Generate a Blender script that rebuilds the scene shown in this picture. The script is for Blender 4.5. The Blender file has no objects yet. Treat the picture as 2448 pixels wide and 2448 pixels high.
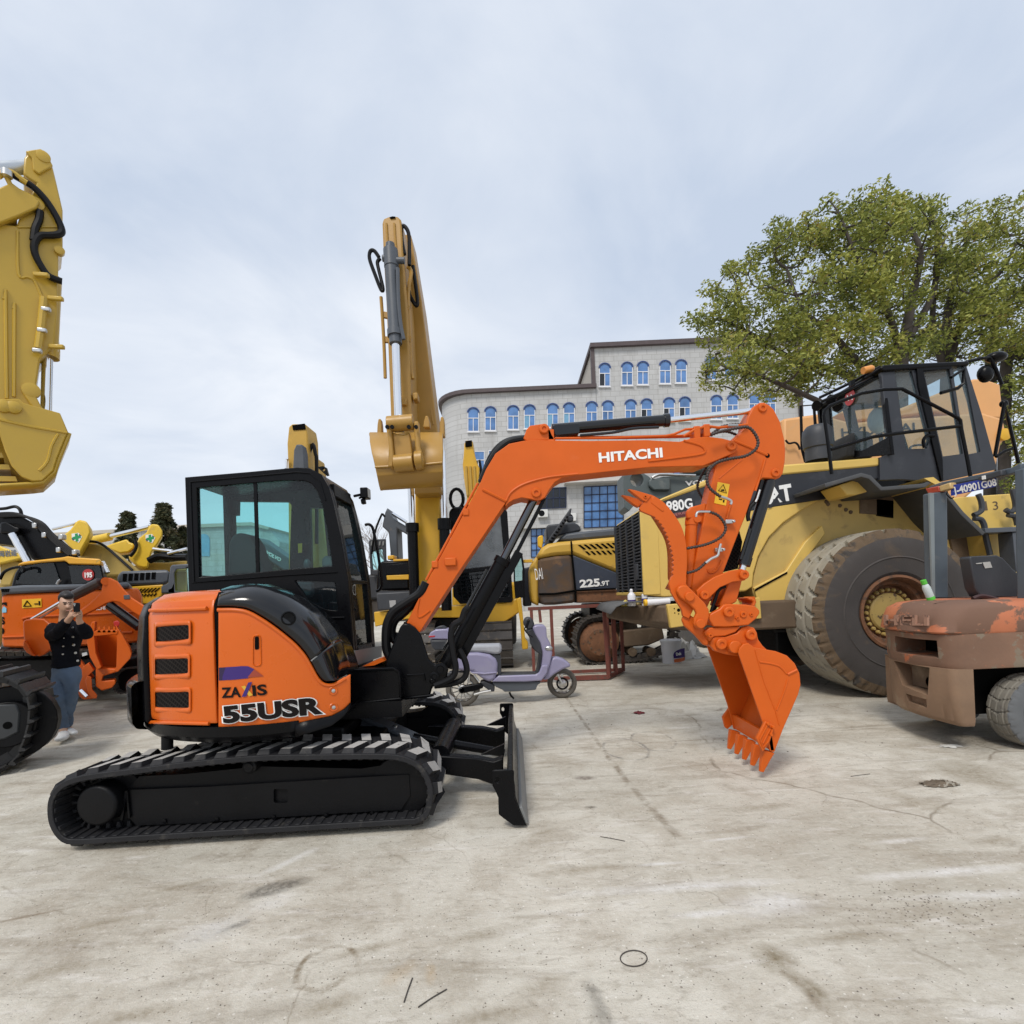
import bpy, math, random
from mathutils import Vector, Matrix
from mathutils.geometry import tessellate_polygon
random.seed(7)
V = Vector
R = math.radians
pi = math.pi
S = bpy.context.scene
COL = S.collection
# ---------------------------------------------------------------- camera model (survey of the yard)
FL, HC, CX, CY, ROLL = 1200.0, 1.5, 1224.0, 1420.0, 0.045
cr, sr = math.cos(ROLL), math.sin(ROLL)

def uv(x, y):
    dx, dy = x - CX, y - CY
    return (dx * cr - dy * sr) / FL, (dx * sr + dy * cr) / FL

def P(x, y, Y):
    u, v = uv(x, y)
    return V((u * Y, Y, HC - v * Y))

def PLN(p0, n):                       # mapper: survey ray onto a plane
    p0 = V(p0); n = V(n)
    def f(x, y):
        u, v = uv(x, y)
        d = V((u, 1, -v)); o = V((0, 0, HC))
        return o + d * ((p0 - o).dot(n) / d.dot(n))
    return f

GND = PLN((0, 0, 0), (0, 0, 1))

def YP(Y):
    return lambda x, y: P(x, y, Y)

def CYL(cx, cy, r):                   # mapper: survey ray onto an upright cylinder (near side)
    def f(x, y):
        u, v = uv(x, y)
        a = u * u + 1; b = -2 * (u * cx + cy); c = cx * cx + cy * cy - r * r
        D = b * b - 4 * a * c
        t = (-b - math.sqrt(D)) / (2 * a) if D > 0 else -b / (2 * a)
        return V((u * t, t, HC - v * t))
    return f

def Z(x0, y0, s, pts):                # local survey patch -> plate coordinates
    return [(x0 + x * s, y0 + y * s) for x, y in pts]

def mp(at):
    return at if callable(at) else YP(at)

def spline(pts, n=6, closed=False):
    pts = [V(p) for p in pts]; out = []; N = len(pts)
    rng = range(N if closed else N - 1)
    for i in rng:
        if closed: p0, p1, p2, p3 = pts[i - 1], pts[i], pts[(i + 1) % N], pts[(i + 2) % N]
        else: p0, p1, p2, p3 = pts[max(i - 1, 0)], pts[i], pts[i + 1], pts[min(i + 2, N - 1)]
        for k in range(n):
            t = k / n
            out.append(0.5 * ((2 * p1) + (p2 - p0) * t + (2 * p0 - 5 * p1 + 4 * p2 - p3) * t * t + (3 * p1 - p0 - 3 * p2 + p3) * t ** 3))
    if not closed: out.append(pts[-1])
    return out

def sp2(pts, n=5, closed=False):
    return [(p.x, p.y) for p in spline([(x, y, 0) for x, y in pts], n, closed)]

# ---------------------------------------------------------------- mesh builder
class M:
    def __init__(s):
        s.v = []; s.f = []; s.mi = []; s.m = 0
    def add(s, vs, fs):
        b = len(s.v); s.v += [V(p) for p in vs]
        s.f += [tuple(b + i for i in f) for f in fs]; s.mi += [s.m] * len(fs)
        return s
    def prism3(s, loop, vec, holes=()):
        vec = V(vec); loops = [[V(p) for p in loop]] + [[V(p) for p in h] for h in holes]
        flat = [p for l in loops for p in l]; n = len(flat)
        fs = []
        if len(loops) == 1:
            fs += [tuple(range(n)), tuple(range(2 * n - 1, n - 1, -1))]
        else:
            for t in tessellate_polygon(loops):
                fs += [tuple(t), tuple(i + n for i in reversed(t))]
        b = 0
        for l in loops:
            k = len(l)
            for i in range(k):
                j = (i + 1) % k
                fs.append((b + j, b + i, b + i + n, b + j + n))
            b += k
        return s.add(flat + [p + vec for p in flat], fs)
    def prism(s, pts, at, th, holes=(), dr=(0, 1, 0)):
        f = mp(at)
        return s.prism3([f(*p) for p in pts], V(dr).normalized() * th, [[f(*p) for p in h] for h in holes])
    def box(s, x0, x1, y0, y1, z0, z1):
        return s.prism3([(x0, y0, z0), (x1, y0, z0), (x1, y0, z1), (x0, y0, z1)], (0, y1 - y0, 0))
    def bar(s, p, q, w, h=None, up=(0, 0, 1)):
        h = h or w; p = V(p); q = V(q); d = (q - p).normalized(); up = V(up)
        if abs(d.dot(up)) > .98: up = V((1, 0, 0))
        a = d.cross(up).normalized() * w / 2; b = a.cross(d).normalized() * h / 2
        return s.prism3([p - a - b, p + a - b, p + a + b, p - a + b], q - p)
    def tube(s, path, r, n=8, closed=False, cap=True):
        path = [V(p) for p in path]; N = len(path)
        rs = r if isinstance(r, (list, tuple)) else [r] * N
        T = []
        for i in range(N):
            a = path[i - 1] if (i > 0 or closed) else path[0]
            b = path[(i + 1) % N] if (i < N - 1 or closed) else path[-1]
            T.append((b - a).normalized() if (b - a).length > 1e-9 else V((0, 0, 1)))
        t0 = T[0]; u = t0.orthogonal().normalized(); vs = []
        for i in range(N):
            u = (u - T[i] * u.dot(T[i])).normalized(); w = T[i].cross(u)
            for k in range(n):
                a = 2 * pi * k / n
                vs.append(path[i] + (u * math.cos(a) + w * math.sin(a)) * rs[i])
        fs = []
        for i in range(N if closed else N - 1):
            j = (i + 1) % N
            for k in range(n):
                l = (k + 1) % n
                fs.append((i * n + k, i * n + l, j * n + l, j * n + k))
        if cap and not closed:
            fs += [tuple(range(n - 1, -1, -1)), tuple((N - 1) * n + k for k in range(n))]
        return s.add(vs, fs)
    def cyl(s, p, q, r, n=20, r2=None):
        return s.tube([p, q], [r, r if r2 is None else r2], n)
    def lathe(s, prof, org, axis, n=32, cap=True):
        axis = V(axis).normalized(); u = axis.orthogonal().normalized(); w = axis.cross(u); org = V(org)
        vs = [org + axis * h + (u * math.cos(2 * pi * k / n) + w * math.sin(2 * pi * k / n)) * r for r, h in prof for k in range(n)]
        fs = []
        for i in range(len(prof) - 1):
            for k in range(n):
                l = (k + 1) % n
                fs.append((i * n + k, i * n + l, (i + 1) * n + l, (i + 1) * n + k))
        if cap:
            fs += [tuple(range(n - 1, -1, -1)), tuple((len(prof) - 1) * n + k for k in range(n))]
        return s.add(vs, fs)
    def sphere(s, c, r, n=14, m=8):
        c = V(c); rx, ry, rz = r if isinstance(r, (tuple, list)) else (r, r, r)
        vs = [c + V((rx * math.cos(2 * pi * k / n) * math.sin(pi * (i + .0) / m), ry * math.sin(2 * pi * k / n) * math.sin(pi * i / m), rz * math.cos(pi * i / m))) for i in range(1, m) for k in range(n)]
        fs = [(i * n + k, i * n + (k + 1) % n, (i + 1) * n + (k + 1) % n, (i + 1) * n + k) for i in range(m - 2) for k in range(n)]
        t = len(vs); vs += [c + V((0, 0, rz)), c - V((0, 0, rz))]
        fs += [(t, (k + 1) % n, k) for k in range(n)] + [(t + 1, (m - 2) * n + k, (m - 2) * n + (k + 1) % n) for k in range(n)]
        return s.add(vs, fs)
    def loft(s, rings, closed=True, cap=True):
        n = len(rings[0]); fs = []
        for i in range(len(rings) - 1):
            for k in range(n if closed else n - 1):
                l = (k + 1) % n
                fs.append((i * n + k, i * n + l, (i + 1) * n + l, (i + 1) * n + k))
        if cap and closed:
            fs += [tuple(range(n - 1, -1, -1)), tuple((len(rings) - 1) * n + k for k in range(n))]
        return s.add([p for r in rings for p in r], fs)
    def quad(s, a, b, c, d):
        return s.add([a, b, c, d], [(0, 1, 2, 3)])

def fixn(me):
    import bmesh
    bm = bmesh.new(); bm.from_mesh(me)
    bmesh.ops.recalc_face_normals(bm, faces=bm.faces[:])
    bm.to_mesh(me); bm.free()

ROOTLOC = {}
def build(mb, name, mat, parent=None, bevel=0, smooth=35, solid=0, fix=True, loc=None, seg=2, label=None):
    """link a builder as ONE mesh object; coordinates are world, stored relative to the thing's base"""
    me = bpy.data.meshes.new(name)
    base = V(ROOTLOC[parent.name]) if parent is not None else (V(loc) if loc is not None else V((0, 0, 0)))
    me.from_pydata([tuple(p - base) for p in mb.v], [], mb.f)
    for m_ in (mat if isinstance(mat, (list, tuple)) else [mat]): me.materials.append(m_)
    if any(mb.mi): me.polygons.foreach_set('material_index', mb.mi)
    if fix: fixn(me)
    me.update()
    if smooth:
        me.shade_smooth(); me.set_sharp_from_angle(angle=R(smooth))
    o = bpy.data.objects.new(name, me); COL.objects.link(o)
    if solid:
        d = o.modifiers.new('solid', 'SOLIDIFY'); d.thickness = abs(solid); d.offset = -1 if solid > 0 else 1
    if bevel:
        d = o.modifiers.new('bevel', 'BEVEL'); d.width = bevel; d.segments = seg; d.limit_method = 'ANGLE'; d.angle_limit = R(38); d.use_clamp_overlap = True
    if parent is not None:
        o.parent = parent; ROOTLOC[o.name] = tuple(base)
    else:
        o.location = base; ROOTLOC[o.name] = tuple(base)
    if label: o['label'] = label
    return o

def tag(o, label, cat, group=None, kind=None):
    if label: o['label'] = label
    if cat: o['category'] = cat
    if group: o['group'] = group
    if kind: o['kind'] = kind
    return o

def thing(name, label, cat, loc, group=None):
    o = bpy.data.objects.new(name, None); COL.objects.link(o); o.empty_display_size = .3
    o.location = loc; ROOTLOC[o.name] = tuple(loc)
    return tag(o, label, cat, group)

def struct(mb, name, mat, **k):
    o = build(mb, name, mat, **k); o['kind'] = 'structure'; return o

def copy_tree(o, parent=None, off=None):
    c = o.copy(); COL.objects.link(c); c.parent = parent
    ROOTLOC[c.name] = ROOTLOC.get(o.name, (0, 0, 0))
    if off is not None:
        c.location = V(o.location) + V(off)
        ROOTLOC[c.name] = tuple(V(ROOTLOC[c.name]) + V(off)) if parent is None else ROOTLOC[c.name]
    for ch in list(o.children): copy_tree(ch, c)
    return c

def cut(o, cutters):
    """bake boolean cuts of builder shapes into o"""
    tmp = []
    for cb in cutters:
        me = bpy.data.meshes.new('cutter'); b = V(ROOTLOC[o.name]); me.from_pydata([tuple(p - b) for p in cb.v], [], cb.f); fixn(me)
        c = bpy.data.objects.new('cutter', me); COL.objects.link(c); c.location = b; tmp.append(c)
        d = o.modifiers.new('cut', 'BOOLEAN'); d.object = c; d.operation = 'DIFFERENCE'; d.solver = 'EXACT'
    par = o.parent; bpy.context.view_layer.update()
    dg = bpy.context.evaluated_depsgraph_get()
    # cutters sit in world space; make the object's world transform match
    me2 = bpy.data.meshes.new_from_object(o.evaluated_get(dg))
    o.modifiers.clear(); o.data = me2
    for c in tmp: bpy.data.objects.remove(c)
    me2.shade_smooth(); me2.set_sharp_from_angle(angle=R(35))
    return o

# ---------------------------------------------------------------- lettering
def glyphs(s, bold=0.0, shear=0.0):
    cu = bpy.data.curves.new('lettering', 'FONT'); cu.body = s; cu.size = 1; cu.offset = bold; cu.shear = shear; cu.resolution_u = 4
    o = bpy.data.objects.new('lettering', cu); COL.objects.link(o)
    bpy.context.view_layer.update()
    me = o.evaluated_get(bpy.context.evaluated_depsgraph_get()).to_mesh()
    vs = [(v.co.x, v.co.y) for v in me.vertices]; fs = [tuple(p.vertices) for p in me.polygons]
    bpy.data.objects.remove(o); bpy.data.curves.remove(cu)
    return vs, fs

def lettering(mb, s, pl, pr, h, at, bold=0.02, shear=0, lift=.004, ext=None, xpad=None):
    """letters on a surface: baseline pl->pr, cap height h (survey units); returns extents for a second, bolder pass"""
    vs, fs = glyphs(s, bold, shear); f = mp(at)
    if ext is None:
        xs = [a for a, b in vs]; ext = (min(xs), max(xs), max(b for a, b in vs if True))
        if xpad: ext = xpad
    x0, x1, yt = ext; pl = V((*pl, 0)); pr = V((*pr, 0))
    d = pr - pl; up = V((d.y, -d.x, 0)).normalized() * h
    out = []
    for a, b in vs:
        q = pl + d * ((a - x0) / (x1 - x0)) + up * (b / yt)
        p = f(q.x, q.y); to = (V((0, 0, HC)) - p).normalized()
        out.append(p + to * lift)
    mb.add(out, fs)
    return ext
# ---------------------------------------------------------------- materials
MATS = {}
def nt(name):
    m = bpy.data.materials.new(name); m.use_nodes = True; n = m.node_tree; n.nodes.clear()
    return m, n
def N(n, t, **k):
    x = n.nodes.new(t)
    for a, b in k.items():
        if a in x.inputs: x.inputs[a].default_value = b
        else: setattr(x, a, b)
    return x
def L(n, a, b): n.links.new(a, b)
def rgb(c): return (c[0], c[1], c[2], 1)
def noise(n, co, scale, detail=4, rough=.55, dist=0):
    x = N(n, 'ShaderNodeTexNoise'); x.inputs['Scale'].default_value = scale; x.inputs['Detail'].default_value = detail
    x.inputs['Roughness'].default_value = rough; x.inputs['Distortion'].default_value = dist
    L(n, co, x.inputs['Vector']); return x.outputs['Fac']
def ramp(n, fac, a, b, c0=(0, 0, 0), c1=(1, 1, 1)):
    x = N(n, 'ShaderNodeValToRGB'); x.color_ramp.elements[0].position = a; x.color_ramp.elements[1].position = b
    x.color_ramp.elements[0].color = rgb(c0); x.color_ramp.elements[1].color = rgb(c1); L(n, fac, x.inputs[0]); return x.outputs[0]
def mix(n, fac, a, b, mode='MIX'):
    x = N(n, 'ShaderNodeMix', data_type='RGBA', blend_type=mode)
    for s, i in ((fac, 0), (a, 6), (b, 7)):
        if isinstance(s, (int, float)): x.inputs[i].default_value = s
        elif isinstance(s, tuple): x.inputs[i].default_value = rgb(s)
        else: L(n, s, x.inputs[i])
    return x.outputs[2]
def mth(n, op, a, b=None, c=None, clamp=False):
    x = N(n, 'ShaderNodeMath', operation=op, use_clamp=clamp)
    for i, s in enumerate((a, b, c)):
        if s is None: continue
        if isinstance(s, (int, float)): x.inputs[i].default_value = s
        else: L(n, s, x.inputs[i])
    return x.outputs[0]

def mat(name, col, rough=.5, metal=0, var=.12, scale=3, bump=.0, bscale=60, wear=None, amt=.6, wscale=6, coat=0, spec=.5, rvar=.12, wear2=None, amt2=.62, soft=.04):
    """procedural painted / worn surface: tone drift, patches of wear with their own shape, fine bump"""
    if name in MATS: return MATS[name]
    m, n = nt(name); MATS[name] = m
    tc = N(n, 'ShaderNodeTexCoord').outputs['Object']
    out = N(n, 'ShaderNodeOutputMaterial'); b = N(n, 'ShaderNodeBsdfPrincipled')
    L(n, b.outputs[0], out.inputs[0])
    f = noise(n, tc, scale, 5)
    c = mix(n, f, tuple(x * (1 - var * 1.6) for x in col), tuple(min(1, x * (1 + var * 1.6)) for x in col))
    rf = mth(n, 'MULTIPLY_ADD', noise(n, tc, scale * 4, 3), rvar * 2, rough - rvar)
    if wear:
        w = ramp(n, noise(n, tc, wscale, 8, .62, .4), amt, amt + soft)
        c = mix(n, w, c, wear); rf = mth(n, 'MAXIMUM', rf, mth(n, 'MULTIPLY', w, .8))
    if wear2:
        w = ramp(n, noise(n, tc, wscale * 2.7, 6, .6, .2), amt2, amt2 + soft)
        c = mix(n, w, c, wear2)
    L(n, c, b.inputs['Base Color']); L(n, rf, b.inputs['Roughness'])
    b.inputs['Metallic'].default_value = metal; b.inputs['Specular IOR Level'].default_value = spec
    if coat: b.inputs['Coat Weight'].default_value = coat; b.inputs['Coat Roughness'].default_value = .06
    if bump:
        bp = N(n, 'ShaderNodeBump'); bp.inputs['Strength'].default_value = bump; bp.inputs['Distance'].default_value = .01
        L(n, noise(n, tc, bscale, 5), bp.inputs['Height']); L(n, bp.outputs[0], b.inputs['Normal'])
    return m

def glass(name, tint, refl=.9, rough=.02, dens=.0, dcol=(.05, .06, .07)):
    if name in MATS: return MATS[name]
    m, n = nt(name); MATS[name] = m
    out = N(n, 'ShaderNodeOutputMaterial'); t = N(n, 'ShaderNodeBsdfTransparent'); g = N(n, 'ShaderNodeBsdfGlossy')
    t.inputs[0].default_value = rgb(tint); g.inputs['Roughness'].default_value = rough; g.inputs[0].default_value = (refl, refl, refl, 1)
    fr = N(n, 'ShaderNodeFresnel'); fr.inputs['IOR'].default_value = 1.5
    tc = N(n, 'ShaderNodeTexCoord').outputs['Object']
    mx = N(n, 'ShaderNodeMixShader'); L(n, mth(n, 'MULTIPLY', fr.outputs[0], mth(n, 'SUBTRACT', 1.0, N(n, 'ShaderNodeNewGeometry').outputs['Backfacing'])), mx.inputs[0]); L(n, t.outputs[0], mx.inputs[1]); L(n, g.outputs[0], mx.inputs[2])
    last = mx.outputs[0]
    if dens:
        d = N(n, 'ShaderNodeBsdfDiffuse'); d.inputs[0].default_value = rgb(dcol)
        m2 = N(n, 'ShaderNodeMixShader'); L(n, mth(n, 'MULTIPLY', noise(n, tc, 3, 5), dens * 2, clamp=True), m2.inputs[0])
        L(n, last, m2.inputs[1]); L(n, d.outputs[0], m2.inputs[2]); last = m2.outputs[0]
    L(n, last, out.inputs[0]); return m

ORANGE = (.63, .118, .010)
M_or = mat('orange_paint', ORANGE, .30, var=.05, scale=2, bump=.015, bscale=8, coat=.12, spec=.32, wear=(.70, .13, .022), amt=.66, wscale=3, soft=.1)
M_or2 = mat('orange_satin_paint', (.60, .106, .009), .42, spec=.28, rvar=.18, var=.09, scale=3, bump=.06, bscale=40, wear=(.62, .12, .02), amt=.64, wscale=5, soft=.12)
M_blk = mat('black_gloss_paint', (.006, .0065, .008), .16, var=.2, coat=.25, spec=.4, bump=.02, bscale=12)
M_bk2 = mat('black_satin_paint', (.0032, .0033, .0042), .30, spec=.16, var=.25, scale=6, bump=.08, bscale=50, wear=(.022, .021, .019), amt=.66, wscale=9, soft=.1)
M_bk3 = mat('black_matt_steel', (.0048, .0049, .0058), .45, spec=.18, var=.25, scale=6, bump=.12, bscale=60, wear=(.03, .028, .025), amt=.62, wscale=7, soft=.14)
M_rub = mat('track_rubber', (.017, .017, .019), .6, spec=.25, var=.25, scale=8, bump=.2, bscale=50, wear=(.06, .056, .05), amt=.58, wscale=12, soft=.16)
M_rubsky = mat('worn_sky_sheen_rubber', (.41, .395, .37), .72, var=.16, scale=14, bump=.15, bscale=70, wear=(.12, .115, .105), amt=.58, wscale=16, soft=.12)  # lug tops: sky sheen painted as a pale base, worn patches over it
M_chr = mat('chrome_rod', (.82, .83, .85), .10, metal=1, var=.03)
M_gal = mat('galvanised_fitting', (.55, .55, .54), .34, metal=1, var=.1, scale=30)
M_hose = mat('corrugated_hose', (.035, .022, .018), .5, var=.3, scale=30)
M_hos2 = mat('smooth_black_hose', (.006, .006, .007), .42, var=.2, spec=.2)
M_cab = glass('cab_glass', (.72, .92, .92), .85, dens=.02, dcol=(.25, .27, .28))
M_cabd = glass('dark_cab_glass', (.42, .50, .54), .9, dens=.10, dcol=(.05, .06, .07))
M_wht = mat('white_vinyl', (.82, .82, .80), .4, var=.03)
M_ink = mat('black_vinyl', (.007, .005, .005), .4, var=.1, spec=.15)
M_ylw = mat('yellow_sticker', (.80, .46, .02), .4, var=.06)
M_cat = mat('machine_yellow', (.60, .37, .045), .42, var=.08, scale=1.5, bump=.05, bscale=20, wear=(.50, .33, .09), amt=.60, wscale=2.5, soft=.15)
M_catd = mat('ochre_machine_paint', (.40, .222, .042), .40, var=.09, scale=2, bump=.05, bscale=25, wear=(.35, .21, .05), amt=.6, wscale=4, soft=.15)
M_catb = mat('bright_machine_yellow', (.64, .36, .022), .38, var=.07, scale=2, bump=.04, bscale=20, wear=(.52, .31, .05), amt=.62, wscale=3, soft=.12)
M_wl = mat('loader_yellow', (.66, .45, .11), .45, var=.08, scale=1.3, bump=.05, bscale=20, wear=(.50, .36, .12), amt=.58, wscale=2.2, soft=.2, wear2=(.22, .14, .07), amt2=.68)
M_wlb = mat('loader_black_band', (.018, .020, .026), .5, var=.3, scale=3, bump=.05, wear=(.055, .058, .066), amt=.56, wscale=3, soft=.2, wear2=(.3, .25, .15), amt2=.76)
M_brn = mat('dirty_brown_steel', (.115, .078, .048), .75, var=.25, scale=3, bump=.25, bscale=30, wear=(.20, .15, .10), amt=.55, wscale=4, soft=.2)
M_rst = mat('rusted_steel', (.17, .075, .035), .85, var=.35, scale=8, bump=.4, bscale=60, wear=(.07, .045, .03), amt=.52, wscale=10, soft=.15)
M_rsr = mat('oxide_red_steel', (.16, .045, .032), .75, var=.25, scale=6, bump=.2, wear=(.10, .06, .045), amt=.55, wscale=8, soft=.15)
M_gry = mat('grey_steel', (.20, .205, .20), .6, var=.15, scale=4, bump=.1)
M_dgr = mat('dark_grey_plastic', (.035, .038, .045), .5, var=.2, scale=4, bump=.08, wear=(.07, .07, .07), amt=.6, wscale=5, soft=.2)
M_slate = mat('slate_grey_paint', (.075, .085, .10), .42, var=.15, scale=3, bump=.05, wear=(.15, .13, .11), amt=.62, wscale=6, soft=.15)
M_seat = mat('charcoal_seat_fabric', (.022, .023, .025), .9, var=.2, scale=20, bump=.2, bscale=200)
M_hole = mat('dark_cavity', (.004, .004, .004), .9, spec=.05)

# ---------------------------------------------------------------- camera, world, sun
cam = bpy.data.cameras.new('camera'); co = bpy.data.objects.new('camera', cam); COL.objects.link(co)
cam.sensor_width = 36; cam.lens = 36 * FL / 2448; cam.clip_start = .05; cam.clip_end = 3000
cam.shift_y = (CY - 1224) / 2448
co.location = (0, 0, HC); co.rotation_euler = (pi / 2, 0, 0)
co.rotation_mode = 'QUATERNION'
from mathutils import Quaternion
co.rotation_quaternion = Quaternion((1, 0, 0), pi / 2) @ Quaternion((0, 0, 1), -ROLL)
# principal point stays on the horizon point: shift acts along the rolled sensor
co_shift = (CY - 1224)
S.camera = co

SUN_EL, SUN_AZ = R(52), R(205)          # high, behind the camera and a little to the left, veiled by cloud
w = bpy.data.worlds.new('World'); S.world = w; w.use_nodes = True
n = w.node_tree; n.nodes.clear()
sky = N(n, 'ShaderNodeTexSky', sky_type='NISHITA'); sky.sun_disc = False; sky.sun_elevation = SUN_EL; sky.sun_rotation = SUN_AZ
sky.air_density = 1.0; sky.dust_density = 2.0; sky.ozone_density = 1.5
tc = N(n, 'ShaderNodeTexCoord').outputs['Generated']
sep = N(n, 'ShaderNodeSeparateXYZ'); L(n, tc, sep.inputs[0])
# flat cloud layer: project the view direction on a ceiling so clouds flatten towards the horizon
zz = mth(n, 'ADD', mth(n, 'MAXIMUM', sep.outputs[2], 0.0), .16)
cb = N(n, 'ShaderNodeCombineXYZ')
L(n, mth(n, 'DIVIDE', sep.outputs[0], zz), cb.inputs[0]); L(n, mth(n, 'DIVIDE', sep.outputs[1], zz), cb.inputs[1])
c1 = noise(n, cb.outputs[0], 1.5, 8, .56, .5)
mpn = N(n, 'ShaderNodeMapping'); mpn.inputs['Location'].default_value = (3.1, 7.7, 1); mpn.inputs['Scale'].default_value = (.9, 1.6, 1); mpn.inputs['Rotation'].default_value = (0, 0, .5)
L(n, cb.outputs[0], mpn.inputs[0])
c2 = noise(n, mpn.outputs[0], .55, 5, .5, .2)
cl = mth(n, 'ADD', mth(n, 'MULTIPLY', c1, .45), mth(n, 'MULTIPLY', c2, .55))
up = ramp(n, cl, .40, .62, (4.75, 5.45, 6.6), (7.3, 7.65, 8.2))          # blue-grey cloud base to bright veil
hz = ramp(n, sep.outputs[2], .02, .34)
cloud = mix(n, hz, (7.2, 7.6, 8.2), up)
tot = mix(n, .92, sky.outputs[0], cloud)
bg = N(n, 'ShaderNodeBackground'); bg.inputs['Strength'].default_value = .116; L(n, tot, bg.inputs[0])
wo = N(n, 'ShaderNodeOutputWorld'); L(n, bg.outputs[0], wo.inputs[0])
sl = bpy.data.lights.new('sun', 'SUN'); sl.energy = 2.0; sl.angle = R(16); sl.color = (1, .95, .88)
so = bpy.data.objects.new('sun', sl); COL.objects.link(so)
dirv = V((math.sin(SUN_AZ) * math.cos(SUN_EL), math.cos(SUN_AZ) * math.cos(SUN_EL), math.sin(SUN_EL)))
so.rotation_euler = dirv.to_track_quat('Z', 'Y').to_euler(); so.location = (0, -5, 20)
S.view_settings.view_transform = 'Standard'; S.view_settings.look = 'None'; S.view_settings.exposure = 0.14; S.view_settings.gamma = 1.0
S.cycles.max_bounces = 6; S.cycles.transparent_max_bounces = 16; S.cycles.diffuse_bounces = 3; S.cycles.glossy_bounces = 3
S.cycles.use_denoising = True

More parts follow.
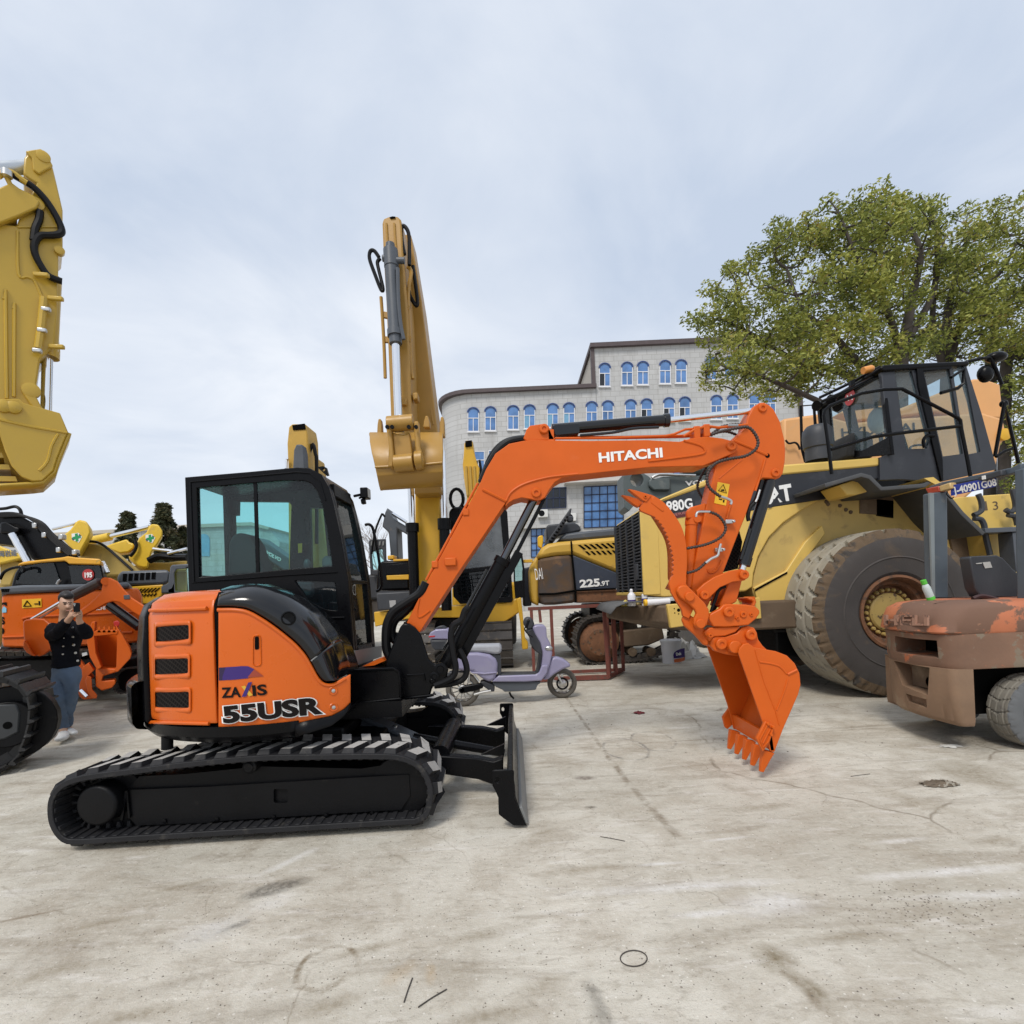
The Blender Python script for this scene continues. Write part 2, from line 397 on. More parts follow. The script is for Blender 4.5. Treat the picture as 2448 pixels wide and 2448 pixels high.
# ---------------------------------------------------------------- ground
def ground_material():
    m, n = nt('weathered_concrete')
    out = N(n, 'ShaderNodeOutputMaterial'); b = N(n, 'ShaderNodeBsdfPrincipled'); L(n, b.outputs[0], out.inputs[0])
    tc = N(n, 'ShaderNodeTexCoord').outputs['Object']
    big = noise(n, tc, .55, 6, .6, .3); med = noise(n, tc, 2.6, 7, .62, .4); fine = noise(n, tc, 38, 4, .6); grain = noise(n, tc, 170, 3, .7)
    mpx = N(n, 'ShaderNodeMapping'); mpx.inputs['Scale'].default_value = (.55, 2.6, 1); mpx.inputs['Rotation'].default_value = (0, 0, -.12); L(n, tc, mpx.inputs[0])
    strk = noise(n, mpx.outputs[0], 2.2, 7, .62, .5)
    c = mix(n, ramp(n, big, .34, .66), (.435, .402, .33), (.645, .608, .525))
    c = mix(n, mth(n, 'MULTIPLY', ramp(n, med, .46, .62), .55), c, (.335, .285, .215))
    c = mix(n, mth(n, 'MULTIPLY', ramp(n, strk, .52, .66), .6), c, (.27, .225, .165))
    c = mix(n, mth(n, 'MULTIPLY', ramp(n, noise(n, mpx.outputs[0], 3.4, 8, .68, .3), .56, .70), .6), c, (.72, .69, .64))
    mpy = N(n, 'ShaderNodeMapping'); mpy.inputs['Scale'].default_value = (1, 2.2, 1); mpy.inputs['Rotation'].default_value = (0, 0, -.2); L(n, tc, mpy.inputs[0])
    c = mix(n, mth(n, 'MULTIPLY', ramp(n, noise(n, mpy.outputs[0], 9, 9, .74, .6), .53, .66), .5), c, (.24, .205, .155)); c = mix(n, mth(n, 'MULTIPLY', ramp(n, noise(n, mpy.outputs[0], 17, 8, .72, .2), .55, .68), .4), c, (.70, .66, .585))
    c = mix(n, mth(n, 'MULTIPLY', ramp(n, noise(n, tc, 7.5, 6, .65, .6), .60, .74), .45), c, (.22, .175, .115))
    c = mix(n, mth(n, 'MULTIPLY', ramp(n, fine, .35, .7), .22), c, (.68, .65, .59))
    c = mix(n, mth(n, 'MULTIPLY', ramp(n, grain, .58, .70), .55), c, (.17, .145, .11))
    for vs_, th_, k_, cc_ in ((55, .16, .75, (.12, .10, .075)), (26, .10, .7, (.15, .125, .10)), (34, .14, .6, (.74, .71, .64))):
        vo = N(n, 'ShaderNodeTexVoronoi'); vo.inputs['Scale'].default_value = vs_; L(n, tc, vo.inputs['Vector'])
        sx = N(n, 'ShaderNodeSeparateColor'); L(n, vo.outputs['Color'], sx.inputs[0])
        rr_ = mth(n, 'MULTIPLY', mth(n, 'GREATER_THAN', mth(n, 'ADD', mth(n, 'MULTIPLY', sx.outputs[0], .6), mth(n, 'MULTIPLY', big, .6)), .62), mth(n, 'MULTIPLY_ADD', sx.outputs[1], th_, .04))
        c = mix(n, mth(n, 'MULTIPLY', mth(n, 'LESS_THAN', vo.outputs['Distance'], rr_), k_), c, cc_)
    for vs_, wd_, k_ in ((.42, .006, .8), (1.1, .005, .5)):
        wv = N(n, 'ShaderNodeMixRGB'); wv.blend_type = 'ADD'; wv.inputs[0].default_value = .25; nz = N(n, 'ShaderNodeTexNoise'); nz.inputs['Scale'].default_value = 2.5; nz.inputs['Detail'].default_value = 6; L(n, tc, nz.inputs['Vector']); L(n, tc, wv.inputs[1]); L(n, nz.outputs['Color'], wv.inputs[2])
        vo = N(n, 'ShaderNodeTexVoronoi', feature='DISTANCE_TO_EDGE'); vo.inputs['Scale'].default_value = vs_; L(n, wv.outputs[0], vo.inputs['Vector'])
        c = mix(n, mth(n, 'MULTIPLY', ramp(n, vo.outputs['Distance'], wd_ * .3, wd_, (1, 1, 1), (0, 0, 0)), mth(n, 'MULTIPLY', ramp(n, noise(n, tc, 1.3, 5), .5, .6), k_)), c, (.20, .165, .12))
    px = N(n, 'ShaderNodeSeparateXYZ'); L(n, tc, px.inputs[0]); X, Y = px.outputs[0], px.outputs[1]
    brk = ramp(n, noise(n, tc, 7, 9, .72, .5), .40, .62); brf = ramp(n, noise(n, tc, 26, 8, .75, .3), .40, .60)
    wob = mth(n, 'MULTIPLY', mth(n, 'SUBTRACT', noise(n, tc, 5, 4), .5), .5)
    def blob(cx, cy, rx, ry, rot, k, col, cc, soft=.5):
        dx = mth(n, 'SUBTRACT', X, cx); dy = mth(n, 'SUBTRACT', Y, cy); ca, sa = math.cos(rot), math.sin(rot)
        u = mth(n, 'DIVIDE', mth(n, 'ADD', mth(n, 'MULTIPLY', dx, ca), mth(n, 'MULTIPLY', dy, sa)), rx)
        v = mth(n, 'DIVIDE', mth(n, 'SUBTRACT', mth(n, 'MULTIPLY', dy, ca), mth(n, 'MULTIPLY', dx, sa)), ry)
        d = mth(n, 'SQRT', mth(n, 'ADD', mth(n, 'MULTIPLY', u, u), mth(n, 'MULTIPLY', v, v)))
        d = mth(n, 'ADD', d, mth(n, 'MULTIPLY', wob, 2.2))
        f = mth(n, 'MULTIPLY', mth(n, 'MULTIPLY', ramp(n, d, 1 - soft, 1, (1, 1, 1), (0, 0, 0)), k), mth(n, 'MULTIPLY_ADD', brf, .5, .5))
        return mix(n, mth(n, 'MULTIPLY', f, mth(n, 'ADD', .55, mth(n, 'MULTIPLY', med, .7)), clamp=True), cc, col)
    def B(x, y, rx, ry, rot, k, col, soft=.5):
        nonlocal c
        p = GND(x, y); c = blob(p.x, p.y, rx, ry, rot, k, col, c, soft)
    damp, oil, chalk, ochre = (.10, .09, .075), (.09, .075, .055), (.74, .725, .70), (.42, .29, .15)
    B(655, 2125, .19, .075, .5, .95, damp); B(560, 2215, .09, .035, .7, .9, damp, .8)
    B(690, 2060, .22, .05, .9, .9, chalk, .9); B(500, 2230, .20, .12, .4, .5, (.5, .5, .5), .9); B(640, 2160, .2, .1, .6, .5, chalk, .9)
    B(1650, 2120, .75, .05, .03, .85, chalk, .9); B(1850, 2160, .25, .12, .1, .8, chalk, .9); B(2250, 2085, .6, .05, .05, .8, chalk, .9); B(1580, 2065, .16, .02, .05, .9, chalk, .9)
    B(1680, 2185, .2, .03, .05, .8, chalk, .9); B(2350, 2140, .4, .05, 0, .7, chalk, .9); B(1740, 2005, .2, .02, .1, .8, chalk, .9); B(2150, 2010, .25, .03, .1, .6, chalk, .9)
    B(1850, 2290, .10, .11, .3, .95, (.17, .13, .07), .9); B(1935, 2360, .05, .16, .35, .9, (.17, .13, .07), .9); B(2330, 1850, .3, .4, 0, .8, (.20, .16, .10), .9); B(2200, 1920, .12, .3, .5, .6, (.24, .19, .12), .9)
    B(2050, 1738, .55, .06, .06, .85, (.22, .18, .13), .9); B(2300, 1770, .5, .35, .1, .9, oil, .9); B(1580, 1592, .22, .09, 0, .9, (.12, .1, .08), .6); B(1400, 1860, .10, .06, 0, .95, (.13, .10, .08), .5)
    B(1410, 1930, .05, .03, 0, .9, oil, .6); B(1440, 2450, .05, .25, .1, .6, damp, .9); B(140, 2280, .25, .1, .2, .6, (.24, .2, .15), .9); B(420, 2350, .25, .05, .3, .7, (.22, .18, .13), .9)
    B(950, 2330, .1, .05, .9, .5, ochre, .9); B(1030, 2330, .03, .08, .2, .6, ochre, .9); B(640, 2420, .3, .05, .2, .6, (.24, .2, .15), .9); B(70, 2190, .3, .015, .35, .8, (.2, .15, .1), .9)
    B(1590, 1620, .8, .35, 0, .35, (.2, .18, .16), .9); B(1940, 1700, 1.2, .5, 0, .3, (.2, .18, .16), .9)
    for x_, y_2, a_, b_2, r_2 in ((110, 2330, .22, .07, .3), (320, 2430, .2, .05, .2), (770, 2410, .16, .05, .4), (870, 2270, .2, .04, .3), (1150, 2235, .25, .05, .2), (2010, 2240, .3, .05, .1), (1290, 2360, .14, .07, .5), (1160, 2430, .2, .06, .2), (430, 2120, .25, .04, .4), (230, 2210, .2, .03, .3), (1380, 2080, .3, .05, .1), (1820, 1930, .3, .06, .1), (1300, 1990, .14, .04, .3), (2380, 2010, .2, .06, .2)): B(x_, y_2, a_, b_2, r_2, .8, (.25, .205, .14), .9)
    def arc(x, y, r, wd, col, k, sy=1):
        nonlocal c
        p = GND(x, y); dx = mth(n, 'SUBTRACT', X, p.x); dy = mth(n, 'DIVIDE', mth(n, 'SUBTRACT', Y, p.y), sy)
        d = mth(n, 'SQRT', mth(n, 'ADD', mth(n, 'MULTIPLY', dx, dx), mth(n, 'MULTIPLY', dy, dy)))
        d = mth(n, 'ADD', mth(n, 'ABSOLUTE', mth(n, 'SUBTRACT', mth(n, 'ADD', d, mth(n, 'MULTIPLY', wob, .16)), r)), 0)
        f = mth(n, 'MULTIPLY', ramp(n, d, wd * .3, wd, (1, 1, 1), (0, 0, 0)), mth(n, 'MULTIPLY', brk, k))
        c = mix(n, f, c, col)
    arc(785, 2312, .115, .02, (.2, .155, .10), .95); arc(1450, 2040, .24, .010, (.26, .22, .18), .45, 1.1); arc(1495, 1790, .20, .018, (.16, .15, .14), .8, 1.6); arc(1560, 1770, .2, .015, (.16, .15, .14), .6, 1.6)
    def line(p, q, wd, col, k, wv=.05):
        nonlocal c
        a = GND(*p); bq = GND(*q); d = (bq - a); l = d.length; d /= l
        dx = mth(n, 'SUBTRACT', X, a.x); dy = mth(n, 'SUBTRACT', Y, a.y)
        t = mth(n, 'ADD', mth(n, 'MULTIPLY', dx, d.x), mth(n, 'MULTIPLY', dy, d.y))
        s = mth(n, 'SUBTRACT', mth(n, 'MULTIPLY', dy, d.x), mth(n, 'MULTIPLY', dx, d.y))
        s = mth(n, 'ABSOLUTE', mth(n, 'ADD', s, mth(n, 'MULTIPLY', wob, wv)))
        f = ramp(n, s, wd * .3, wd, (1, 1, 1), (0, 0, 0))
        f = mth(n, 'MULTIPLY', f, mth(n, 'MULTIPLY', mth(n, 'GREATER_THAN', t, 0), mth(n, 'LESS_THAN', t, l)))
        c = mix(n, mth(n, 'MULTIPLY', f, mth(n, 'MULTIPLY', brk, k)), c, col)
    jt = (.22, .18, .13)
    line((1335, 1640), (1440, 1790), .028, jt, .95, .1); line((1440, 1790), (1500, 1870), .036, jt, 1, .1); line((1500, 1870), (1620, 2000), .036, jt, .95, .12)
    line((1240, 1797), (2100, 1740), .018, jt, .7, .03); line((0, 2120), (160, 2185), .010, jt, .5, .12); line((1870, 2320), (2010, 2448), .025, (.2, .155, .10), .7, .2); line((2000, 2390), (2448, 2400), .012, jt, .5, .15)
    line((2100, 2230), (2310, 2330), .012, jt, .5, .15); line((1224, 2332), (1400, 2345), .010, jt, .5, .15); line((1400, 2345), (1470, 2448), .03, damp, .5, .25); line((1700, 1500), (1240, 1530), .02, jt, .4)
    L(n, c, b.inputs['Base Color'])
    L(n, mth(n, 'MULTIPLY_ADD', med, .2, .68), b.inputs['Roughness']); b.inputs['Specular IOR Level'].default_value = .3
    bp = N(n, 'ShaderNodeBump'); bp.inputs['Strength'].default_value = .55; bp.inputs['Distance'].default_value = .012
    h = mth(n, 'ADD', mth(n, 'MULTIPLY', noise(n, tc, 14, 8, .68), 1.0), mth(n, 'ADD', mth(n, 'MULTIPLY', strk, 1.4), mth(n, 'MULTIPLY', noise(n, tc, 90, 4, .7), .45)))
    L(n, h, bp.inputs['Height']); L(n, bp.outputs[0], b.inputs['Normal'])
    return m
g = M()
# one sheet out to the horizon, gently uneven close by
xs = [-900, -300, -100, -40, -20] + [x * .5 for x in range(-20, 21)] + [20, 40, 100, 300, 900]
ys = [-60, -20, -5] + [y * .5 for y in range(-2, 31)] + [20, 30, 60, 150, 400, 1500]
g.add([(x, y, 0) for y in ys for x in xs], [(j * len(xs) + i, j * len(xs) + i + 1, (j + 1) * len(xs) + i + 1, (j + 1) * len(xs) + i) for j in range(len(ys) - 1) for i in range(len(xs) - 1)])
struct(g, 'ground', ground_material(), fix=False)
# ================================================================= main orange mini excavator
def zz(k):
    d = dict(b=(780, 1600, .2795), t=(80, 1740, .2795), h=(300, 1360, .28986), c=(420, 1080, .28986), z=(800, 900, .46584), a=(1000, 780, .46584),
             s=(1640, 1020, .20704), k=(1560, 1280, .31056), T=(1480, 1100, .21739), C=(860, 1180, .27954), W=(1350, 800, .5695), B=(1900, 800, .28468),
             w=(1800, 1200, .33645), f=(2100, 1380, .22775), g=(2100, 1100, .20702), L=(0, 1180, .2381), E=(0, 1180, .35195), p=(80, 1400, .20177),
             o=(1020, 1480, .19669), q=(880, 500, .36232), r=(1230, 1100, .32092), y=(0, 320, .46584))[k]
    return lambda *pts: [(d[0] + x * d[2], d[1] + y * d[2]) for x, y in pts]
CXc, CYc = -1.79, 4.18
EX = thing('mini_excavator', 'orange mini excavator with a black cab, rubber tracks and a grapple bucket, in the foreground', 'excavator', (CXc, CYc, 0))
trkY = lambda x: 3.14 + (x - 190) / 786 * .075
atT = lambda off: (lambda x, y: P(x, y, trkY(x) + off))
# ---- rubber track: belt loop, staggered lugs, inner guide blocks
path = [(112, 1948), (117, 1905), (146, 1872), (205, 1853), (330, 1837), (420, 1825), (540, 1813), (640, 1806), (780, 1804), (900, 1803), (962, 1808), (1006, 1830), (1030, 1868), (1035, 1905), (1024, 1950), (995, 1977), (960, 1986), (780, 1999), (500, 2014), (300, 2026), (185, 2030), (147, 2014), (122, 1985)]
pw = [P(x, y, trkY(x)) for x, y in path]
pw = [V((p.x, 0, max(p.z, .055))) for p in pw]
loop = spline(pw, 12, True)
# resample evenly
def resample(pts, n):
    L_ = [0]; N_ = len(pts)
    for i in range(N_): L_.append(L_[-1] + (pts[(i + 1) % N_] - pts[i]).length)
    out = []; j = 0
    for k in range(n):
        t = L_[-1] * k / n
        while L_[j + 1] < t: j += 1
        out.append(pts[j].lerp(pts[(j + 1) % N_], (t - L_[j]) / max(1e-9, L_[j + 1] - L_[j])))
    return out, L_[-1]
def track(parent, y0, wd, nl, name='track', steel=False, pth=None, mats=None, lugh=.030, thick=.034):
    lp, tot = resample(pth or loop, nl * 4); n_ = len(lp)
    cen = sum(lp, V()) / n_
    nor = []
    for i in range(n_):
        t = (lp[(i + 1) % n_] - lp[i - 1]).normalized(); q = V((t.z, 0, -t.x))
        if q.dot(lp[i] - cen) < 0 and abs(t.z) > .3: q = -q
        nor.append((t, q))
    # consistent outward side
    sgn = 1 if sum(nor[i][1].dot(lp[i] - cen) for i in range(n_)) > 0 else -1
    m_ = M()
    yy = lambda i: y0(lp[i].x)
    def pt(i, h, o): 
        i %= n_; return lp[i] + nor[i][1] * sgn * h + V((0, y0(lp[i].x) + o, 0))
    for i in range(n_): nor[i] = (nor[i][0], V((nor[i][0].z, 0, -nor[i][0].x)))
    sgn = 1 if sum(nor[i][1].dot(lp[i] - cen) for i in range(n_)) > 0 else -1
    m_.loft([[pt(i, 0, 0), pt(i, 0, wd), pt(i, -thick, wd), pt(i, -thick, 0)] for i in list(range(n_)) + [0]], True, False)
    for k in range(nl):
        for row in (0, 1):
            i = k * 4 + row * 2
            a0, a1 = (.018, wd * .53) if row == 0 else (wd * .47, wd - .018)
            b = []
            for (di, h, ins) in ((-1.35, -.004, 0), (1.25, -.004, 0), (.98, lugh, .022), (-.92, lugh, .022)):
                p0 = pt(int(math.floor(i + di)) % n_, h, 0); p1 = pt(int(math.floor(i + di)) % n_ + 1, h, 0)
                b.append((p0.lerp(p1, (i + di) % 1), ins))
            sk = .05 if row == 0 else -.05
            vs = [p + V((0, a0 + ins, 0)) for p, ins in b] + [p + V((0, a1 - ins, 0)) for p, ins in b]
            dd = nor[i % n_][0] * sk * (1 if True else -1)
            vs = [v + (dd if j >= 4 else V()) for j, v in enumerate(vs)]
            m_.m = 0; m_.add(vs, [(0, 1, 2, 3), (7, 6, 5, 4), (1, 5, 6, 2), (0, 3, 7, 4)])
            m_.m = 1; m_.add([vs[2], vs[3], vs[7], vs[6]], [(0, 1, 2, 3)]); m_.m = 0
    for k in range(nl * 2):                                          # guide blocks inside
        i = k * 2
        for o0, o1 in ((wd * .33, wd * .42), (wd * .58, wd * .67)):
            b = [pt(i - .4 if 0 else i, -thick + .002, 0), pt(i + 1, -thick + .002, 0), pt(i + 1, -thick - .045, 0).lerp(pt(i, -thick - .045, 0), .25), pt(i, -thick - .045, 0).lerp(pt(i + 1, -thick - .045, 0), .25)]
            m_.prism3([p + V((0, o0, 0)) for p in b], (0, o1 - o0, 0))
        b = [pt(i, -thick + .002, 0), pt(i + 1, -thick + .002, 0), pt(i + 1, -thick - .008, 0), pt(i, -thick - .008, 0)]
        m_.prism3([p + V((0, .01, 0)) for p in b], (0, wd * .3, 0))
    return build(m_, name, mats or [M_rub, M_rubsky], parent, fix=False, bevel=.004, seg=1)
def side_frame(parent, dy):
    s = M()
    pl = zz('t')((800, 532), (1500, 505), (1932, 478)) + zz('b')((705, 900), (718, 1080), (640, 1200), (0, 1240)) + zz('t')((1540, 800), (1510, 812), (880, 835), (815, 765))
    hole = zz('t')(*[(0, 0)]) and [(656, 1886), (686, 1886), (688, 1890), (688, 1916), (684, 1920), (658, 1920), (654, 1916), (654, 1890)]
    s.prism(pl, atT(.10 + dy), .02, [hole])
    bx = zz('t')((905, 415), (1300, 395), (1932, 330)) + zz('b')((300, 850), (620, 800), (790, 930), (850, 1000), (840, 1100), (720, 1190), (0, 1240)) + zz('t')((1540, 790), (880, 820), (820, 520))
    s.prism(bx, atT(.125 + dy), .17)
    f = build(s, 'track_frame', M_bk3, parent, bevel=.006)
    r_ = M(); c = P(217, 1933, trkY(217) + dy)
    r_.lathe([(.13, .16), (.13, .05), (.118, .035), (.06, .03), (.0, .03)], c, (0, 1, 0), 36, cap=False)
    r_.lathe([(.215, .30), (.215, .16), (.13, .155)], c, (0, 1, 0), 36)
    build(r_, 'drive_sprocket', M_bk3, parent, bevel=.006)
    r_ = M(); c = P(950, 1897, trkY(950) + dy)
    r_.lathe([(.07, .30), (.20, .29), (.20, .12), (.07, .11)], c, (0, 1, 0), 36)
    build(r_, 'idler_wheel', M_bk3, parent, bevel=.006)
    r_ = M(); c = P(582, 1843, trkY(582) + dy); r_.lathe([(.045, .22), (.045, .07), (.03, .06), (.03, .055), (0, .055)], c, (0, 1, 0), 24)
    build(r_, 'carrier_roller', M_bk3, parent, bevel=.003)
    for x in (360, 480, 600, 720, 840):
        r_ = M(); c = P(x, 1975 - (x - 360) * .035, trkY(x) + dy); c.z = .165; r_.cyl(c + V((0, .13, 0)), c + V((0, .28, 0)), .075, 20)
        build(r_, 'bottom_roller', M_bk3, parent)
    for bx in (395, 520, 655, 780, 890):
        bm_ = M(); bm_.lathe([(.014, 0), (.014, -.012), (0, -.014)], P(bx, 1962 - (bx - 395) * .037, trkY(bx) + .10), (0, 1, 0), 8, cap=False); build(bm_, 'frame_bolt', M_bk2, f)
    tn = M(); tn.bar(P(303, 1890, trkY(300) + .09 + dy), P(292, 1960, trkY(300) + .09 + dy), .015); tn.bar(P(304, 1890, trkY(300) + .09 + dy), P(310, 1955, trkY(300) + .09 + dy), .012)
    build(tn, 'tensioner_cover', M_bk2, parent)
ty = lambda x: 3.14 + ((x / 3.2 * 1200 + 1224) - 190) / 786 * .075
track(EX, ty, .40, 40)
side_frame(EX, 0)
for o in list(EX.children):                                  # the far track and its frame: copies, moved across
    c = copy_tree(o, EX); c.location = (0, 1.56, 0); ROOTLOC[c.name] = ROOTLOC[o.name]
# ---- centre frame, slew ring
m_ = M(); m_.box(-2.45, -1.05, 3.56, 4.78, .27, .47); m_.box(-2.2, -1.3, 3.75, 4.6, .47, .56)
m_.prism3([(-2.3, 3.5, .27), (-1.25, 3.5, .27), (-1.45, 3.9, .46), (-2.1, 3.9, .46)], (0, 0, .08))
build(m_, 'centre_frame', M_bk3, EX, bevel=.02)
m_ = M(); m_.cyl((CXc, CYc, .54), (CXc, CYc, .66), .42, 48); m_.cyl((CXc, CYc, .60), (CXc, CYc, .63), .46, 48); build(m_, 'slew_ring', M_bk3, EX, bevel=.008)
# ---- dozer blade
yb0, yb1 = 3.20, 5.17
D = lambda x, y, Y=yb0: P(x, y, Y)
prof = [(1226, 1846), (1231, 1880), (1233, 1908), (1242, 1935), (1258, 1974), (1246, 1974), (1224, 1945), (1214, 1915), (1211, 1880), (1213, 1846)]
b = M(); b.prism3([D(*p) + V((0, .018, 0)) for p in prof], (0, yb1 - yb0 - .036, 0))
bl = build(b, 'dozer_blade', M_bk2, EX, bevel=.006)
endp = [(1177, 1845), (1181, 1842), (1224, 1841), (1229, 1845), (1229, 1880), (1231, 1907), (1240, 1935), (1259, 1974), (1228, 1974), (1203, 1956), (1192, 1947), (1191, 1907), (1185, 1893), (1177, 1878)]
hol = [(1189 + 5.5 * math.cos(a), 1864 + 8 * math.sin(a)) for a in [k * pi / 6 for k in range(12)]]
for Y0 in (0, yb1 - yb0 - .02):
    e = M(); e.prism3([D(*p) + V((0, Y0, 0)) for p in endp], (0, .02, 0), [[D(*p) + V((0, Y0, 0)) for p in hol]])
    build(e, 'end_plate', M_bk2, bl, bevel=.004)
b = M(); b.prism3([D(1232, 1935) + V((0, .03, 0)), D(1244, 1935) + V((.012, .03, 0)), D(1259, 1975) + V((.012, .03, .002)), D(1250, 1975) + V((0, .03, 0))], (0, yb1 - yb0 - .06, 0))
build(b, 'cutting_edge', M_gry, bl, bevel=.003)
for Y0, nm in ((3.74, 0), (4.58, 1)):
    a = M(); q = (zz('b')((700, 745), (960, 740), (1280, 760), (1430, 790), (1515, 760)) + zz('b')((1510, 985), (1410, 985), (1300, 945), (1000, 900), (700, 905)))
    near = [P(x, y, 3.74) for x, y in q]; a.prism3([p + V((0, Y0 - 3.74, 0)) for p in near], (0, .09, 0))
    build(a, 'blade_arm', M_bk2, EX, bevel=.01)
    g_ = M(); t_ = [P(x, y, 3.74) + V((0, Y0 - 3.715, 0)) for x, y in zz('b')((1320, 742), (1520, 650), (1520, 742))]; g_.prism3(t_, (0, .03, 0)); build(g_, 'gusset', M_bk2, bl)
c = M(); c.cyl(P(1052, 1815, 3.78) + V((0, 0, .03)), V((P(1052, 1815, 3.78).x, 4.62, P(1052, 1815, 3.78).z + .03)), .075, 20); build(c, 'cross_tube', M_bk2, EX)
c = M(); p0, p1 = P(900, 1722, 4.16), P(1010, 1772, 4.10); d = (p1 - p0)
c.bar(p0 - d * .3, p1 + d * .05, .17, .03, (0, 0, 1)); c.bar(p0 - d * .3 - V((0, 0, .06)), p1 + d * .05 - V((0, 0, .06)), .10, .10)
build(c, 'blade_ram_cover', M_slate, EX, bevel=.008)
for t_ in (.42, .84):
    c = M(); q = p0.lerp(p1, t_) + V((0, -.0, .014)); c.lathe([(.017, 0), (.017, .012), (.008, .016), (0, .016)], q, (-.1, 0, 1), 10, cap=False); build(c, 'bolt', M_gal, EX)
c = M(); c.cyl(p0 + d * .8, P(1205, 1800, 4.18), .035); build(c, 'blade_ram_rod', M_bk2, EX)
# ---- revolving deck skirt (black) under the body
m_ = M(); RD = 1.06
def ring_pts(r, z, a0, a1, n=40): return [V((CXc + r * math.cos(a0 + (a1 - a0) * k / n), CYc + r * math.sin(a0 + (a1 - a0) * k / n), z)) for k in range(n + 1)]
A0, A1 = R(95), R(292)
dk = [(.55, .60), (.93, .62), (1.02, .65), (1.055, .69), (1.06, .755), (.55, .76)]
m_.loft([ring_pts(r, z, A0, A1, 60) for r, z in dk], False, False)
m_.box(-1.9, -.86, 3.75, 4.75, .62, .74)
dkob = build(m_, 'revolving_deck', M_bk2, EX, solid=.012)
c2 = CYL(CXc, CYc, 1.06)
m_ = M(); fr = [(706, 1731), (740, 1722), (793, 1712), (822, 1697), (839, 1680)]
bt = [(706, 1762), (740, 1752), (793, 1735), (822, 1712), (840, 1690)]
m_.loft([[c2(*p) for p in fr], [c2(*p) for p in bt], [c2(*p) + V((-.05, .35, -.03)) for p in bt]], False, False)
build(m_, 'deck_edge', M_bk2, EX, solid=.01)
m_ = M(); m_.cyl(P(400, 1790, 3.35) + V((0, 0, 0)), P(400, 1752, 3.35), .035, 16); build(m_, 'deck_stay', M_bk3, EX)
# ---- rear counterweight: black edge and bumper
def wall(prof, a0, a1, n, cx=CXc, cy=CYc):
    mm = M(); mm.loft([[V((cx + r * math.cos(a0 + (a1 - a0) * k / n), cy + r * math.sin(a0 + (a1 - a0) * k / n), z)) for k in range(n + 1)] for r, z in prof], False, False); return mm
def ang(x, y, r=1.05):
    p = CYL(CXc, CYc, r)(x, y); return math.atan2(p.y - CYc, p.x - CXc) % (2 * pi)
aL, aM = ang(357, 1580), ang(513, 1600)
zt, zb = P(450, 1413, 3.35).z, .775
bodyp = [(1.05, zb), (1.055, zb + .03), (1.052, 1.2), (1.045, zt - .16), (1.02, zt - .07), (.95, zt - .015), (.85, zt), (.45, zt + .015)]
m_ = wall([(1.075, zb - .03), (1.085, zb), (1.08, 1.25), (1.06, zt - .16), (1.03, zt - .08), (.96, zt - .03), (.84, zt - .01)], R(100), aL - .012, 36)
build(m_, 'counterweight', M_bk2, EX, solid=.06, bevel=.01)
m_ = wall([(1.06, .70), (1.13, .72), (1.15, .76), (1.15, 1.0), (1.12, 1.03), (1.06, 1.03)], R(130), aL - .03, 24)
build(m_, 'rear_bumper', M_blk, EX, bevel=.012)
# ---- orange rear engine door with three pressed grilles
m_ = wall(bodyp, aL, aM, 26); rear = build(m_, 'engine_door', M_or, EX, solid=.025, bevel=.006)
C105 = CYL(CXc, CYc, 1.054)
grl = [((255, 480), (520, 462), (522, 578), (255, 600)), ((248, 745), (515, 738), (515, 860), (248, 870)), ((248, 1018), (522, 1014), (522, 1146), (250, 1140))]
def rrect(q, r, n=4):
    out = []; k = len(q)
    for i in range(k):
        p0, p, p1 = V((*q[i - 1], 0)), V((*q[i], 0)), V((*q[(i + 1) % k], 0))
        a = p + (p0 - p).normalized() * r; b_ = p + (p1 - p).normalized() * r
        for j in range(n + 1):
            t = j / n; s_ = a.lerp(p, t).lerp(p.lerp(b_, t), t); out.append((s_.x, s_.y))
    return out
mesh_m = None
def mesh_screen():
    m, n = nt('woven_mesh_screen'); out = N(n, 'ShaderNodeOutputMaterial'); b = N(n, 'ShaderNodeBsdfPrincipled'); L(n, b.outputs[0], out.inputs[0])
    tc = N(n, 'ShaderNodeTexCoord').outputs['Object']
    w1 = N(n, 'ShaderNodeTexWave', wave_type='BANDS', bands_direction='DIAGONAL'); w1.inputs['Scale'].default_value = 19; L(n, tc, w1.inputs[0])
    mp_ = N(n, 'ShaderNodeMapping'); mp_.inputs['Scale'].default_value = (-1, 1, 1); L(n, tc, mp_.inputs[0])
    w2 = N(n, 'ShaderNodeTexWave', wave_type='BANDS', bands_direction='DIAGONAL'); w2.inputs['Scale'].default_value = 19; L(n, mp_.outputs[0], w2.inputs[0])
    f = mth(n, 'MAXIMUM', ramp(n, w1.outputs['Fac'], .72, .9), ramp(n, w2.outputs['Fac'], .8, .97))
    L(n, mix(n, f, (.004, .003, .003), (.022, .018, .016)), b.inputs['Base Color']); b.inputs['Roughness'].default_value = .6; b.inputs['Specular IOR Level'].default_value = .08
    return m
M_mesh = mesh_screen()
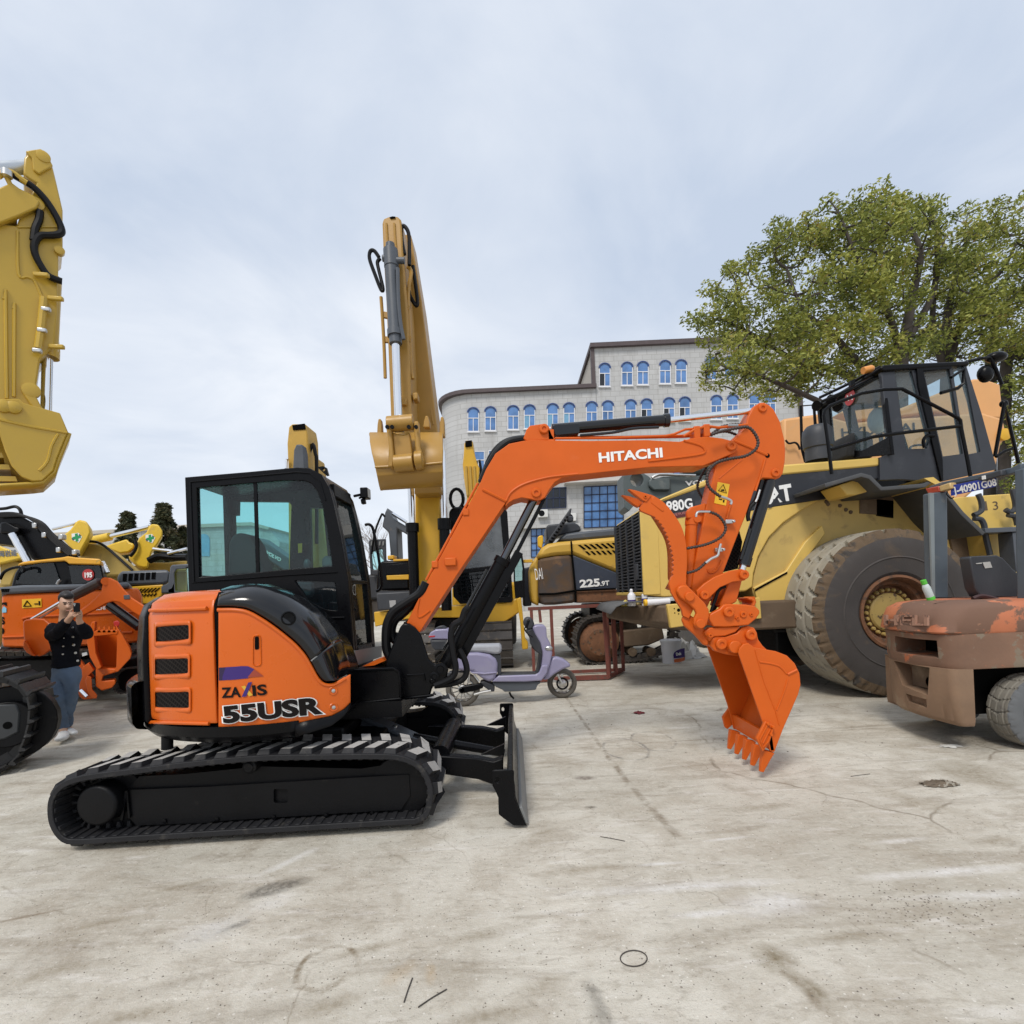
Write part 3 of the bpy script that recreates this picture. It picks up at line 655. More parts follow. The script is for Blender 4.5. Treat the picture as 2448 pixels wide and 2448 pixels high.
for gq in grl:
    q = zz('h')(*gq)
    o = [(q[0][0] - 6, q[0][1] - 12), (q[1][0] + 6, q[1][1] - 12), (q[2][0] + 6, q[2][1] + 14), (q[3][0] - 6, q[3][1] + 14)]
    inn = rrect(q, 5); lip = rrect([(x, y) for x, y in o], 8)
    mm = M(); n_ = len(inn)
    lay = [(lip, 1.0545), (rrect([(q[0][0] - 4, q[0][1] - 9), (q[1][0] + 4, q[1][1] - 9), (q[2][0] + 4, q[2][1] + 11), (q[3][0] - 4, q[3][1] + 11)], 7), 1.064), (rrect([(q[0][0] - 2, q[0][1] - 4), (q[1][0] + 2, q[1][1] - 4), (q[2][0] + 2, q[2][1] + 6), (q[3][0] - 2, q[3][1] + 6)], 6), 1.066), (inn, 1.0565)]
    mm.loft([[CYL(CXc, CYc, r)(*p) for p in l] for l, r in lay], True, False)
    build(mm, 'vent_surround', M_or, rear, smooth=60)
    mm = M(); cc = CYL(CXc, CYc, 1.0575)
    gx = 8; top = [V((*q[0], 0)).lerp(V((*q[1], 0)), i / gx) for i in range(gx + 1)]; bot = [V((*q[3], 0)).lerp(V((*q[2], 0)), i / gx) for i in range(gx + 1)]
    mm.loft([[cc(p.x, p.y) for p in top], [cc(p.x, p.y) for p in bot]], False, False)
    build(mm, 'vent_mesh', M_mesh, rear)
for yy0, x0, x1 in ((325, 205, 670), (1275, 205, 690)):
    pth = [CYL(CXc, CYc, 1.050)(*p) for p in zz('h')(*[(x0 + (x1 - x0) * k / 10, yy0 + (18 if yy0 < 900 else -18) * (1 - k / 10) * (1 if yy0 < 900 else .6)) for k in range(11)])]
    mm = M(); mm.tube(pth, .013, 8); build(mm, 'pressed_rib', M_or, rear)
m_ = wall([(1.03, zb), (1.03, zt - .1), (.98, zt - .02)], aM, aM + .06, 3); build(m_, 'door_seam', M_hole, EX)
# ---- orange side panel
def interp(pts, x):
    for i in range(len(pts) - 1):
        if pts[i][0] <= x <= pts[i + 1][0]:
            t = (x - pts[i][0]) / max(1e-9, pts[i + 1][0] - pts[i][0]); return pts[i][1] + t * (pts[i + 1][1] - pts[i][1])
    return pts[0][1] if x < pts[0][0] else pts[-1][1]
topc = sp2([(521, 1455), (561, 1455), (590, 1460), (619, 1475), (648, 1494), (677, 1516), (706, 1541), (729, 1568), (746, 1598), (760, 1622), (775, 1634), (798, 1634), (822, 1621), (839, 1611)], 4)
botc = [(521, 1748), (590, 1744), (706, 1731), (793, 1712), (822, 1697), (839, 1680)]
m_ = M(); cols = sorted(set([521 + (839 - 521) * k / 48 for k in range(49)]))
rows = []
for k in range(13):
    t = k / 12
    rows.append([CYL(CXc, CYc, 1.055 - .004 * abs(2 * t - 1) ** 6)(x, interp(topc, x) + (interp(botc, x) - interp(topc, x)) * t) for x in cols])
m_.loft(rows, False, False)
side = build(m_, 'side_panel', M_or, EX, solid=.03, bevel=.007)
edge = M(); edge.tube([CYL(CXc, CYc, 1.05)(x, interp(topc, x) + 3) for x in cols[:-2]], .013, 8); build(edge, 'panel_bead', M_or, side)
mm = M(); q = rrect(zz('h')((1047, 545), (1118, 540), (1125, 800), (1047, 806)), 9, 5); q2 = rrect(zz('h')((1056, 556), (1108, 552), (1112, 792), (1056, 796)), 7, 5)
mm.loft([[CYL(CXc, CYc, r)(*p) for p in l] for l, r in ((q, 1.0552), ([((a[0] + b[0]) / 2, (a[1] + b[1]) / 2) for a, b in zip(q, q2)], 1.062), (q2, 1.0562))], True, False); build(mm, 'latch_recess', M_or, side, smooth=60)
mm = M(); q = rrect(zz('h')((1066, 560), (1100, 556), (1102, 664), (1066, 668)), 4.5, 4); mm.add([CYL(CXc, CYc, 1.058)(*p) for p in q], [tuple(range(len(q)))]); build(mm, 'latch_slot', M_hole, side)
for x, y in zz('h')((1713, 1005), (1716, 1142)):
    p = CYL(CXc, CYc, 1.056)(x, y); nrm = (p - V((CXc, CYc, p.z))).normalized()
    mm = M(); mm.lathe([(.030, 0), (.026, .004), (.016, -.002), (.013, -.002)], p, nrm, 20, cap=False); build(mm, 'screw_recess', M_or, side)
    mm = M(); mm.lathe([(.013, -.001), (.012, .006), (.005, .009), (0, .009)], p, nrm, 12, cap=False); build(mm, 'screw', M_gal, side)
# lettering of the side panel
M_nav = mat('navy_vinyl', (.035, .012, .15), .4, var=.04); M_pur = mat('rust_vinyl', (.30, .045, .02), .4, var=.05); M_nv2 = mat('dark_violet_vinyl', (.02, .008, .05), .4, var=.05); M_gld = mat('gold_vinyl', (.62, .36, .03), .4, var=.05)
def decal(poly, at, material, name, parent, lift=.005, sub=6):
    f = mp(at); mm = M(); pts = []
    for p in poly:
        q = f(*p); pts.append(q + (V((0, 0, HC)) - q).normalized() * lift)
    mm.add(pts, [tuple(range(len(pts)))]); return build(mm, name, material, parent, fix=False, smooth=0)
cS = CYL(CXc, CYc, 1.055)
def cdecal(cols_, material, name, lift):              # (x, ytop, ybottom) columns, laid on the curved panel
    mm = M(); mm.loft([[CYL(CXc, CYc, 1.055 + lift)(*zz('h')((x, a))[0]) for x, a, b in cols_], [CYL(CXc, CYc, 1.055 + lift)(*zz('h')((x, b))[0]) for x, a, b in cols_]], False, False); build(mm, name, material, side, fix=False)
cdecal([(770, 815, 921), (800, 813, 919), (835, 811, 917)], M_nv2, 'flash_decal', .0030)
cdecal([(830, 811, 860), (845, 810, 917), (900, 807, 913), (960, 802, 907), (1010, 803, 902), (1060, 826, 860)], M_nav, 'flash_decal', .0036)
cdecal([(800, 890, 919), (826, 812, 917), (850, 811, 915)], M_nav, 'flash_decal', .0033)
cdecal([(1010, 890, 897), (1062, 828, 891), (1100, 855, 888), (1138, 884, 886)], M_pur, 'flash_decal', .0042)
lm = M(); e = lettering(lm, 'ZA', zz('h')((792, 1062))[0], zz('h')((952, 1055))[0], 24, cS, .03, lift=.006); build(lm, 'brand_lettering', M_ink, side, fix=False, smooth=0)
lm = M(); lettering(lm, 'IS', zz('h')((1050, 1046))[0], zz('h')((1170, 1035))[0], 25, cS, .03, lift=.006); build(lm, 'brand_lettering', M_ink, side, fix=False, smooth=0)
decal(zz('h')((955, 970), (985, 962), (1050, 1040), (1020, 1052)), cS, M_gld, 'brand_lettering', side, .006)
decal(zz('h')((1012, 938), (1045, 932), (995, 1052), (958, 1056)), cS, M_nav, 'brand_lettering', side, .0075)
ml, mr, hh = zz('h')((806, 1268))[0], zz('h')((1632, 1186))[0], 39
lm = M(); e = lettering(lm, '55USR', ml, mr, hh, CYL(CXc, CYc, 1.055), .05, lift=.016); build(lm, 'model_lettering', M_ink, side, fix=False, smooth=0)
lm = M(); lettering(lm, '55USR', ml, mr, hh, CYL(CXc, CYc, 1.055), .088, lift=.010, ext=e); build(lm, 'lettering_outline', M_wht, side, fix=False, smooth=0)
# ---- glossy black tank hood over the panel
lower = sp2([(519, 1449), (561, 1449), (592, 1454), (622, 1469), (652, 1488), (681, 1510), (710, 1535), (733, 1562), (750, 1592), (764, 1616), (778, 1628), (797, 1628)], 5)
upper = sp2([(526, 1409), (561, 1399), (604, 1395), (648, 1402), (691, 1421), (735, 1453), (764, 1482), (789, 1517), (804, 1548), (815, 1580), (818, 1604), (815, 1620)], 5)
def hood(i0, i1, name):
    mm = M(); lay = []
    for t, r in ((-.04, 1.03), (0, 1.062), (.1, 1.072), (.3, 1.068), (.5, 1.045), (.7, 1.0), (.85, .955), (.95, .91), (1.0, .87)):
        lay.append([CYL(CXc, CYc, r)(lower[i][0] + (upper[i][0] - lower[i][0]) * t, lower[i][1] + (upper[i][1] - lower[i][1]) * t) for i in range(i0, i1)])
    lay.append([p + V((0, .12, .002)) for p in lay[-1]]); lay.append([p + V((0, .25, -.06)) for p in lay[-1]])
    mm.loft(lay, False, False); return build(mm, name, M_blk, EX, smooth=70, solid=.012)
n_ = len(lower); sp_ = int(n_ * .70)
hd = hood(0, sp_, 'tank_hood'); hood(sp_ - 1, n_, 'tank_hood_lower')
sm = M(); sm.tube([CYL(CXc, CYc, 1.075 - .2 * t ** 2.2)(lower[sp_ - 1][0] + (upper[sp_ - 1][0] - lower[sp_ - 1][0]) * t, lower[sp_ - 1][1] + (upper[sp_ - 1][1] - lower[sp_ - 1][1]) * t) for t in [k / 8 for k in range(9)]], .005, 6); build(sm, 'hood_seam', M_gry, EX)
p = CYL(CXc, CYc, 1.06)(690, 1478); nr = (V((0, -.4, HC)) - p).normalized()
mm = M(); mm.lathe([(.045, 0), (.045, .018), (.038, .02), (.034, .006), (0, .004)], p, nr, 28, cap=False); build(mm, 'filler_cap', M_bk2, hd)
# ---- cab
YC, YF = 4.05, 4.68
zc = zz('c')
outer = zc((75, 210), (600, 165), (1000, 128), (1100, 132), (1200, 185), (1262, 292), (1300, 430), (1360, 700), (1420, 1050), (1450, 1400), (1476, 1770), (120, 1800), (105, 1140))
win = zc((172, 298), (500, 268), (900, 236), (1050, 236), (1120, 262), (1170, 330), (1215, 460), (1258, 700), (1292, 945), (940, 968), (500, 1012), (190, 1036))
low = rrect(zc((975, 1060), (1315, 1075), (1336, 1312), (1230, 1302), (1090, 1230)), 6)
cw = M(); cw.prism(outer, YC, .05, [win, low]); cab = build(cw, 'cab_shell', M_bk2, EX, bevel=.012)
bead = M(); f = YP(YC - .004); bead.tube([f(*p) for p in zc((135, 1080), (500, 1052), (940, 1018), (1330, 995))], .006, 6); bead.tube([f(*p) for p in zc((120, 250), (600, 205), (1000, 168), (1110, 178), (1190, 250), (1235, 400))], .006, 6)
bead.tube([f(*p) for p in zc((120, 250), (135, 700), (150, 1080))], .006, 6); bead.tube([f(*p) for p in zc((1205, 1340), (1270, 1370), (1390, 1368))], .008, 6); build(bead, 'pressed_bead', M_bk2, cab)
def pane(poly, Y, mt, nm, par):
    mm = M(); mm.prism(poly, Y, .006); return build(mm, nm, mt, par)
pane(win, YC + .02, M_cab, 'window_pane', cab); pane(low, YC + .02, M_cabd, 'window_pane', cab)
dv = M(); dv.prism(zc((640, 255), (668, 252), (690, 995), (662, 998)), YC + .012, .012); build(dv, 'window_divider', M_bk2, cab)
# roof, rear wall, front pillars, far (door) side
rf = M(); ring = [P(*p, YC) for p in zc((75, 210), (600, 165), (1000, 128), (1100, 132), (1200, 185), (1262, 292))]
ri = [p - V((0, 0, .05)) for p in ring]; ri[-1] = ring[-1] + V((-.06, 0, -.02))
sec = ring + ri[::-1]
rf.loft([[p + V((0, dy, 0)) for p in sec] for dy in (.05, YF - YC - .05)], True, True); build(rf, 'cab_roof', M_bk2, EX, bevel=.01)
far = [p + V((0, YF - YC - .05, 0)) for p in [P(*q, YC) for q in outer]]
fh = [[P(x, y, YF) for x, y in h] for h in (zc((475, 525), (508, 520), (510, 408), (930, 412), (955, 440), (938, 975), (485, 990)), zc((1105, 460), (1215, 465), (1262, 940), (1118, 960)))]
fw = M(); fw.prism3(far, (0, .05, 0), fh); fs_ = build(fw, 'door_side', M_bk2, EX)
for h in fh:
    g_ = M(); g_.prism3([p + V((0, .02, 0)) for p in h], (0, .006, 0)); build(g_, 'door_pane', M_cab, fs_)
rw = M(); a, b_ = P(75 * .28986 + 420, 1141, YC), P(450, 1410, YC)
rw.prism3([(a.x, YC + .05, a.z), (a.x + .03, YC + .05, a.z), (b_.x + .03, YC + .05, b_.z), (b_.x, YC + .05, b_.z)], (0, .05, 0)); rw.prism3([(a.x, YF - .10, a.z), (a.x + .03, YF - .10, a.z), (b_.x + .03, YF - .10, b_.z), (b_.x, YF - .10, b_.z)], (0, .05, 0))
rw.box(b_.x, b_.x + .03, YC + .05, YF - .05, .78, b_.z + .12); build(rw, 'rear_frame', M_bk2, EX)
g_ = M(); g_.quad((a.x + .015, YC + .08, a.z - .03), (a.x + .015, YF - .08, a.z - .03), (b_.x + .015, YF - .08, b_.z), (b_.x + .015, YC + .08, b_.z)); build(g_, 'rear_pane', M_cab, EX)
# front: pillars follow the near edge profile
ed = zc((1262, 292), (1300, 430), (1360, 700), (1420, 1050), (1450, 1400), (1470, 1640))
fe = [P(*p, YC) for p in ed]
ff = M()
for y0 in (.05, YF - YC - .10):
    ff.loft([[p + V((-.09, y0, 0)), p + V((0, y0, 0)), p + V((0, y0 + .05, 0)), p + V((-.09, y0 + .05, 0))] for p in fe], True, True)
mid = fe[3]; ff.box(mid.x - .04, mid.x + .002, YC + .1, YF - .1, mid.z - .03, mid.z); bot = fe[5]; ff.box(bot.x - .06, bot.x + .004, YC + .1, YF - .1, bot.z - .16, bot.z + .02); ff.box(fe[0].x - .05, fe[0].x + .01, YC + .1, YF - .1, fe[0].z - .05, fe[0].z + .05)
fro = build(ff, 'front_frame', M_bk2, EX, bevel=.006)
for i0, i1 in ((0, 3), (3, 5)):
    g_ = M(); seg_ = fe[i0:i1 + 1]; g_.loft([[p + V((-.025, .1, 0)) for p in seg_], [p + V((-.025, YF - YC - .1, 0)) for p in seg_]], False, False); build(g_, 'windscreen_pane', M_cab, fro)
sl_ = M(); sl_.prism(zc((1478, 1640), (1700, 1600), (1700, 1690), (1490, 1765)), PLN((fe[5].x + .01, YC, 0), (1, 0, 0)), .015, dr=(-1, 0, 0)); build(sl_, 'cab_front_sill', M_gry, EX)
hk = M(); hk.prism(zc((1165, 125), (1215, 118), (1240, 130), (1258, 190), (1240, 195)), YC + .02, .03, [[(x, y) for x, y in zc(*[(1219 + 14 * math.cos(k * pi / 5), 147 + 14 * math.sin(k * pi / 5)) for k in range(10)])]]); build(hk, 'lifting_eye', M_bk2, EX)
lp_ = M(); q = P(869, 1180, 4.8); lp_.box(q.x - .02, q.x + .05, 4.75, 4.87, q.z - .05, q.z + .05); lp_.bar(P(846, 1186, 4.72), P(866, 1182, 4.8), .025); lp_.bar(P(858, 1192, 4.8), P(869, 1184, 4.8), .02); lp_.bar(P(864, 1200, 4.8), P(874, 1198, 4.8), .05); lo = build(lp_, 'work_lamp', M_bk2, EX, bevel=.008)
ls = M(); ls.quad((q.x + .052, 4.76, q.z - .04), (q.x + .052, 4.86, q.z - .04), (q.x + .052, 4.86, q.z + .04), (q.x + .052, 4.76, q.z + .04)); build(ls, 'lamp_lens', M_gal, lo)
hr = M(); hr.tube(spline([P(*p, 4.86) for p in zc((1562, 605), (1590, 598), (1620, 620), (1640, 690), (1670, 850), (1695, 1030), (1698, 1100), (1680, 1140), (1655, 1150))], 4), .014, 8); build(hr, 'grab_rail', M_bk2, EX)
mr_ = M(); mr_.tube([P(*p, 4.2) for p in zc((1310, 420), (1335, 425), (1330, 460), (1315, 455))], .012); build(mr_, 'hinge', M_bk2, EX)
wp = M(); wp.tube(spline([P(*p, 4.6) for p in zc((1385, 520), (1400, 505), (1430, 545), (1455, 640))], 3), .008, 6); wp.tube([P(*p, 4.6) for p in zc((1385, 520), (1420, 600), (1455, 645))], .006, 6); build(wp, 'wiper', M_bk2, EX)
# interior
st = M(); sb = zc((470, 1020), (478, 760), (505, 690), (560, 662), (640, 680), (690, 760), (780, 1020)); st.prism([(x - 14, y) for x, y in sb], 4.28, .22); st.box(-2.15, -1.62, 4.26, 4.66, 1.30, 1.44); seat = build(st, 'operator_seat', M_seat, EX, bevel=.04, seg=3)
cn = M(); cn.box(-2.0, -1.55, 4.13, 4.28, 1.25, 1.50); cn.box(-1.62, -1.5, 4.2, 4.5, 1.25, 1.6); cn.tube([P(*p, 4.2) for p in zc((1080, 1000), (1090, 960), (1088, 935))], .012); cn.sphere(P(735, 1350, 4.2), (.03, .03, .05)); cn.sphere(P(735, 1350, 4.6), (.03, .03, .05)); build(cn, 'control_console', M_dgr, EX, bevel=.01)
cn = M(); cn.prism(zc((1200, 880), (1240, 850), (1280, 870), (1290, 945), (1200, 950)), 4.6, .15); cn.prism(zc((985, 1070), (1110, 1075), (1120, 1190), (1060, 1205), (990, 1150)), 4.45, .1); build(cn, 'monitor_and_motor', M_gry, EX, bevel=.02)
cn = M(); fl = P(700, 1540, 4.1).z; cn.box(-2.5, fe[5].x - .06, YC + .05, YF - .05, .76, .82); build(cn, 'cab_floor', M_bk3, EX)
cn = M(); cn.box(-1.75, -1.2, 4.12, 4.6, .82, .86); cn.tube([V((-1.45, 4.4, .86)), V((-1.4, 4.4, 1.35))], .015); cn.tube([V((-1.45, 4.65, .86)), V((-1.4, 4.65, 1.35))], .015); build(cn, 'travel_levers', M_bk2, EX)
vn = M(); co_ = [P(*p, 4.62) for p in zc(*[(1068 + 12 * math.sin(k * 1.9) + k * .6, 480 + k * 5.2) for k in range(56)])]; vn.tube(co_, .007, 5); build(vn, 'coiled_cable', M_hos2, EX)
yl = M(); yl.prism(zc((1008, 758), (1042, 755), (1042, 832), (1010, 834)), YF - .06, .004); build(yl, 'warning_sticker', M_ylw, EX)
# ---- front deck and swing bracket
dk_ = M(); dk_.prism([(838, 1604), (944, 1599), (954, 1608), (957, 1620), (958, 1672), (838, 1682)], 3.78, .75); build(dk_, 'front_deck', M_bk2, EX, bevel=.012)
dk_ = M(); f = YP(3.772); dk_.tube([f(*p) for p in ((845, 1602), (940, 1598), (952, 1606), (956, 1620), (957, 1670), (845, 1682))], .009, 6); build(dk_, 'deck_trim', M_bk2, EX)
or_ = M(); or_.prism(zz('C')((20, 1478), (185, 1408), (215, 1430), (120, 1470)), 3.95, .5); build(or_, 'orange_floor_edge', M_or, EX)
bk = zz('C')((215, 1500), (225, 1420), (290, 1270), (345, 1140), (375, 1108), (415, 1112), (475, 1150), (520, 1205), (555, 1310), (590, 1420), (640, 1462), (690, 1448), (735, 1460), (755, 1510), (745, 1570), (690, 1625), (620, 1650), (600, 1725), (350, 1752), (340, 1565), (295, 1510))
for y0, th in ((3.90, .035), (4.30, .035)):
    b_ = M(); b_.prism(bk, y0, th); sbk = build(b_, 'swing_bracket_plate', M_bk2, EX, bevel=.012)
b_ = M(); b_.prism(zz('C')((360, 1200), (420, 1180), (470, 1400), (560, 1500), (590, 1715), (360, 1740)), 3.92, .42); build(b_, 'swing_post', M_bk2, EX, bevel=.02)
b_ = M(); f = YP(3.893); b_.tube([f(*p) for p in zz('C')((405, 1552), (550, 1545), (556, 1600))], .008, 6); b_.tube([f(*p) for p in zz('C')((360, 1755), (600, 1728), (632, 1720))], .012, 6); build(b_, 'bracket_rib', M_bk2, EX)
for x, y, r in ((692, 1500, .05), (640, 1560, .035), (620, 1600, .02)):
    b_ = M(); p = P(*zz('C')((x, y))[0], 3.90); b_.lathe([(r, 0), (r, .018), (r * .6, .022), (r * .5, .016), (0, .016)], p, (0, -1, 0), 20, cap=False); build(b_, 'pivot_pin', M_bk2, EX)
# ---- boom
YB, TB = 3.98, .22
z, a_, s_, k_, T_, C_ = zz('z'), zz('a'), zz('s'), zz('k'), zz('T'), zz('C')
foot = C_((402, 1108), (440, 1112), (475, 1150), (505, 1195), (525, 1172))
boomo = [C_((400, 1108))[0]] + z((460, 1080), (600, 820), (720, 598)) + z((750, 540), (776, 478), (826, 395), (895, 345), (968, 330), (1010, 325), (1300, 330), (1600, 326)) + a_((1340, 592), (1400, 575), (1480, 565), (1560, 575), (1618, 590), (1640, 604), (1642, 625), (1625, 648), (1500, 700), (1460, 716)) \
    + a_((1200, 722), (960, 747), (800, 765), (740, 776), (700, 800), (672, 838), (650, 878), (625, 892), (605, 893), (575, 886), (530, 879), (490, 890), (465, 905), (446, 925)) + z((880, 645), (640, 1000), (510, 1200)) + [C_((512, 1190))[0], C_((470, 1140))[0], C_((425, 1112))[0]]
bm_ = M(); bm_.prism(boomo, YB, TB); boom = build(bm_, 'boom', M_or2, EX, bevel=.008)
# flange lips along the edges, weld lines, pivots
def rib(pts, Y, r, name, par, mt=None, n=4):
    mm = M(); mm.tube(spline([P(*p, Y) for p in pts], n), r, 6); return build(mm, name, mt or M_or2, par)
rib(z((760, 580), (880, 640)), YB - .002, .012, 'weld_rib', boom)
rib(z((880, 640), (900, 600), (940, 568), (990, 545), (1060, 525), (1130, 512), (1250, 500)) , YB - .002, .010, 'weld_rib', boom)
rib(a_((1362, 586), (1440, 608), (1468, 630), (1455, 655), (1300, 678), (1180, 692)), YB - .002, .009, 'weld_rib', boom)
rib(C_((510, 900), (492, 1000), (500, 1050), (530, 1050), (600, 1000)), YB - .001, .008, 'weld_rib', boom)
def pin(x, y, Y, r, name, par, mt=None, h=.03, hole=True):
    p = P(x, y, Y); mm = M()
    mm.lathe([(r, .0), (r, h), (r * .85, h + .006), (r * .45, h + .006), (r * .4, h - .004 if hole else h + .006), (0, h - .004 if hole else h + .006)], p, (0, -1, 0), 24, cap=False)
    return build(mm, name, mt or M_or2, par, bevel=0)
for q in (a_((605, 855))[0], a_((1605, 615))[0], a_((645, 527))[0]): pin(*q, YB, .038, 'pivot_pin', boom, h=.012)
br = M(); bq = z((985, 330), (968, 318), (985, 272), (1002, 252), (1078, 241), (1100, 256), (1118, 300), (1135, 325))
for y0 in (YB + .01, YB + TB - .05): br.prism(bq, y0, .04)
build(br, 'ram_lug', M_or2, boom, bevel=.006)
# pipes along the back of the boom
pp = M()
for j, (o, yy0) in enumerate(((0, 4.02), (6, 4.10), (0, 4.16))):
    pts = z((1130, 318 - o), (1400, 316 - o), (1700, 305 - o), (1740, 297 - o), (1800, 272 - o), (1932, 262 - o)) if j == 0 else z((1130, 318 - o), (1500, 316 - o), (1780, 310 - o), (1932, 300 - o))
    pp.tube([P(*p, yy0) for p in pts], .010, 8)
pp.tube([P(*p, 4.0) for p in a_((1690, 505), (1620, 512), (1540, 520), (1480, 512), (1420, 530), (1360, 565))], .011, 8)
build(pp, 'hydraulic_pipe', M_or2, boom)
for q in a_((1430, 545), (1480, 535)) + z((1110, 305)):
    mm = M(); p = P(*q, 4.0); mm.box(p.x - .025, p.x + .025, 3.99, 4.1, p.z - .05, p.z + .05); build(mm, 'pipe_clamp', M_or2, boom, bevel=.006)
for q in ((1112, 1222), (1038, 1347)):
    mm = M(); p = P(*q, YB); mm.box(p.x - .02, p.x + .03, YB - .01, YB + .05, p.z - .035, p.z + .02); build(mm, 'pipe_clamp', M_or2, boom, bevel=.006)
pl = M(); pl.tube([P(*p, YB + .02) for p in z((470, 1045), (600, 805), (735, 548))], .011, 8); pl.tube([P(*p, YB + .03) for p in z((500, 1000), (620, 830))], .011); build(pl, 'hydraulic_pipe', M_or2, boom)
mm = M(); p = P(1079, 1344, YB); mm.box(p.x - .05, p.x + .04, YB - .03, YB, p.z - .03, p.z + .035); build(mm, 'lamp_boss', M_or2, boom, bevel=.008)
# black sheathed hoses over the knee and at the foot
for pp_, yy_, rr_ in ((z((752, 545), (785, 470), (832, 392), (890, 340), (960, 322), (1022, 316)), 4.03, .030), (z((770, 490), (810, 400), (870, 340), (950, 318), (1022, 322)), 4.10, .026), (C_((570, 760), (520, 850), (400, 930), (290, 1010), (240, 1100), (225, 1200), (230, 1330), (260, 1400)), 4.0, .036), (C_((540, 800), (470, 920), (380, 1020), (300, 1090), (275, 1180), (300, 1260), (340, 1200)), 4.08, .032)):
    hs = M(); hs.tube(spline([P(*p, yy_) for p in pp_], 5), rr_, 10); build(hs, 'hose_sheath', M_hos2, EX)
hs = M(); hs.tube(spline([P(*p, 3.90) for p in C_((940, 970), (900, 1000), (870, 1080), (800, 1130), (780, 1230), (800, 1380), (820, 1480), (800, 1560), (720, 1610), (640, 1640))], 6), .026, 10); hs.tube(spline([P(*p, 3.94) for p in C_((850, 1330), (900, 1430), (915, 1520), (880, 1590), (790, 1625), (640, 1645))], 6), .024, 10)
build(hs, 'ram_hose', M_hos2, EX)
# boom ram
rm = M(); b0, b1, b2 = P(*C_((735, 1470))[0], 4.06), P(*z((868, 935))[0], 4.06), P(*a_((605, 865))[0], 4.06)
rm.cyl(b0, b1, .062, 24); rm.cyl(b1 - (b1 - b0).normalized() * .05, b1, .072, 24); d = (b1 - b0).normalized()
ram = build(rm, 'boom_ram', M_bk2, EX)
rm = M(); rm.cyl(b1, b2, .034, 18); build(rm, 'ram_rod', mat('dark_chrome', (.11, .115, .125), .12, metal=1, var=.05), ram)
rm = M(); o = V((.072, -.02, -.036)); rm.bar(b1 + o - d * .3, b2 + o * .9, .03, .03, (0, 1, 0)); rm.bar(b0 + o * 1.05 + d * .1, b1 + o * 1.05 + d * .1, .07, .03, (0, 1, 0)); build(rm, 'rod_guard', M_bk2, ram, bevel=.004)
rm = M(); o = V((-.06, -.03, .045)); rm.tube([b0 + o + d * .1, b1 + o - d * .15], .012); build(rm, 'ram_pipe', M_blk, ram)
# arm ram on top
rm = M(); b0, b1, b2 = P(*a_((672, 532))[0], 4.08), P(*a_((1285, 482))[0], 4.08), P(*a_((1745, 430))[0], 4.08)
rm.cyl(b0.lerp(b1, .02), b1, .046, 24); rm.cyl(b1 - (b1 - b0).normalized() * .04, b1, .054, 24); r2 = build(rm, 'arm_ram', M_blk, EX)
rm = M(); rm.cyl(b1, b2, .024, 18); build(rm, 'ram_rod', M_chr, r2)
rm = M(); p = P(*a_((760, 520))[0], 4.02); rm.prism(rrect(a_((690, 505), (828, 497), (828, 548), (700, 560)), 5), 4.02, .11); rm.tube(spline([P(*q, 4.01) for q in a_((830, 560), (1000, 545), (1100, 525), (1235, 518))], 4), .012); build(rm, 'ram_guard', M_blk, r2, bevel=.01)
# lettering on the boom
lm = M(); lettering(lm, 'HITACHI', a_((928, 697))[0], a_((1255, 670))[0], 22.5, YP(YB), .035, lift=.005); build(lm, 'boom_lettering', M_wht, boom, fix=False, smooth=0)
# ---- stick
YS, TS = 4.025, .15
stick = a_((1752, 392), (1775, 390), (1800, 402), (1825, 425), (1858, 490), (1880, 580), (1886, 640), (1882, 700), (1872, 755), (1855, 778), (1835, 783), (1800, 780)) + s_((890, 590), (850, 625), (815, 680), (780, 760), (690, 1030), (600, 1250), (480, 1560), (430, 1690)) + k_((420, 560), (330, 560), (318, 480), (300, 400)) + s_((100, 1590), (240, 890), (320, 560), (345, 440), (420, 380)) + a_((1590, 690), (1600, 600)) + s_((540, 150), (690, 15)) + a_((1690, 468), (1720, 412))
sk = M(); sk.prism(stick, YS, TS); stk = build(sk, 'arm', M_or2, EX, bevel=.008)
rib(s_((545, 160), (740, 240), (940, 330)), YS - .002, .010, 'weld_rib', stk, n=2); rib(s_((915, 370), (860, 560), (800, 740)), YS - .002, .009, 'weld_rib', stk, n=2); rib(s_((380, 600), (500, 500), (650, 380)), YS - .001, .004, 'weld_rib', stk, n=2); rib(s_((250, 1640), (265, 1680), (310, 1680), (360, 1640), (415, 1540)), YS - .001, .010, 'weld_rib', stk)
for q in (a_((1765, 420))[0], s_((1030, 535))[0]): pin(*q, YS, .034, 'pivot_pin', stk, h=.010)
mm = M(); p = s_((940, 335))[0]; q = P(*p, YS); mm.lathe([(.018, 0), (.018, .003), (0, .003)], q, (0, -1, 0), 14, cap=False); build(mm, 'drain_hole', M_hole, stk)
mm = M(); mm.prism(T_((1085, 240), (1217, 265), (1175, 500), (1046, 472)), YS - .003, .003); stc = build(mm, 'warning_sticker', M_ylw, stk)
for tri in ([(1147, 268), (1092, 335), (1182, 362)],):
    mm = M(); mm.tube([P(*p, YS - .005) for p in T_(*tri)], .0035, 6, closed=True); build(mm, 'sticker_symbol', M_ink, stc)
mm = M(); mm.prism(T_((1120, 325), (1150, 318), (1160, 340), (1125, 338)), YS - .006, .002); mm.prism(T_((1100, 420), (1135, 428), (1133, 440), (1098, 432)), YS - .006, .002); mm.prism(T_((1145, 432), (1162, 436), (1156, 466), (1142, 462)), YS - .006, .002); build(mm, 'sticker_symbol', M_ink, stc)
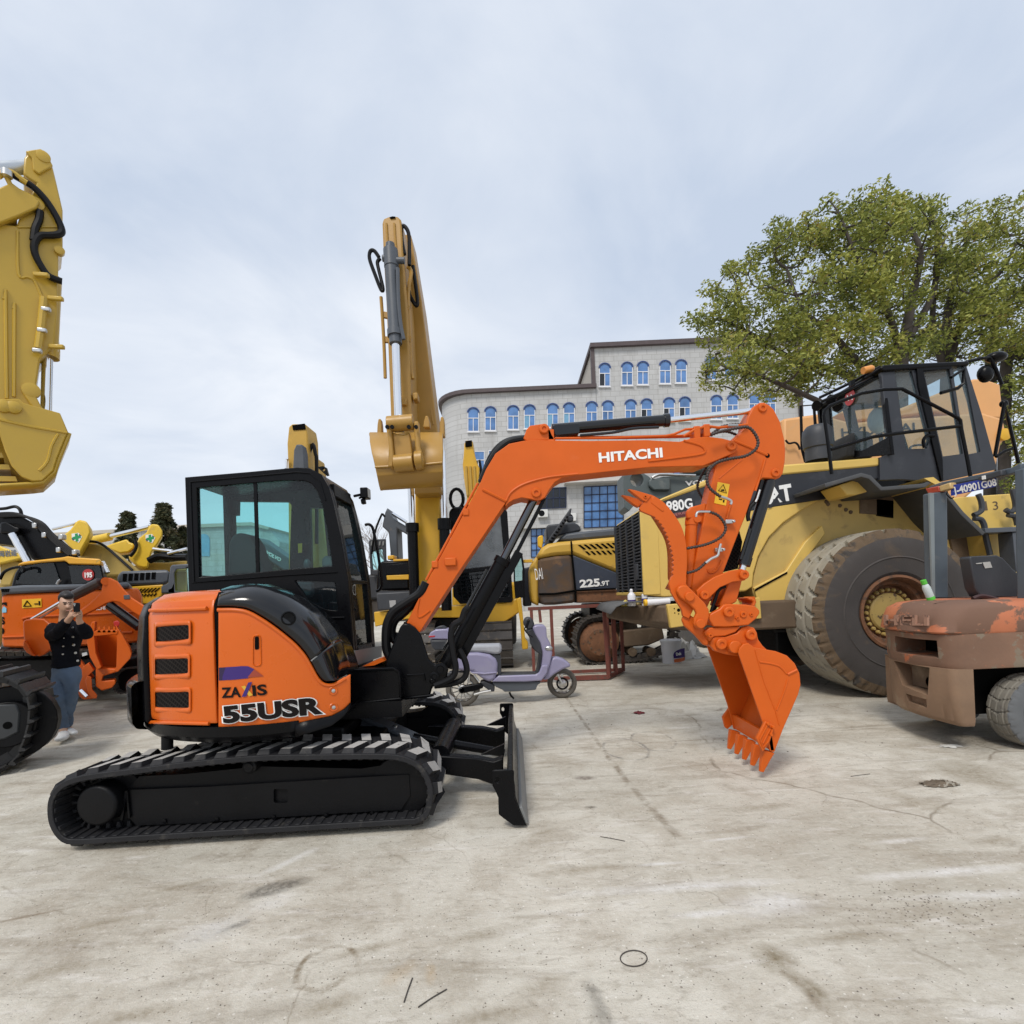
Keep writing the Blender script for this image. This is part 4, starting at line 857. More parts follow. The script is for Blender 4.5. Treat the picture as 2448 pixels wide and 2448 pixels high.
# bucket ram
rm = M(); b0, b1 = P(*s_((960, 640))[0], 4.08), P(*s_((660, 1600))[0], 4.08)
rm.cyl(b0, b1, .048, 24); rm.cyl(b1.lerp(b0, .1), b1, .054, 24); d = (b1 - b0).normalized(); rm.cyl(b0 - d * .02, b0 + d * .1, .04)
rm.tube([b0 + d * .4 + V((-.05, -.03, 0)), b1 - d * .05 + V((-.05, -.03, 0))], .014); r3 = build(rm, 'bucket_ram', M_blk, EX)
rm = M(); rm.cyl(b1, b1 + d * .12, .028, 18); build(rm, 'ram_rod', M_chr, r3)
rm = M(); rm.tube(spline([P(*p, 4.05) for p in s_((880, 620), (850, 720), (800, 860), (740, 930), (715, 1030), (725, 1090))], 4), .017); build(rm, 'ram_hose', M_hos2, r3)
rm = M(); rm.tube([P(*p, 4.03) for p in s_((850, 730), (820, 830), (800, 870))], .010); build(rm, 'hose_fitting', M_gal, r3)
# corrugated hoses
def chose(pts, Y, r, name='grapple_hose', n=26):
    sp = spline([P(*p, Y) if len(p) == 2 else P(p[0], p[1], p[2]) for p in pts], n)
    tot = sum((sp[i + 1] - sp[i]).length for i in range(len(sp) - 1)); cnt = max(20, int(tot / .0055)); out = []; acc = 0; j = 0; cum = [0]
    for i in range(len(sp) - 1): cum.append(cum[-1] + (sp[i + 1] - sp[i]).length)
    for i in range(cnt):
        t = tot * i / (cnt - 1)
        while j < len(cum) - 2 and cum[j + 1] < t: j += 1
        out.append(sp[j].lerp(sp[j + 1], (t - cum[j]) / max(1e-9, cum[j + 1] - cum[j])))
    mm = M(); mm.tube(out, [r if i % 4 < 2 else r * .72 for i in range(cnt)], 8); return build(mm, name, M_hose, EX, smooth=50)
def fit(pts, Y, r=.011):
    mm = M(); mm.tube(spline([P(*p, Y) for p in pts], 3), r, 8); return build(mm, 'hose_fitting', M_gal, EX)
chose(s_((290, 95), (400, 55), (600, 15), (720, 10), (800, 90), (832, 185), (795, 270), (680, 340), (500, 372), (350, 420), (265, 510), (242, 620), (285, 720), (400, 810)), 3.90, .014)
fit(s_((400, 808), (470, 830), (520, 860), (515, 900)), 3.93); fit(a_((1590, 510), (1640, 510)), 3.98)
chose(T_((1000, 570), (1090, 610), (1160, 700), (1165, 780), (1100, 860), (950, 928), (740, 972)), 3.93, .013); fit(T_((845, 625), (852, 590), (880, 568), (1000, 568)), 3.93, .010)
chose(T_((950, 1128), (860, 1205), (745, 1242)), 3.93, .013); fit(T_((945, 1135), (1010, 1085), (1080, 1050), (1095, 1000), (1115, 920)), 3.95, .012)
chose(T_((970, 60), (890, 200), (862, 300), (900, 390), (950, 440)), 4.24, .013); chose(a_((1500, 560), (1560, 515), (1650, 505), (1700, 520)), 4.10, .013); chose(a_((1510, 548), (1580, 540), (1640, 560)), 4.2, .013)
for q, w_ in ((T_((1190, 682))[0], .03), (T_((1080, 990))[0], .03)):
    mm = M(); p = P(*q, YS); mm.box(p.x - w_, p.x + w_, YS - .04, YS, p.z - .016, p.z + .016); mm.cyl(p + V((w_ * .8, -.02, 0)), p + V((w_ * 1.2, -.05, 0)), .012); build(mm, 'valve_block', M_gal, stk, bevel=.004)
rib(s_((512, 905), (470, 1060)), YS - .006, .009, 'steel_pipe', stk, n=2)
# ---- links, coupler, bucket
lk = k_((345, 470), (340, 425), (400, 370), (480, 318), (600, 272), (690, 258), (725, 275), (732, 310), (715, 345), (680, 352), (620, 358), (520, 400), (450, 470), (420, 500), (370, 500))
for y0 in (3.93, 4.24):
    mm = M(); mm.prism(lk, y0, .035); l_ = build(mm, 'tipping_link', M_or2, EX, bevel=.006)
    if y0 < 4:
        for q in k_((695, 303), (392, 460)): pin(*q, y0, .036, 'link_pin', l_)
mm = M(); mm.prism(k_((585, 355), (692, 345), (650, 510), (560, 560), (520, 540)), 3.99, .22); build(mm, 'connecting_link', M_or2, EX, bevel=.01)
cp = k_((430, 640), (445, 605), (520, 565), (545, 535), (580, 528), (720, 532), (790, 545), (825, 575), (826, 600), (800, 640), (740, 690), (640, 700), (560, 705), (470, 702))
for y0 in (3.87, 4.24):
    mm = M(); mm.prism(cp, y0, .05); q_ = build(mm, 'coupler_plate', M_or2, EX, bevel=.008)
    if y0 < 4:
        pin(*k_((578, 588))[0], y0, .040, 'coupler_pin', q_); pin(*k_((697, 608))[0], y0, .026, 'coupler_pin', q_, h=.006); pin(*k_((758, 608))[0], y0, .014, 'coupler_pin', q_, h=.006); pin(*k_((650, 636))[0], y0, .014, 'coupler_pin', q_, h=.01)
mm = M(); mm.prism(k_((470, 640), (760, 580), (780, 640), (700, 690), (480, 700)), 3.92, .32); mm.prism(k_((735, 482), (765, 478), (790, 492), (798, 520), (790, 548), (760, 545), (772, 530), (775, 510), (760, 498), (742, 500)), 4.0, .2); build(mm, 'coupler_body', M_or2, EX, bevel=.008)
c2_ = k_((395, 745), (440, 712), (520, 705), (640, 703), (680, 700), (640, 745), (560, 775), (475, 780), (440, 818))
for y0 in (3.89, 4.20):
    mm = M(); mm.prism(c2_, y0, .06); q_ = build(mm, 'coupler_jaw', M_or2, EX, bevel=.008)
    if y0 < 4: pin(*k_((434, 768))[0], y0, .018, 'coupler_pin', q_)
BY0, BY1 = 3.80, 4.44
er = k_((446, 850), (450, 800), (490, 775), (560, 780), (650, 752), (690, 710), (740, 697), (785, 712), (803, 745), (815, 800), (850, 850), (885, 882), (780, 900), (650, 930), (560, 915), (480, 890))
bkt = None
sd = k_((662, 905), (672, 870), (700, 838), (740, 830), (780, 862), (860, 876), (950, 892), (1035, 925), (1095, 985), (1132, 1060), (1141, 1150), (1122, 1225), (1005, 1492), (938, 1670), (905, 1660), (850, 1440))
sp_s = [P(*p, BY0) for p in sd]
mm = M(); mm.prism3(sp_s, (0, .018, 0)); bkt = build(mm, 'bucket_side', M_or2, EX, bevel=.004)
mm = M(); mm.prism3([p + V((0, BY1 - BY0 - .018, 0)) for p in sp_s], (0, .018, 0)); build(mm, 'bucket_side', M_or2, EX, bevel=.004)
bp = sp2(k_((745, 836), (790, 868), (860, 882), (950, 898), (1030, 930), (1088, 988), (1126, 1062), (1135, 1150), (1116, 1225), (1000, 1490), (935, 1665)), 3)
bo = [P(*p, BY0) for p in bp]
def offs(pts, t):
    out = []
    for i in range(len(pts)):
        d_ = (pts[min(i + 1, len(pts) - 1)] - pts[max(i - 1, 0)]).normalized(); out.append(pts[i] + V((d_.z, 0, -d_.x)) * t)
    return out
cen_b = sum(bo, V()) / len(bo); t_ = .014
oi = offs(bo, t_); oi = oi if (oi[len(oi) // 2] - cen_b).length < (bo[len(bo) // 2] - cen_b).length else offs(bo, -t_)
mm = M(); sec = bo + oi[::-1]; mm.prism3([p + V((0, .019, 0)) for p in sec], (0, BY1 - BY0 - .038, 0)); build(mm, 'bucket_shell', M_or2, EX, bevel=0)
rib(k_((825, 975), (900, 985), (980, 1010), (1030, 1065)), BY0 - .001, .007, 'weld_rib', bkt); rib(k_((1040, 1110), (1010, 1210), (955, 1345)), BY0 - .001, .006, 'weld_rib', bkt); rib(k_((1040, 1070), (1110, 1035)), BY0 - .002, .010, 'weld_rib', bkt); rib(k_((790, 880), (860, 1130), (945, 1345), (975, 1460)), BY0 - .001, .005, 'weld_rib', bkt, n=2)
for y0 in (3.90, 4.17):
    mm = M(); mm.prism(er, y0, .045); e_ = build(mm, 'bucket_ear', M_or2, EX, bevel=.008)
    if y0 < 4:
        for q in k_((521, 834), (748, 763)): pin(*q, y0, .043, 'bucket_pin', e_)
mm = M(); mm.cyl(P(*k_((640, 860))[0], 3.83), P(*k_((640, 860))[0], 3.83) + V((0, .58, 0)), .048, 24); build(mm, 'bucket_tube', M_or2, EX, bevel=.006)
# lip and teeth
lipn = P(*k_((925, 1655))[0], BY0); lip2 = P(*k_((870, 1530))[0], BY0)
mm = M(); mm.prism3([lipn + V((.01, 0, -.0)), lipn + V((-.014, 0, .0)), lip2 + V((.02, 0, 0)), lip2 + V((.045, 0, 0))], (0, BY1 - BY0, 0)); build(mm, 'bucket_lip', M_or2, EX)
tb0 = [P(*p, BY0) for p in k_((862, 1660), (944, 1678), (915, 1735), (870, 1835), (838, 1828), (850, 1740))]
tn0 = P(*k_((852, 1835))[0], BY0)
zmin = min(p.z for p in tb0); 
for j in range(5):
    o = V((0, j * (BY1 - BY0 - .075) / 4 + .006, 0)); c0 = [p + o for p in tb0]; mm = M()
    w0, w1 = .062, .026
    ins = (0, 0, .008, .021, .021, .008)
    vs = [p + V((0, ins[i], 0)) for i, p in enumerate(c0)]; vs += [p + V((0, w0 - ins[i], 0)) for i, p in enumerate(c0)]
    nn = 6; mm.add(vs, [tuple(range(nn)), tuple(range(2 * nn - 1, nn - 1, -1))] + [((i + 1) % nn, i, i + nn, (i + 1) % nn + nn) for i in range(nn)])
    build(mm, 'tooth', M_or2, EX, bevel=.004)
for Y0, pts in ((BY0 - .03, k_((870, 1430), (940, 1468), (936, 1500), (900, 1600), (850, 1668), (800, 1565))),):
    mm = M(); mm.prism(pts, Y0, .028); sc_ = build(mm, 'side_cutter', M_or2, EX, bevel=.005)
    mm = M(); mm.tube([P(*p, Y0 - .004) for p in k_((880, 1462), (926, 1488), (890, 1585), (850, 1630), (828, 1570))], .007, 6, closed=True); mm.tube([P(*p, Y0 - .004) for p in k_((905, 1490), (850, 1600))], .006); build(mm, 'cutter_rib', M_or2, sc_)
    for q in k_((885, 1448), (925, 1475), (908, 1530)): pin(*q, Y0, .012, 'cutter_bolt', sc_, hole=False, h=.012)
cp_ = [P(*p, 4.45) for p in k_((598, 1322), (640, 1440), (578, 1492), (560, 1480), (540, 1400))]
mm = M(); mm.prism3(cp_, (0, .03, 0)); build(mm, 'side_cutter', M_or2, EX, bevel=.005)
# ---- grapple thumb: two serrated curved plates, web, tines, link
def serr(pts, amp, n):
    out = []; sp = sp2(pts, 4)
    tot = [0]
    for i in range(len(sp) - 1): tot.append(tot[-1] + math.dist(sp[i], sp[i + 1]))
    for k in range(2 * n + 1):
        t = tot[-1] * k / (2 * n); j = max(i for i in range(len(tot)) if tot[i] <= t + 1e-9); j = min(j, len(sp) - 2)
        f = (t - tot[j]) / max(1e-9, tot[j + 1] - tot[j]); x = sp[j][0] + (sp[j + 1][0] - sp[j][0]) * f; y = sp[j][1] + (sp[j + 1][1] - sp[j][1]) * f
        out.append((x + (amp if k % 2 else 0), y))
    return out
outr = sp2(T_((340, 375), (400, 402), (500, 470), (600, 590), (680, 715), (725, 850), (745, 1000), (748, 1150), (738, 1288)), 3)
inn = serr(T_((360, 610), (440, 690), (500, 790), (540, 900), (570, 1010), (585, 1130), (575, 1288)), 5, 14)
tail = k_((262, 330), (265, 380), (310, 425), (330, 560), (330, 640), (300, 690), (250, 690), (225, 640), (230, 590), (210, 555), (150, 495), (135, 440), (128, 380))
near = outr + tail[:1] + k_((258, 372)) + k_((300, 430), (320, 560), (280, 640), (235, 620), (225, 570), (180, 500), (145, 440), (128, 370)) + inn[::-1] + T_((240, 560), (225, 530))
for y0 in (3.90, 4.13):
    mm = M(); mm.prism(near, y0, .035); th_ = build(mm, 'thumb_plate', M_or2, EX, bevel=.003)
web = sp2(T_((300, 430), (430, 520), (540, 680), (620, 830), (655, 1000), (660, 1288)), 4) + k_((215, 350), (180, 420))
mm = M(); wl = [P(*p, 3.935) for p in web]; mm.loft([wl, [p + V((0, .195, 0)) for p in wl]], False, False); build(mm, 'thumb_web', M_or2, EX, solid=.03)
for y0, tip in ((3.89, T_((100, 316))[0]), (4.12, None)):
    base = T_((330, 372), (345, 385), (300, 460), (255, 440), (245, 420), (160, 355))
    pts = [P(*T_((102, 316))[0], 3.89)] + [P(*p, 3.89) for p in T_((180, 330), (330, 374), (352, 392), (300, 462), (255, 440), (170, 375))]
    mm = M(); mm.prism3([p + V((0, y0 - 3.89, 0)) for p in pts], (0, .055, 0)); t1 = build(mm, 'thumb_tine', M_or2, EX, bevel=.005)
    pin(*T_((288, 402))[0], 3.89, .014, 'tine_pin', t1, h=.004) if y0 < 4 else None
    mm = M(); mm.prism3([P(*p, 3.895) + V((0, y0 - 3.89, 0)) for p in T_((370, 395), (400, 400), (500, 555), (480, 570), (350, 470))], (0, .05, 0)); build(mm, 'tine_shank', M_or2, EX, bevel=.006)
lk2 = k_((188, 430), (200, 395), (235, 382), (272, 388), (310, 425), (400, 515), (435, 570), (440, 620), (420, 690), (385, 722), (345, 718), (320, 690), (322, 640), (342, 600), (325, 570), (280, 525), (215, 478))
for y0 in (3.85, 4.20):
    mm = M(); mm.prism(lk2, y0, .045); t2 = build(mm, 'thumb_link', M_or2, EX, bevel=.01)
    if y0 < 4:
        for q in k_((282, 472), (366, 680)): pin(*q, y0, .036, 'link_pin', t2, hole=False, h=.015)
for y0 in (3.92, 4.15):
    mm = M(); mm.prism(k_((228, 650), (240, 620), (275, 600), (330, 640), (400, 720), (440, 800), (430, 850), (395, 845), (330, 770), (245, 695)), y0, .04); build(mm, 'thumb_base', M_or2, EX, bevel=.012)
rm = M(); b0, b1 = P(*T_((800, 640))[0], 4.08), P(*k_((272, 400))[0], 4.08); rm.cyl(b0, b1, .047, 24); rm.cyl(b0, b0.lerp(b1, .1), .052, 24)
rm.cyl(P(1668, 1240, 4.02), P(1668, 1240, 4.02) + V((0, .12, 0)), .03); build(rm, 'thumb_ram', M_or2, EX)
mm = M(); mm.prism(T_((745, 640), (745, 560), (790, 515), (960, 470), (950, 560), (900, 560), (850, 600), (870, 640)), 4.03, .04); mm.prism(T_((820, 560), (960, 520), (950, 720), (920, 740), (890, 660)), 4.06, .06); build(mm, 'ram_bracket', M_or2, EX, bevel=.01)
mg = M(); mg.prism(s_((612, 1190), (650, 1330), (600, 1640), (430, 1680), (480, 1560)), 4.15, .012); build(mg, 'ram_guard_mesh', M_mesh, EX)
hb = M(); hb.tube(spline([P(*p, 4.0) for p in k_((560, 390), (510, 420), (480, 500), (450, 590))], 4), .014); hb.tube(spline([P(*p, 4.1) for p in k_((570, 410), (530, 460), (490, 540), (460, 590))], 4), .014); build(hb, 'coupler_hose', M_hos2, EX)
# ================================================================= wheels and steel tracks
def wheel_tyre(cx, cz, y0, Rr, W, rim, mats, parent, n=312, slots=26, name='tyre', style='rock'):
    """tyre with its axle along Y, near face at y0"""
    k = Rr
    pro = [(rim, .07 * W, 2), (rim + .04 * k, .03 * W, 2), (.64 * k, .0, 2), (.65 * k, -.012 * W, 2), (.665 * k, .0, 2), (.78 * k, -.01 * W, 2), (.88 * k, .01 * W, 1), (.93 * k, .03 * W, 1), (.975 * k, .06 * W, 1)]
    tread = [(.10 + .80 * i / 24) for i in range(25)]
    m_ = M(); rows = []
    for r, y, mi in pro: rows.append((r, y, mi, None))
    for t in tread: rows.append((Rr * (1 - .012 * (2 * t - 1) ** 2), t * W, 0, t))
    for r, y, mi in reversed(pro): rows.append((r, W - y, mi, None))
    vs = []
    for r, y, mi, t in rows:
        for a in range(n):
            th = 2 * pi * a / n; rr = r
            if t is not None:
                if style == 'rock':
                    ph = (th * slots / (2 * pi) + t * 1.6) % 1
                    inz = (.09 < t < .27) or (.36 < t < .55) or (.63 < t < .80)
                    off = .5 if .36 < t < .52 else 0
                    if inz and ((ph + off) % 1) < .19: rr -= .05 * k
                    if abs(t - .31) < .02 or abs(t - .57) < .02: rr -= .012 * k
                else:
                    ph = (th * slots / (2 * pi) + .35 * abs(2 * t - 1)) % 1
                    if ph < .14: rr -= .035 * k
                    if abs(t - .5) < .02 or abs(t - .25) < .02 or abs(t - .75) < .02: rr -= .025 * k
            elif mi == 1 and r > .9 * k:
                ph = (th * slots * 1.6 / (2 * pi)) % 1
                if ph < .3: rr -= .03 * k
            vs.append((cx + rr * math.cos(th), y0 + y, cz + rr * math.sin(th)))
    fs = []; mi_ = []
    for i in range(len(rows) - 1):
        for a in range(n):
            b = (a + 1) % n; fs.append((i * n + a, i * n + b, (i + 1) * n + b, (i + 1) * n + a)); mi_.append(rows[i][2])
    m_.add(vs, fs); m_.mi = mi_
    return build(m_, name, mats, parent, fix=True, smooth=28)
def steel_track(parent, pts, wd, n, mats, vec=(0, 1, 0), gh=.03, name='track', guides=True):
    vec = V(vec).normalized(); loop_ = spline(pts, 10, True); lp, tot = resample(loop_, n); cen = sum(lp, V()) / n
    m_ = M(); pit = tot / n
    for i in range(n):
        t = (lp[(i + 1) % n] - lp[i - 1]).normalized(); q = t.cross(vec).normalized()
        if i == 0: sg = 1
        # outward: compare against signed area once
        m_.m = 0
    area = 0; ax = vec.cross(V((0, 0, 1))).normalized()
    for i in range(n):
        a, b = lp[i], lp[(i + 1) % n]; area += (a - cen).dot(ax) * (b - cen).z - (b - cen).dot(ax) * (a - cen).z
    for i in range(n):
        t = (lp[(i + 1) % n] - lp[i - 1]).normalized(); q = t.cross(vec).normalized()
        c = lp[i]
        if i == 0:
            tx, tz = t.dot(ax), t.z; on = ax * tz * (1 if area > 0 else -1) - V((0, 0, 1)) * tx * (1 if area > 0 else -1); sg = 1 if q.dot(on) > 0 else -1
        q = q * sg; h = pit * .46
        m_.prism3([c - t * h, c + t * h, c + t * h + q * .012, c + t * (h - .012) + q * gh, c + t * (h - .03) + q * gh, c + t * (h - .04) + q * .014, c - t * h + q * .014], vec * wd)
        m_.prism3([c - t * pit * .5 - q * .003, c + t * pit * .5 - q * .003, c + t * pit * .42 - q * .10, c - t * pit * .42 - q * .10], vec * .06) if False else None
        for o in (.30, .58): m_.prism3([p + vec * wd * o for p in (c - t * pit * .5 - q * .003, c + t * pit * .5 - q * .003, c + t * pit * .4 - q * .09, c - t * pit * .4 - q * .09)], vec * wd * .10)
    return build(m_, name, mats, parent, fix=False, smooth=0)
M_tread = mat('dusty_tread_rubber', (.30, .275, .22), .85, var=.18, scale=3, bump=.25, bscale=40, wear=(.20, .18, .145), amt=.54, wscale=3, soft=.2)
M_mud = mat('mud_caked_rubber', (.125, .085, .05), .9, var=.3, scale=6, bump=.4, wear=(.05, .045, .04), amt=.52, wscale=6, soft=.12)
M_wall = mat('tyre_sidewall', (.055, .048, .044), .8, var=.25, scale=3, bump=.15, wear=(.13, .09, .055), amt=.57, wscale=2.5, soft=.2)
M_shoe = mat('worn_track_shoe', (.06, .052, .046), .55, var=.3, scale=5, bump=.2, wear=(.16, .125, .085), amt=.56, wscale=6, soft=.15)
M_bshoe = mat('black_track_shoe', (.014, .014, .015), .45, var=.3, scale=6, bump=.15, wear=(.10, .10, .10), amt=.66, wscale=10, soft=.08)

# ================================================================= wheel loader
WL = thing('wheel_loader', 'big yellow wheel loader with a black cab and huge dusty tyre, grille facing left', 'loader', (4.76, 7.4, 0))
W_, B_, w_ = zz('W'), zz('B'), zz('w')
HY = 6.9
# rear wheel
wheel_tyre(4.76, 1.055, 6.17, 1.055, .80, .465, [M_tread, M_mud, M_wall], WL)
rm = M(); rm.lathe([(.47, .06), (.47, .03), (.44, .02), (.415, .05), (.40, .12), (.36, .13), (.345, .16), (.335, .22), (.30, .22), (.29, .21), (.0, .21)], (4.76, 6.17, 1.055), (0, 1, 0), 48, cap=False); rmo = build(rm, 'rim', M_rst, WL)
rm = M(); rm.lathe([(.245, .215), (.245, .185), (.225, .17), (0, .165)], (4.76, 6.17, 1.055), (0, 1, 0), 40, cap=False); hubm = mat('chipped_hub_yellow', (.40, .28, .085), .6, var=.15, wear=(.09, .055, .03), amt=.555, wscale=9, soft=.05); build(rm, 'hub', hubm, rmo)
for i in range(24):
    a = 2 * pi * i / 24; c = V((4.76 + .285 * math.cos(a), 6.17 + .215, 1.055 + .285 * math.sin(a)))
    rm = M(); rm.lathe([(.026, .0), (.026, -.03), (.016, -.045), (0, -.045)], c, (0, 1, 0), 10, cap=False); build(rm, 'wheel_nut', hubm, rmo)
wheel_tyre(4.76, 1.055, 8.65, 1.055, .80, .465, [M_tread, M_mud, M_wall], WL, n=104)
# engine hood
m_ = M(); m_.prism(W_((335, 770), (470, 760), (740, 742), (880, 718), (1075, 690), (1000, 735), (920, 790), (860, 850), (815, 930), (795, 1000), (790, 1060), (760, 1078), (420, 1103), (345, 1093)), HY, 1.8); hood_ = build(m_, 'engine_hood', M_wl, WL, bevel=.02)
m_ = M(); m_.prism(W_((345, 725), (395, 703), (600, 630), (920, 586), (1100, 570), (1322, 548), (1325, 602), (1150, 640), (1095, 690), (880, 722), (740, 747), (470, 766), (400, 748)), HY - .006, 1.812); band = build(m_, 'hood_band', M_wlb, WL, bevel=.01)
m_ = M(); m_.prism(W_((333, 768), (333, 722), (400, 690), (590, 610), (920, 545), (1320, 514), (1322, 551), (920, 588), (600, 634), (395, 707), (350, 728)), HY - .02, 1.84); build(m_, 'hood_top', M_wl, WL, bevel=.025)
gx = 1.845; G = PLN((gx, 0, 0), (1, 0, 0))
m_ = M(); zt_, zb_ = P(1541, 1222, HY).z, P(1546, 1412, HY).z
m_.box(gx, gx + .05, HY + .02, 8.68, zb_ - .02, zt_ + .03); gr = build(m_, 'radiator_screen', M_hole, WL)
for i in range(23):
    z_ = zb_ + (zt_ - zb_) * (i + .5) / 23; m_ = M(); m_.prism3([(gx - .03, HY + .03, z_ - .008), (gx, HY + .03, z_ - .016), (gx, HY + .03, z_ + .004), (gx - .03, HY + .03, z_ + .012)], (0, 1.62, 0)); build(m_, 'louvre', M_dgr, gr, bevel=.003, seg=1)
for y in (HY, HY + .42, HY + .85, HY + 1.28, HY + 1.68): 
    m_ = M(); m_.box(gx - .045, gx + .02, y + .015, y + .05, zb_ - .01, zt_ + .01); build(m_, 'louvre_post', M_dgr, gr)
m_ = M(); m_.box(gx - .05, gx - .02, HY + .25, HY + .40, 1.62, 1.85); build(m_, 'grille_latch', M_dgr, gr, bevel=.01)
m_ = M(); m_.box(gx - .04, gx + .2, HY - .01, HY + .03, zb_ - .06, zt_ + .02); m_.box(gx - .04, gx + .2, HY + .03, 8.7, zb_ - .07, zb_ - .02); build(m_, 'grille_surround', M_wl, WL, bevel=.01)
# lettering of the hood
lm = M(); lettering(lm, '980G', W_((430, 742))[0], W_((539, 727))[0], 24, YP(HY - .006), .03, lift=.006); build(lm, 'model_lettering', M_wht, band, fix=False, smooth=0)
M_red = mat('red_vinyl', (.45, .03, .03), .4, var=.05)
lm = M(); lettering(lm, 'SERIES II', W_((455, 762))[0], W_((538, 746))[0], 6, YP(HY - .006), .0, lift=.008); build(lm, 'series_lettering', mat('pink_vinyl', (.5, .2, .18), .5), band, fix=False, smooth=0)
m_ = M(); m_.prism(W_((436, 756), (545, 735), (545, 756), (446, 775)), HY - .009, .003); build(m_, 'series_plate', mat('maroon_vinyl', (.10, .012, .015), .5), band)
lm = M(); e = lettering(lm, 'CAT', W_((808, 717))[0], W_((960, 690))[0], 38, YP(HY - .006), .045, lift=.006); build(lm, 'brand_lettering', M_wht, band, fix=False, smooth=0)
lm = M(); lm.prism(W_((853, 728), (898, 668), (932, 700), (915, 702), (897, 684), (868, 726)), HY - .016, .003); build(lm, 'brand_triangle', M_wlb, band)
m_ = M(); m_.prism(W_((545, 700), (590, 690), (590, 725), (547, 735)), HY - .012, .01); build(m_, 'hood_vent', M_dgr, band)
m_ = M(); m_.prism(rrect(W_((378, 953), (392, 953), (392, 975), (378, 975)), 3), HY - .012, .012); build(m_, 'hood_latch', M_wl, hood_, bevel=.003)
# rear frame, fender arch, bumper counterweight
m_ = M(); m_.prism(W_((785, 1065), (798, 990), (816, 925), (862, 845), (922, 785), (1000, 730), (1075, 687), (1260, 650), (1420, 640), (1530, 700), (1660, 800), (1660, 1200), (830, 1180)), HY + .035, 1.5); build(m_, 'rear_frame', mat('ochre_frame_steel', (.52, .365, .11), .55, var=.2, scale=2, wear=(.16, .10, .05), amt=.56, wscale=3, soft=.25), WL, bevel=.01)
m_ = M(); m_.prism(W_((795, 1062), (930, 992), (1010, 870), (1080, 800), (1095, 835), (1000, 960), (930, 1165), (830, 1185)), HY - .01, .1); build(m_, 'frame_plate', M_wl, WL, bevel=.01)
m_ = M(); m_.prism(W_((800, 1068), (935, 995), (935, 1003), (800, 1077)), HY - .02, .02); build(m_, 'frame_seam', M_hole, WL); m_ = M(); m_.prism(W_((830, 1180), (920, 1168), (920, 1182), (830, 1192)), HY + .02, .05); build(m_, 'frame_seam', M_hole, WL)
for q in ((1240, 655, 1380, 760), (1310, 690, 1380, 770)):
    m_ = M(); m_.prism(W_((q[0], q[1]), (q[2], q[1] + 8), (q[2], q[3]), (q[0], q[3] - 10)), HY + .02, .05); build(m_, 'frame_opening', M_hole if q[0] > 1300 else M_brn, WL)
for x, y in ((1098, 702), (1105, 712), (1200, 745), (1155, 718), (1180, 735), (1250, 738)):
    m_ = M(); m_.lathe([(.028, 0), (.02, -.02), (0, -.02)], P(*W_((x, y))[0], HY + .035), (0, 1, 0), 10, cap=False); build(m_, 'frame_bolt', M_brn, WL)
bp_ = [(2.02, 6.62), (1.62, 7.6), (1.60, 8.9), (3.9, 8.9), (3.9, 6.62)]
m_ = M(); m_.loft([[V((x + .55 * (i == 0) * (x < 3), y, z_)) for x, y in bp_] for i, z_ in enumerate((.88, 1.02, 1.255))], True, True); bmp = build(m_, 'counterweight', M_brn, WL, bevel=.03)
m_ = M(); m_.prism(W_((430, 1133), (500, 1128), (820, 1103), (828, 1192), (640, 1205), (445, 1232)), 6.56, .08); blk_ = build(m_, 'bumper_block', M_wl, WL, bevel=.012)
for x, y, r in ((478, 1156, .022), (460, 1150, .008), (462, 1168, .008), (478, 1172, .008)):
    m_ = M(); m_.lathe([(r, 0), (r, -.004), (0, -.004)], P(*W_((x, y))[0], 6.56), (0, 1, 0), 12, cap=False); build(m_, 'bolt_hole', M_hole, blk_)
m_ = M(); m_.prism(W_((735, 1112), (770, 1100), (800, 1100), (806, 1125), (790, 1140), (780, 1120), (745, 1122)), 6.5, .1); build(m_, 'tow_hook', M_or2, WL, bevel=.01)
m_ = M(); m_.loft([[P(*q, 8.3), P(*q2, 6.7), ] for q, q2 in zip(W_((130, 1150), (150, 1125), (200, 1117), (250, 1115)), W_((190, 1172), (215, 1140), (262, 1122), (330, 1118)))], False, False); build(m_, 'rubber_mudflap', mat('faded_rubber_flap', (.10, .10, .10), .8, var=.15), WL, solid=.015)
m_ = M(); m_.box(3.7, 6.6, 7.1, 8.6, .42, 1.0); m_.box(3.6, 6.0, 6.95, 8.9, .8, 1.3); build(m_, 'belly', M_bk3, WL, bevel=.03)
# fender and platform
fp = B_((250, 1250), (560, 1160), (640, 1182), (735, 1278), (1085, 1250), (1165, 1200), (1255, 1285), (1420, 1490), (1600, 1662))
m_ = M(); f0 = [P(*p, 6.2) for p in fp]; m_.loft([f0, [p + V((0, .8, 0)) for p in f0]], False, False); fen = build(m_, 'fender', mat('fender_grey', (.06, .062, .064), .6, var=.2, scale=3, wear=(.09, .085, .08), amt=.55, wscale=4, soft=.2), WL, solid=.05, bevel=.005)
m_ = M(); m_.prism(B_((370, 1262), (560, 1200), (640, 1215), (690, 1275), (680, 1300), (520, 1345), (440, 1350)), 6.4, .4); build(m_, 'step_box', M_wl, fen, bevel=.015)
m_ = M(); m_.prism(B_((1085, 1205), (1165, 1196), (1250, 1262), (1195, 1265)), 6.19, .78); build(m_, 'platform_edge', M_wl, WL)
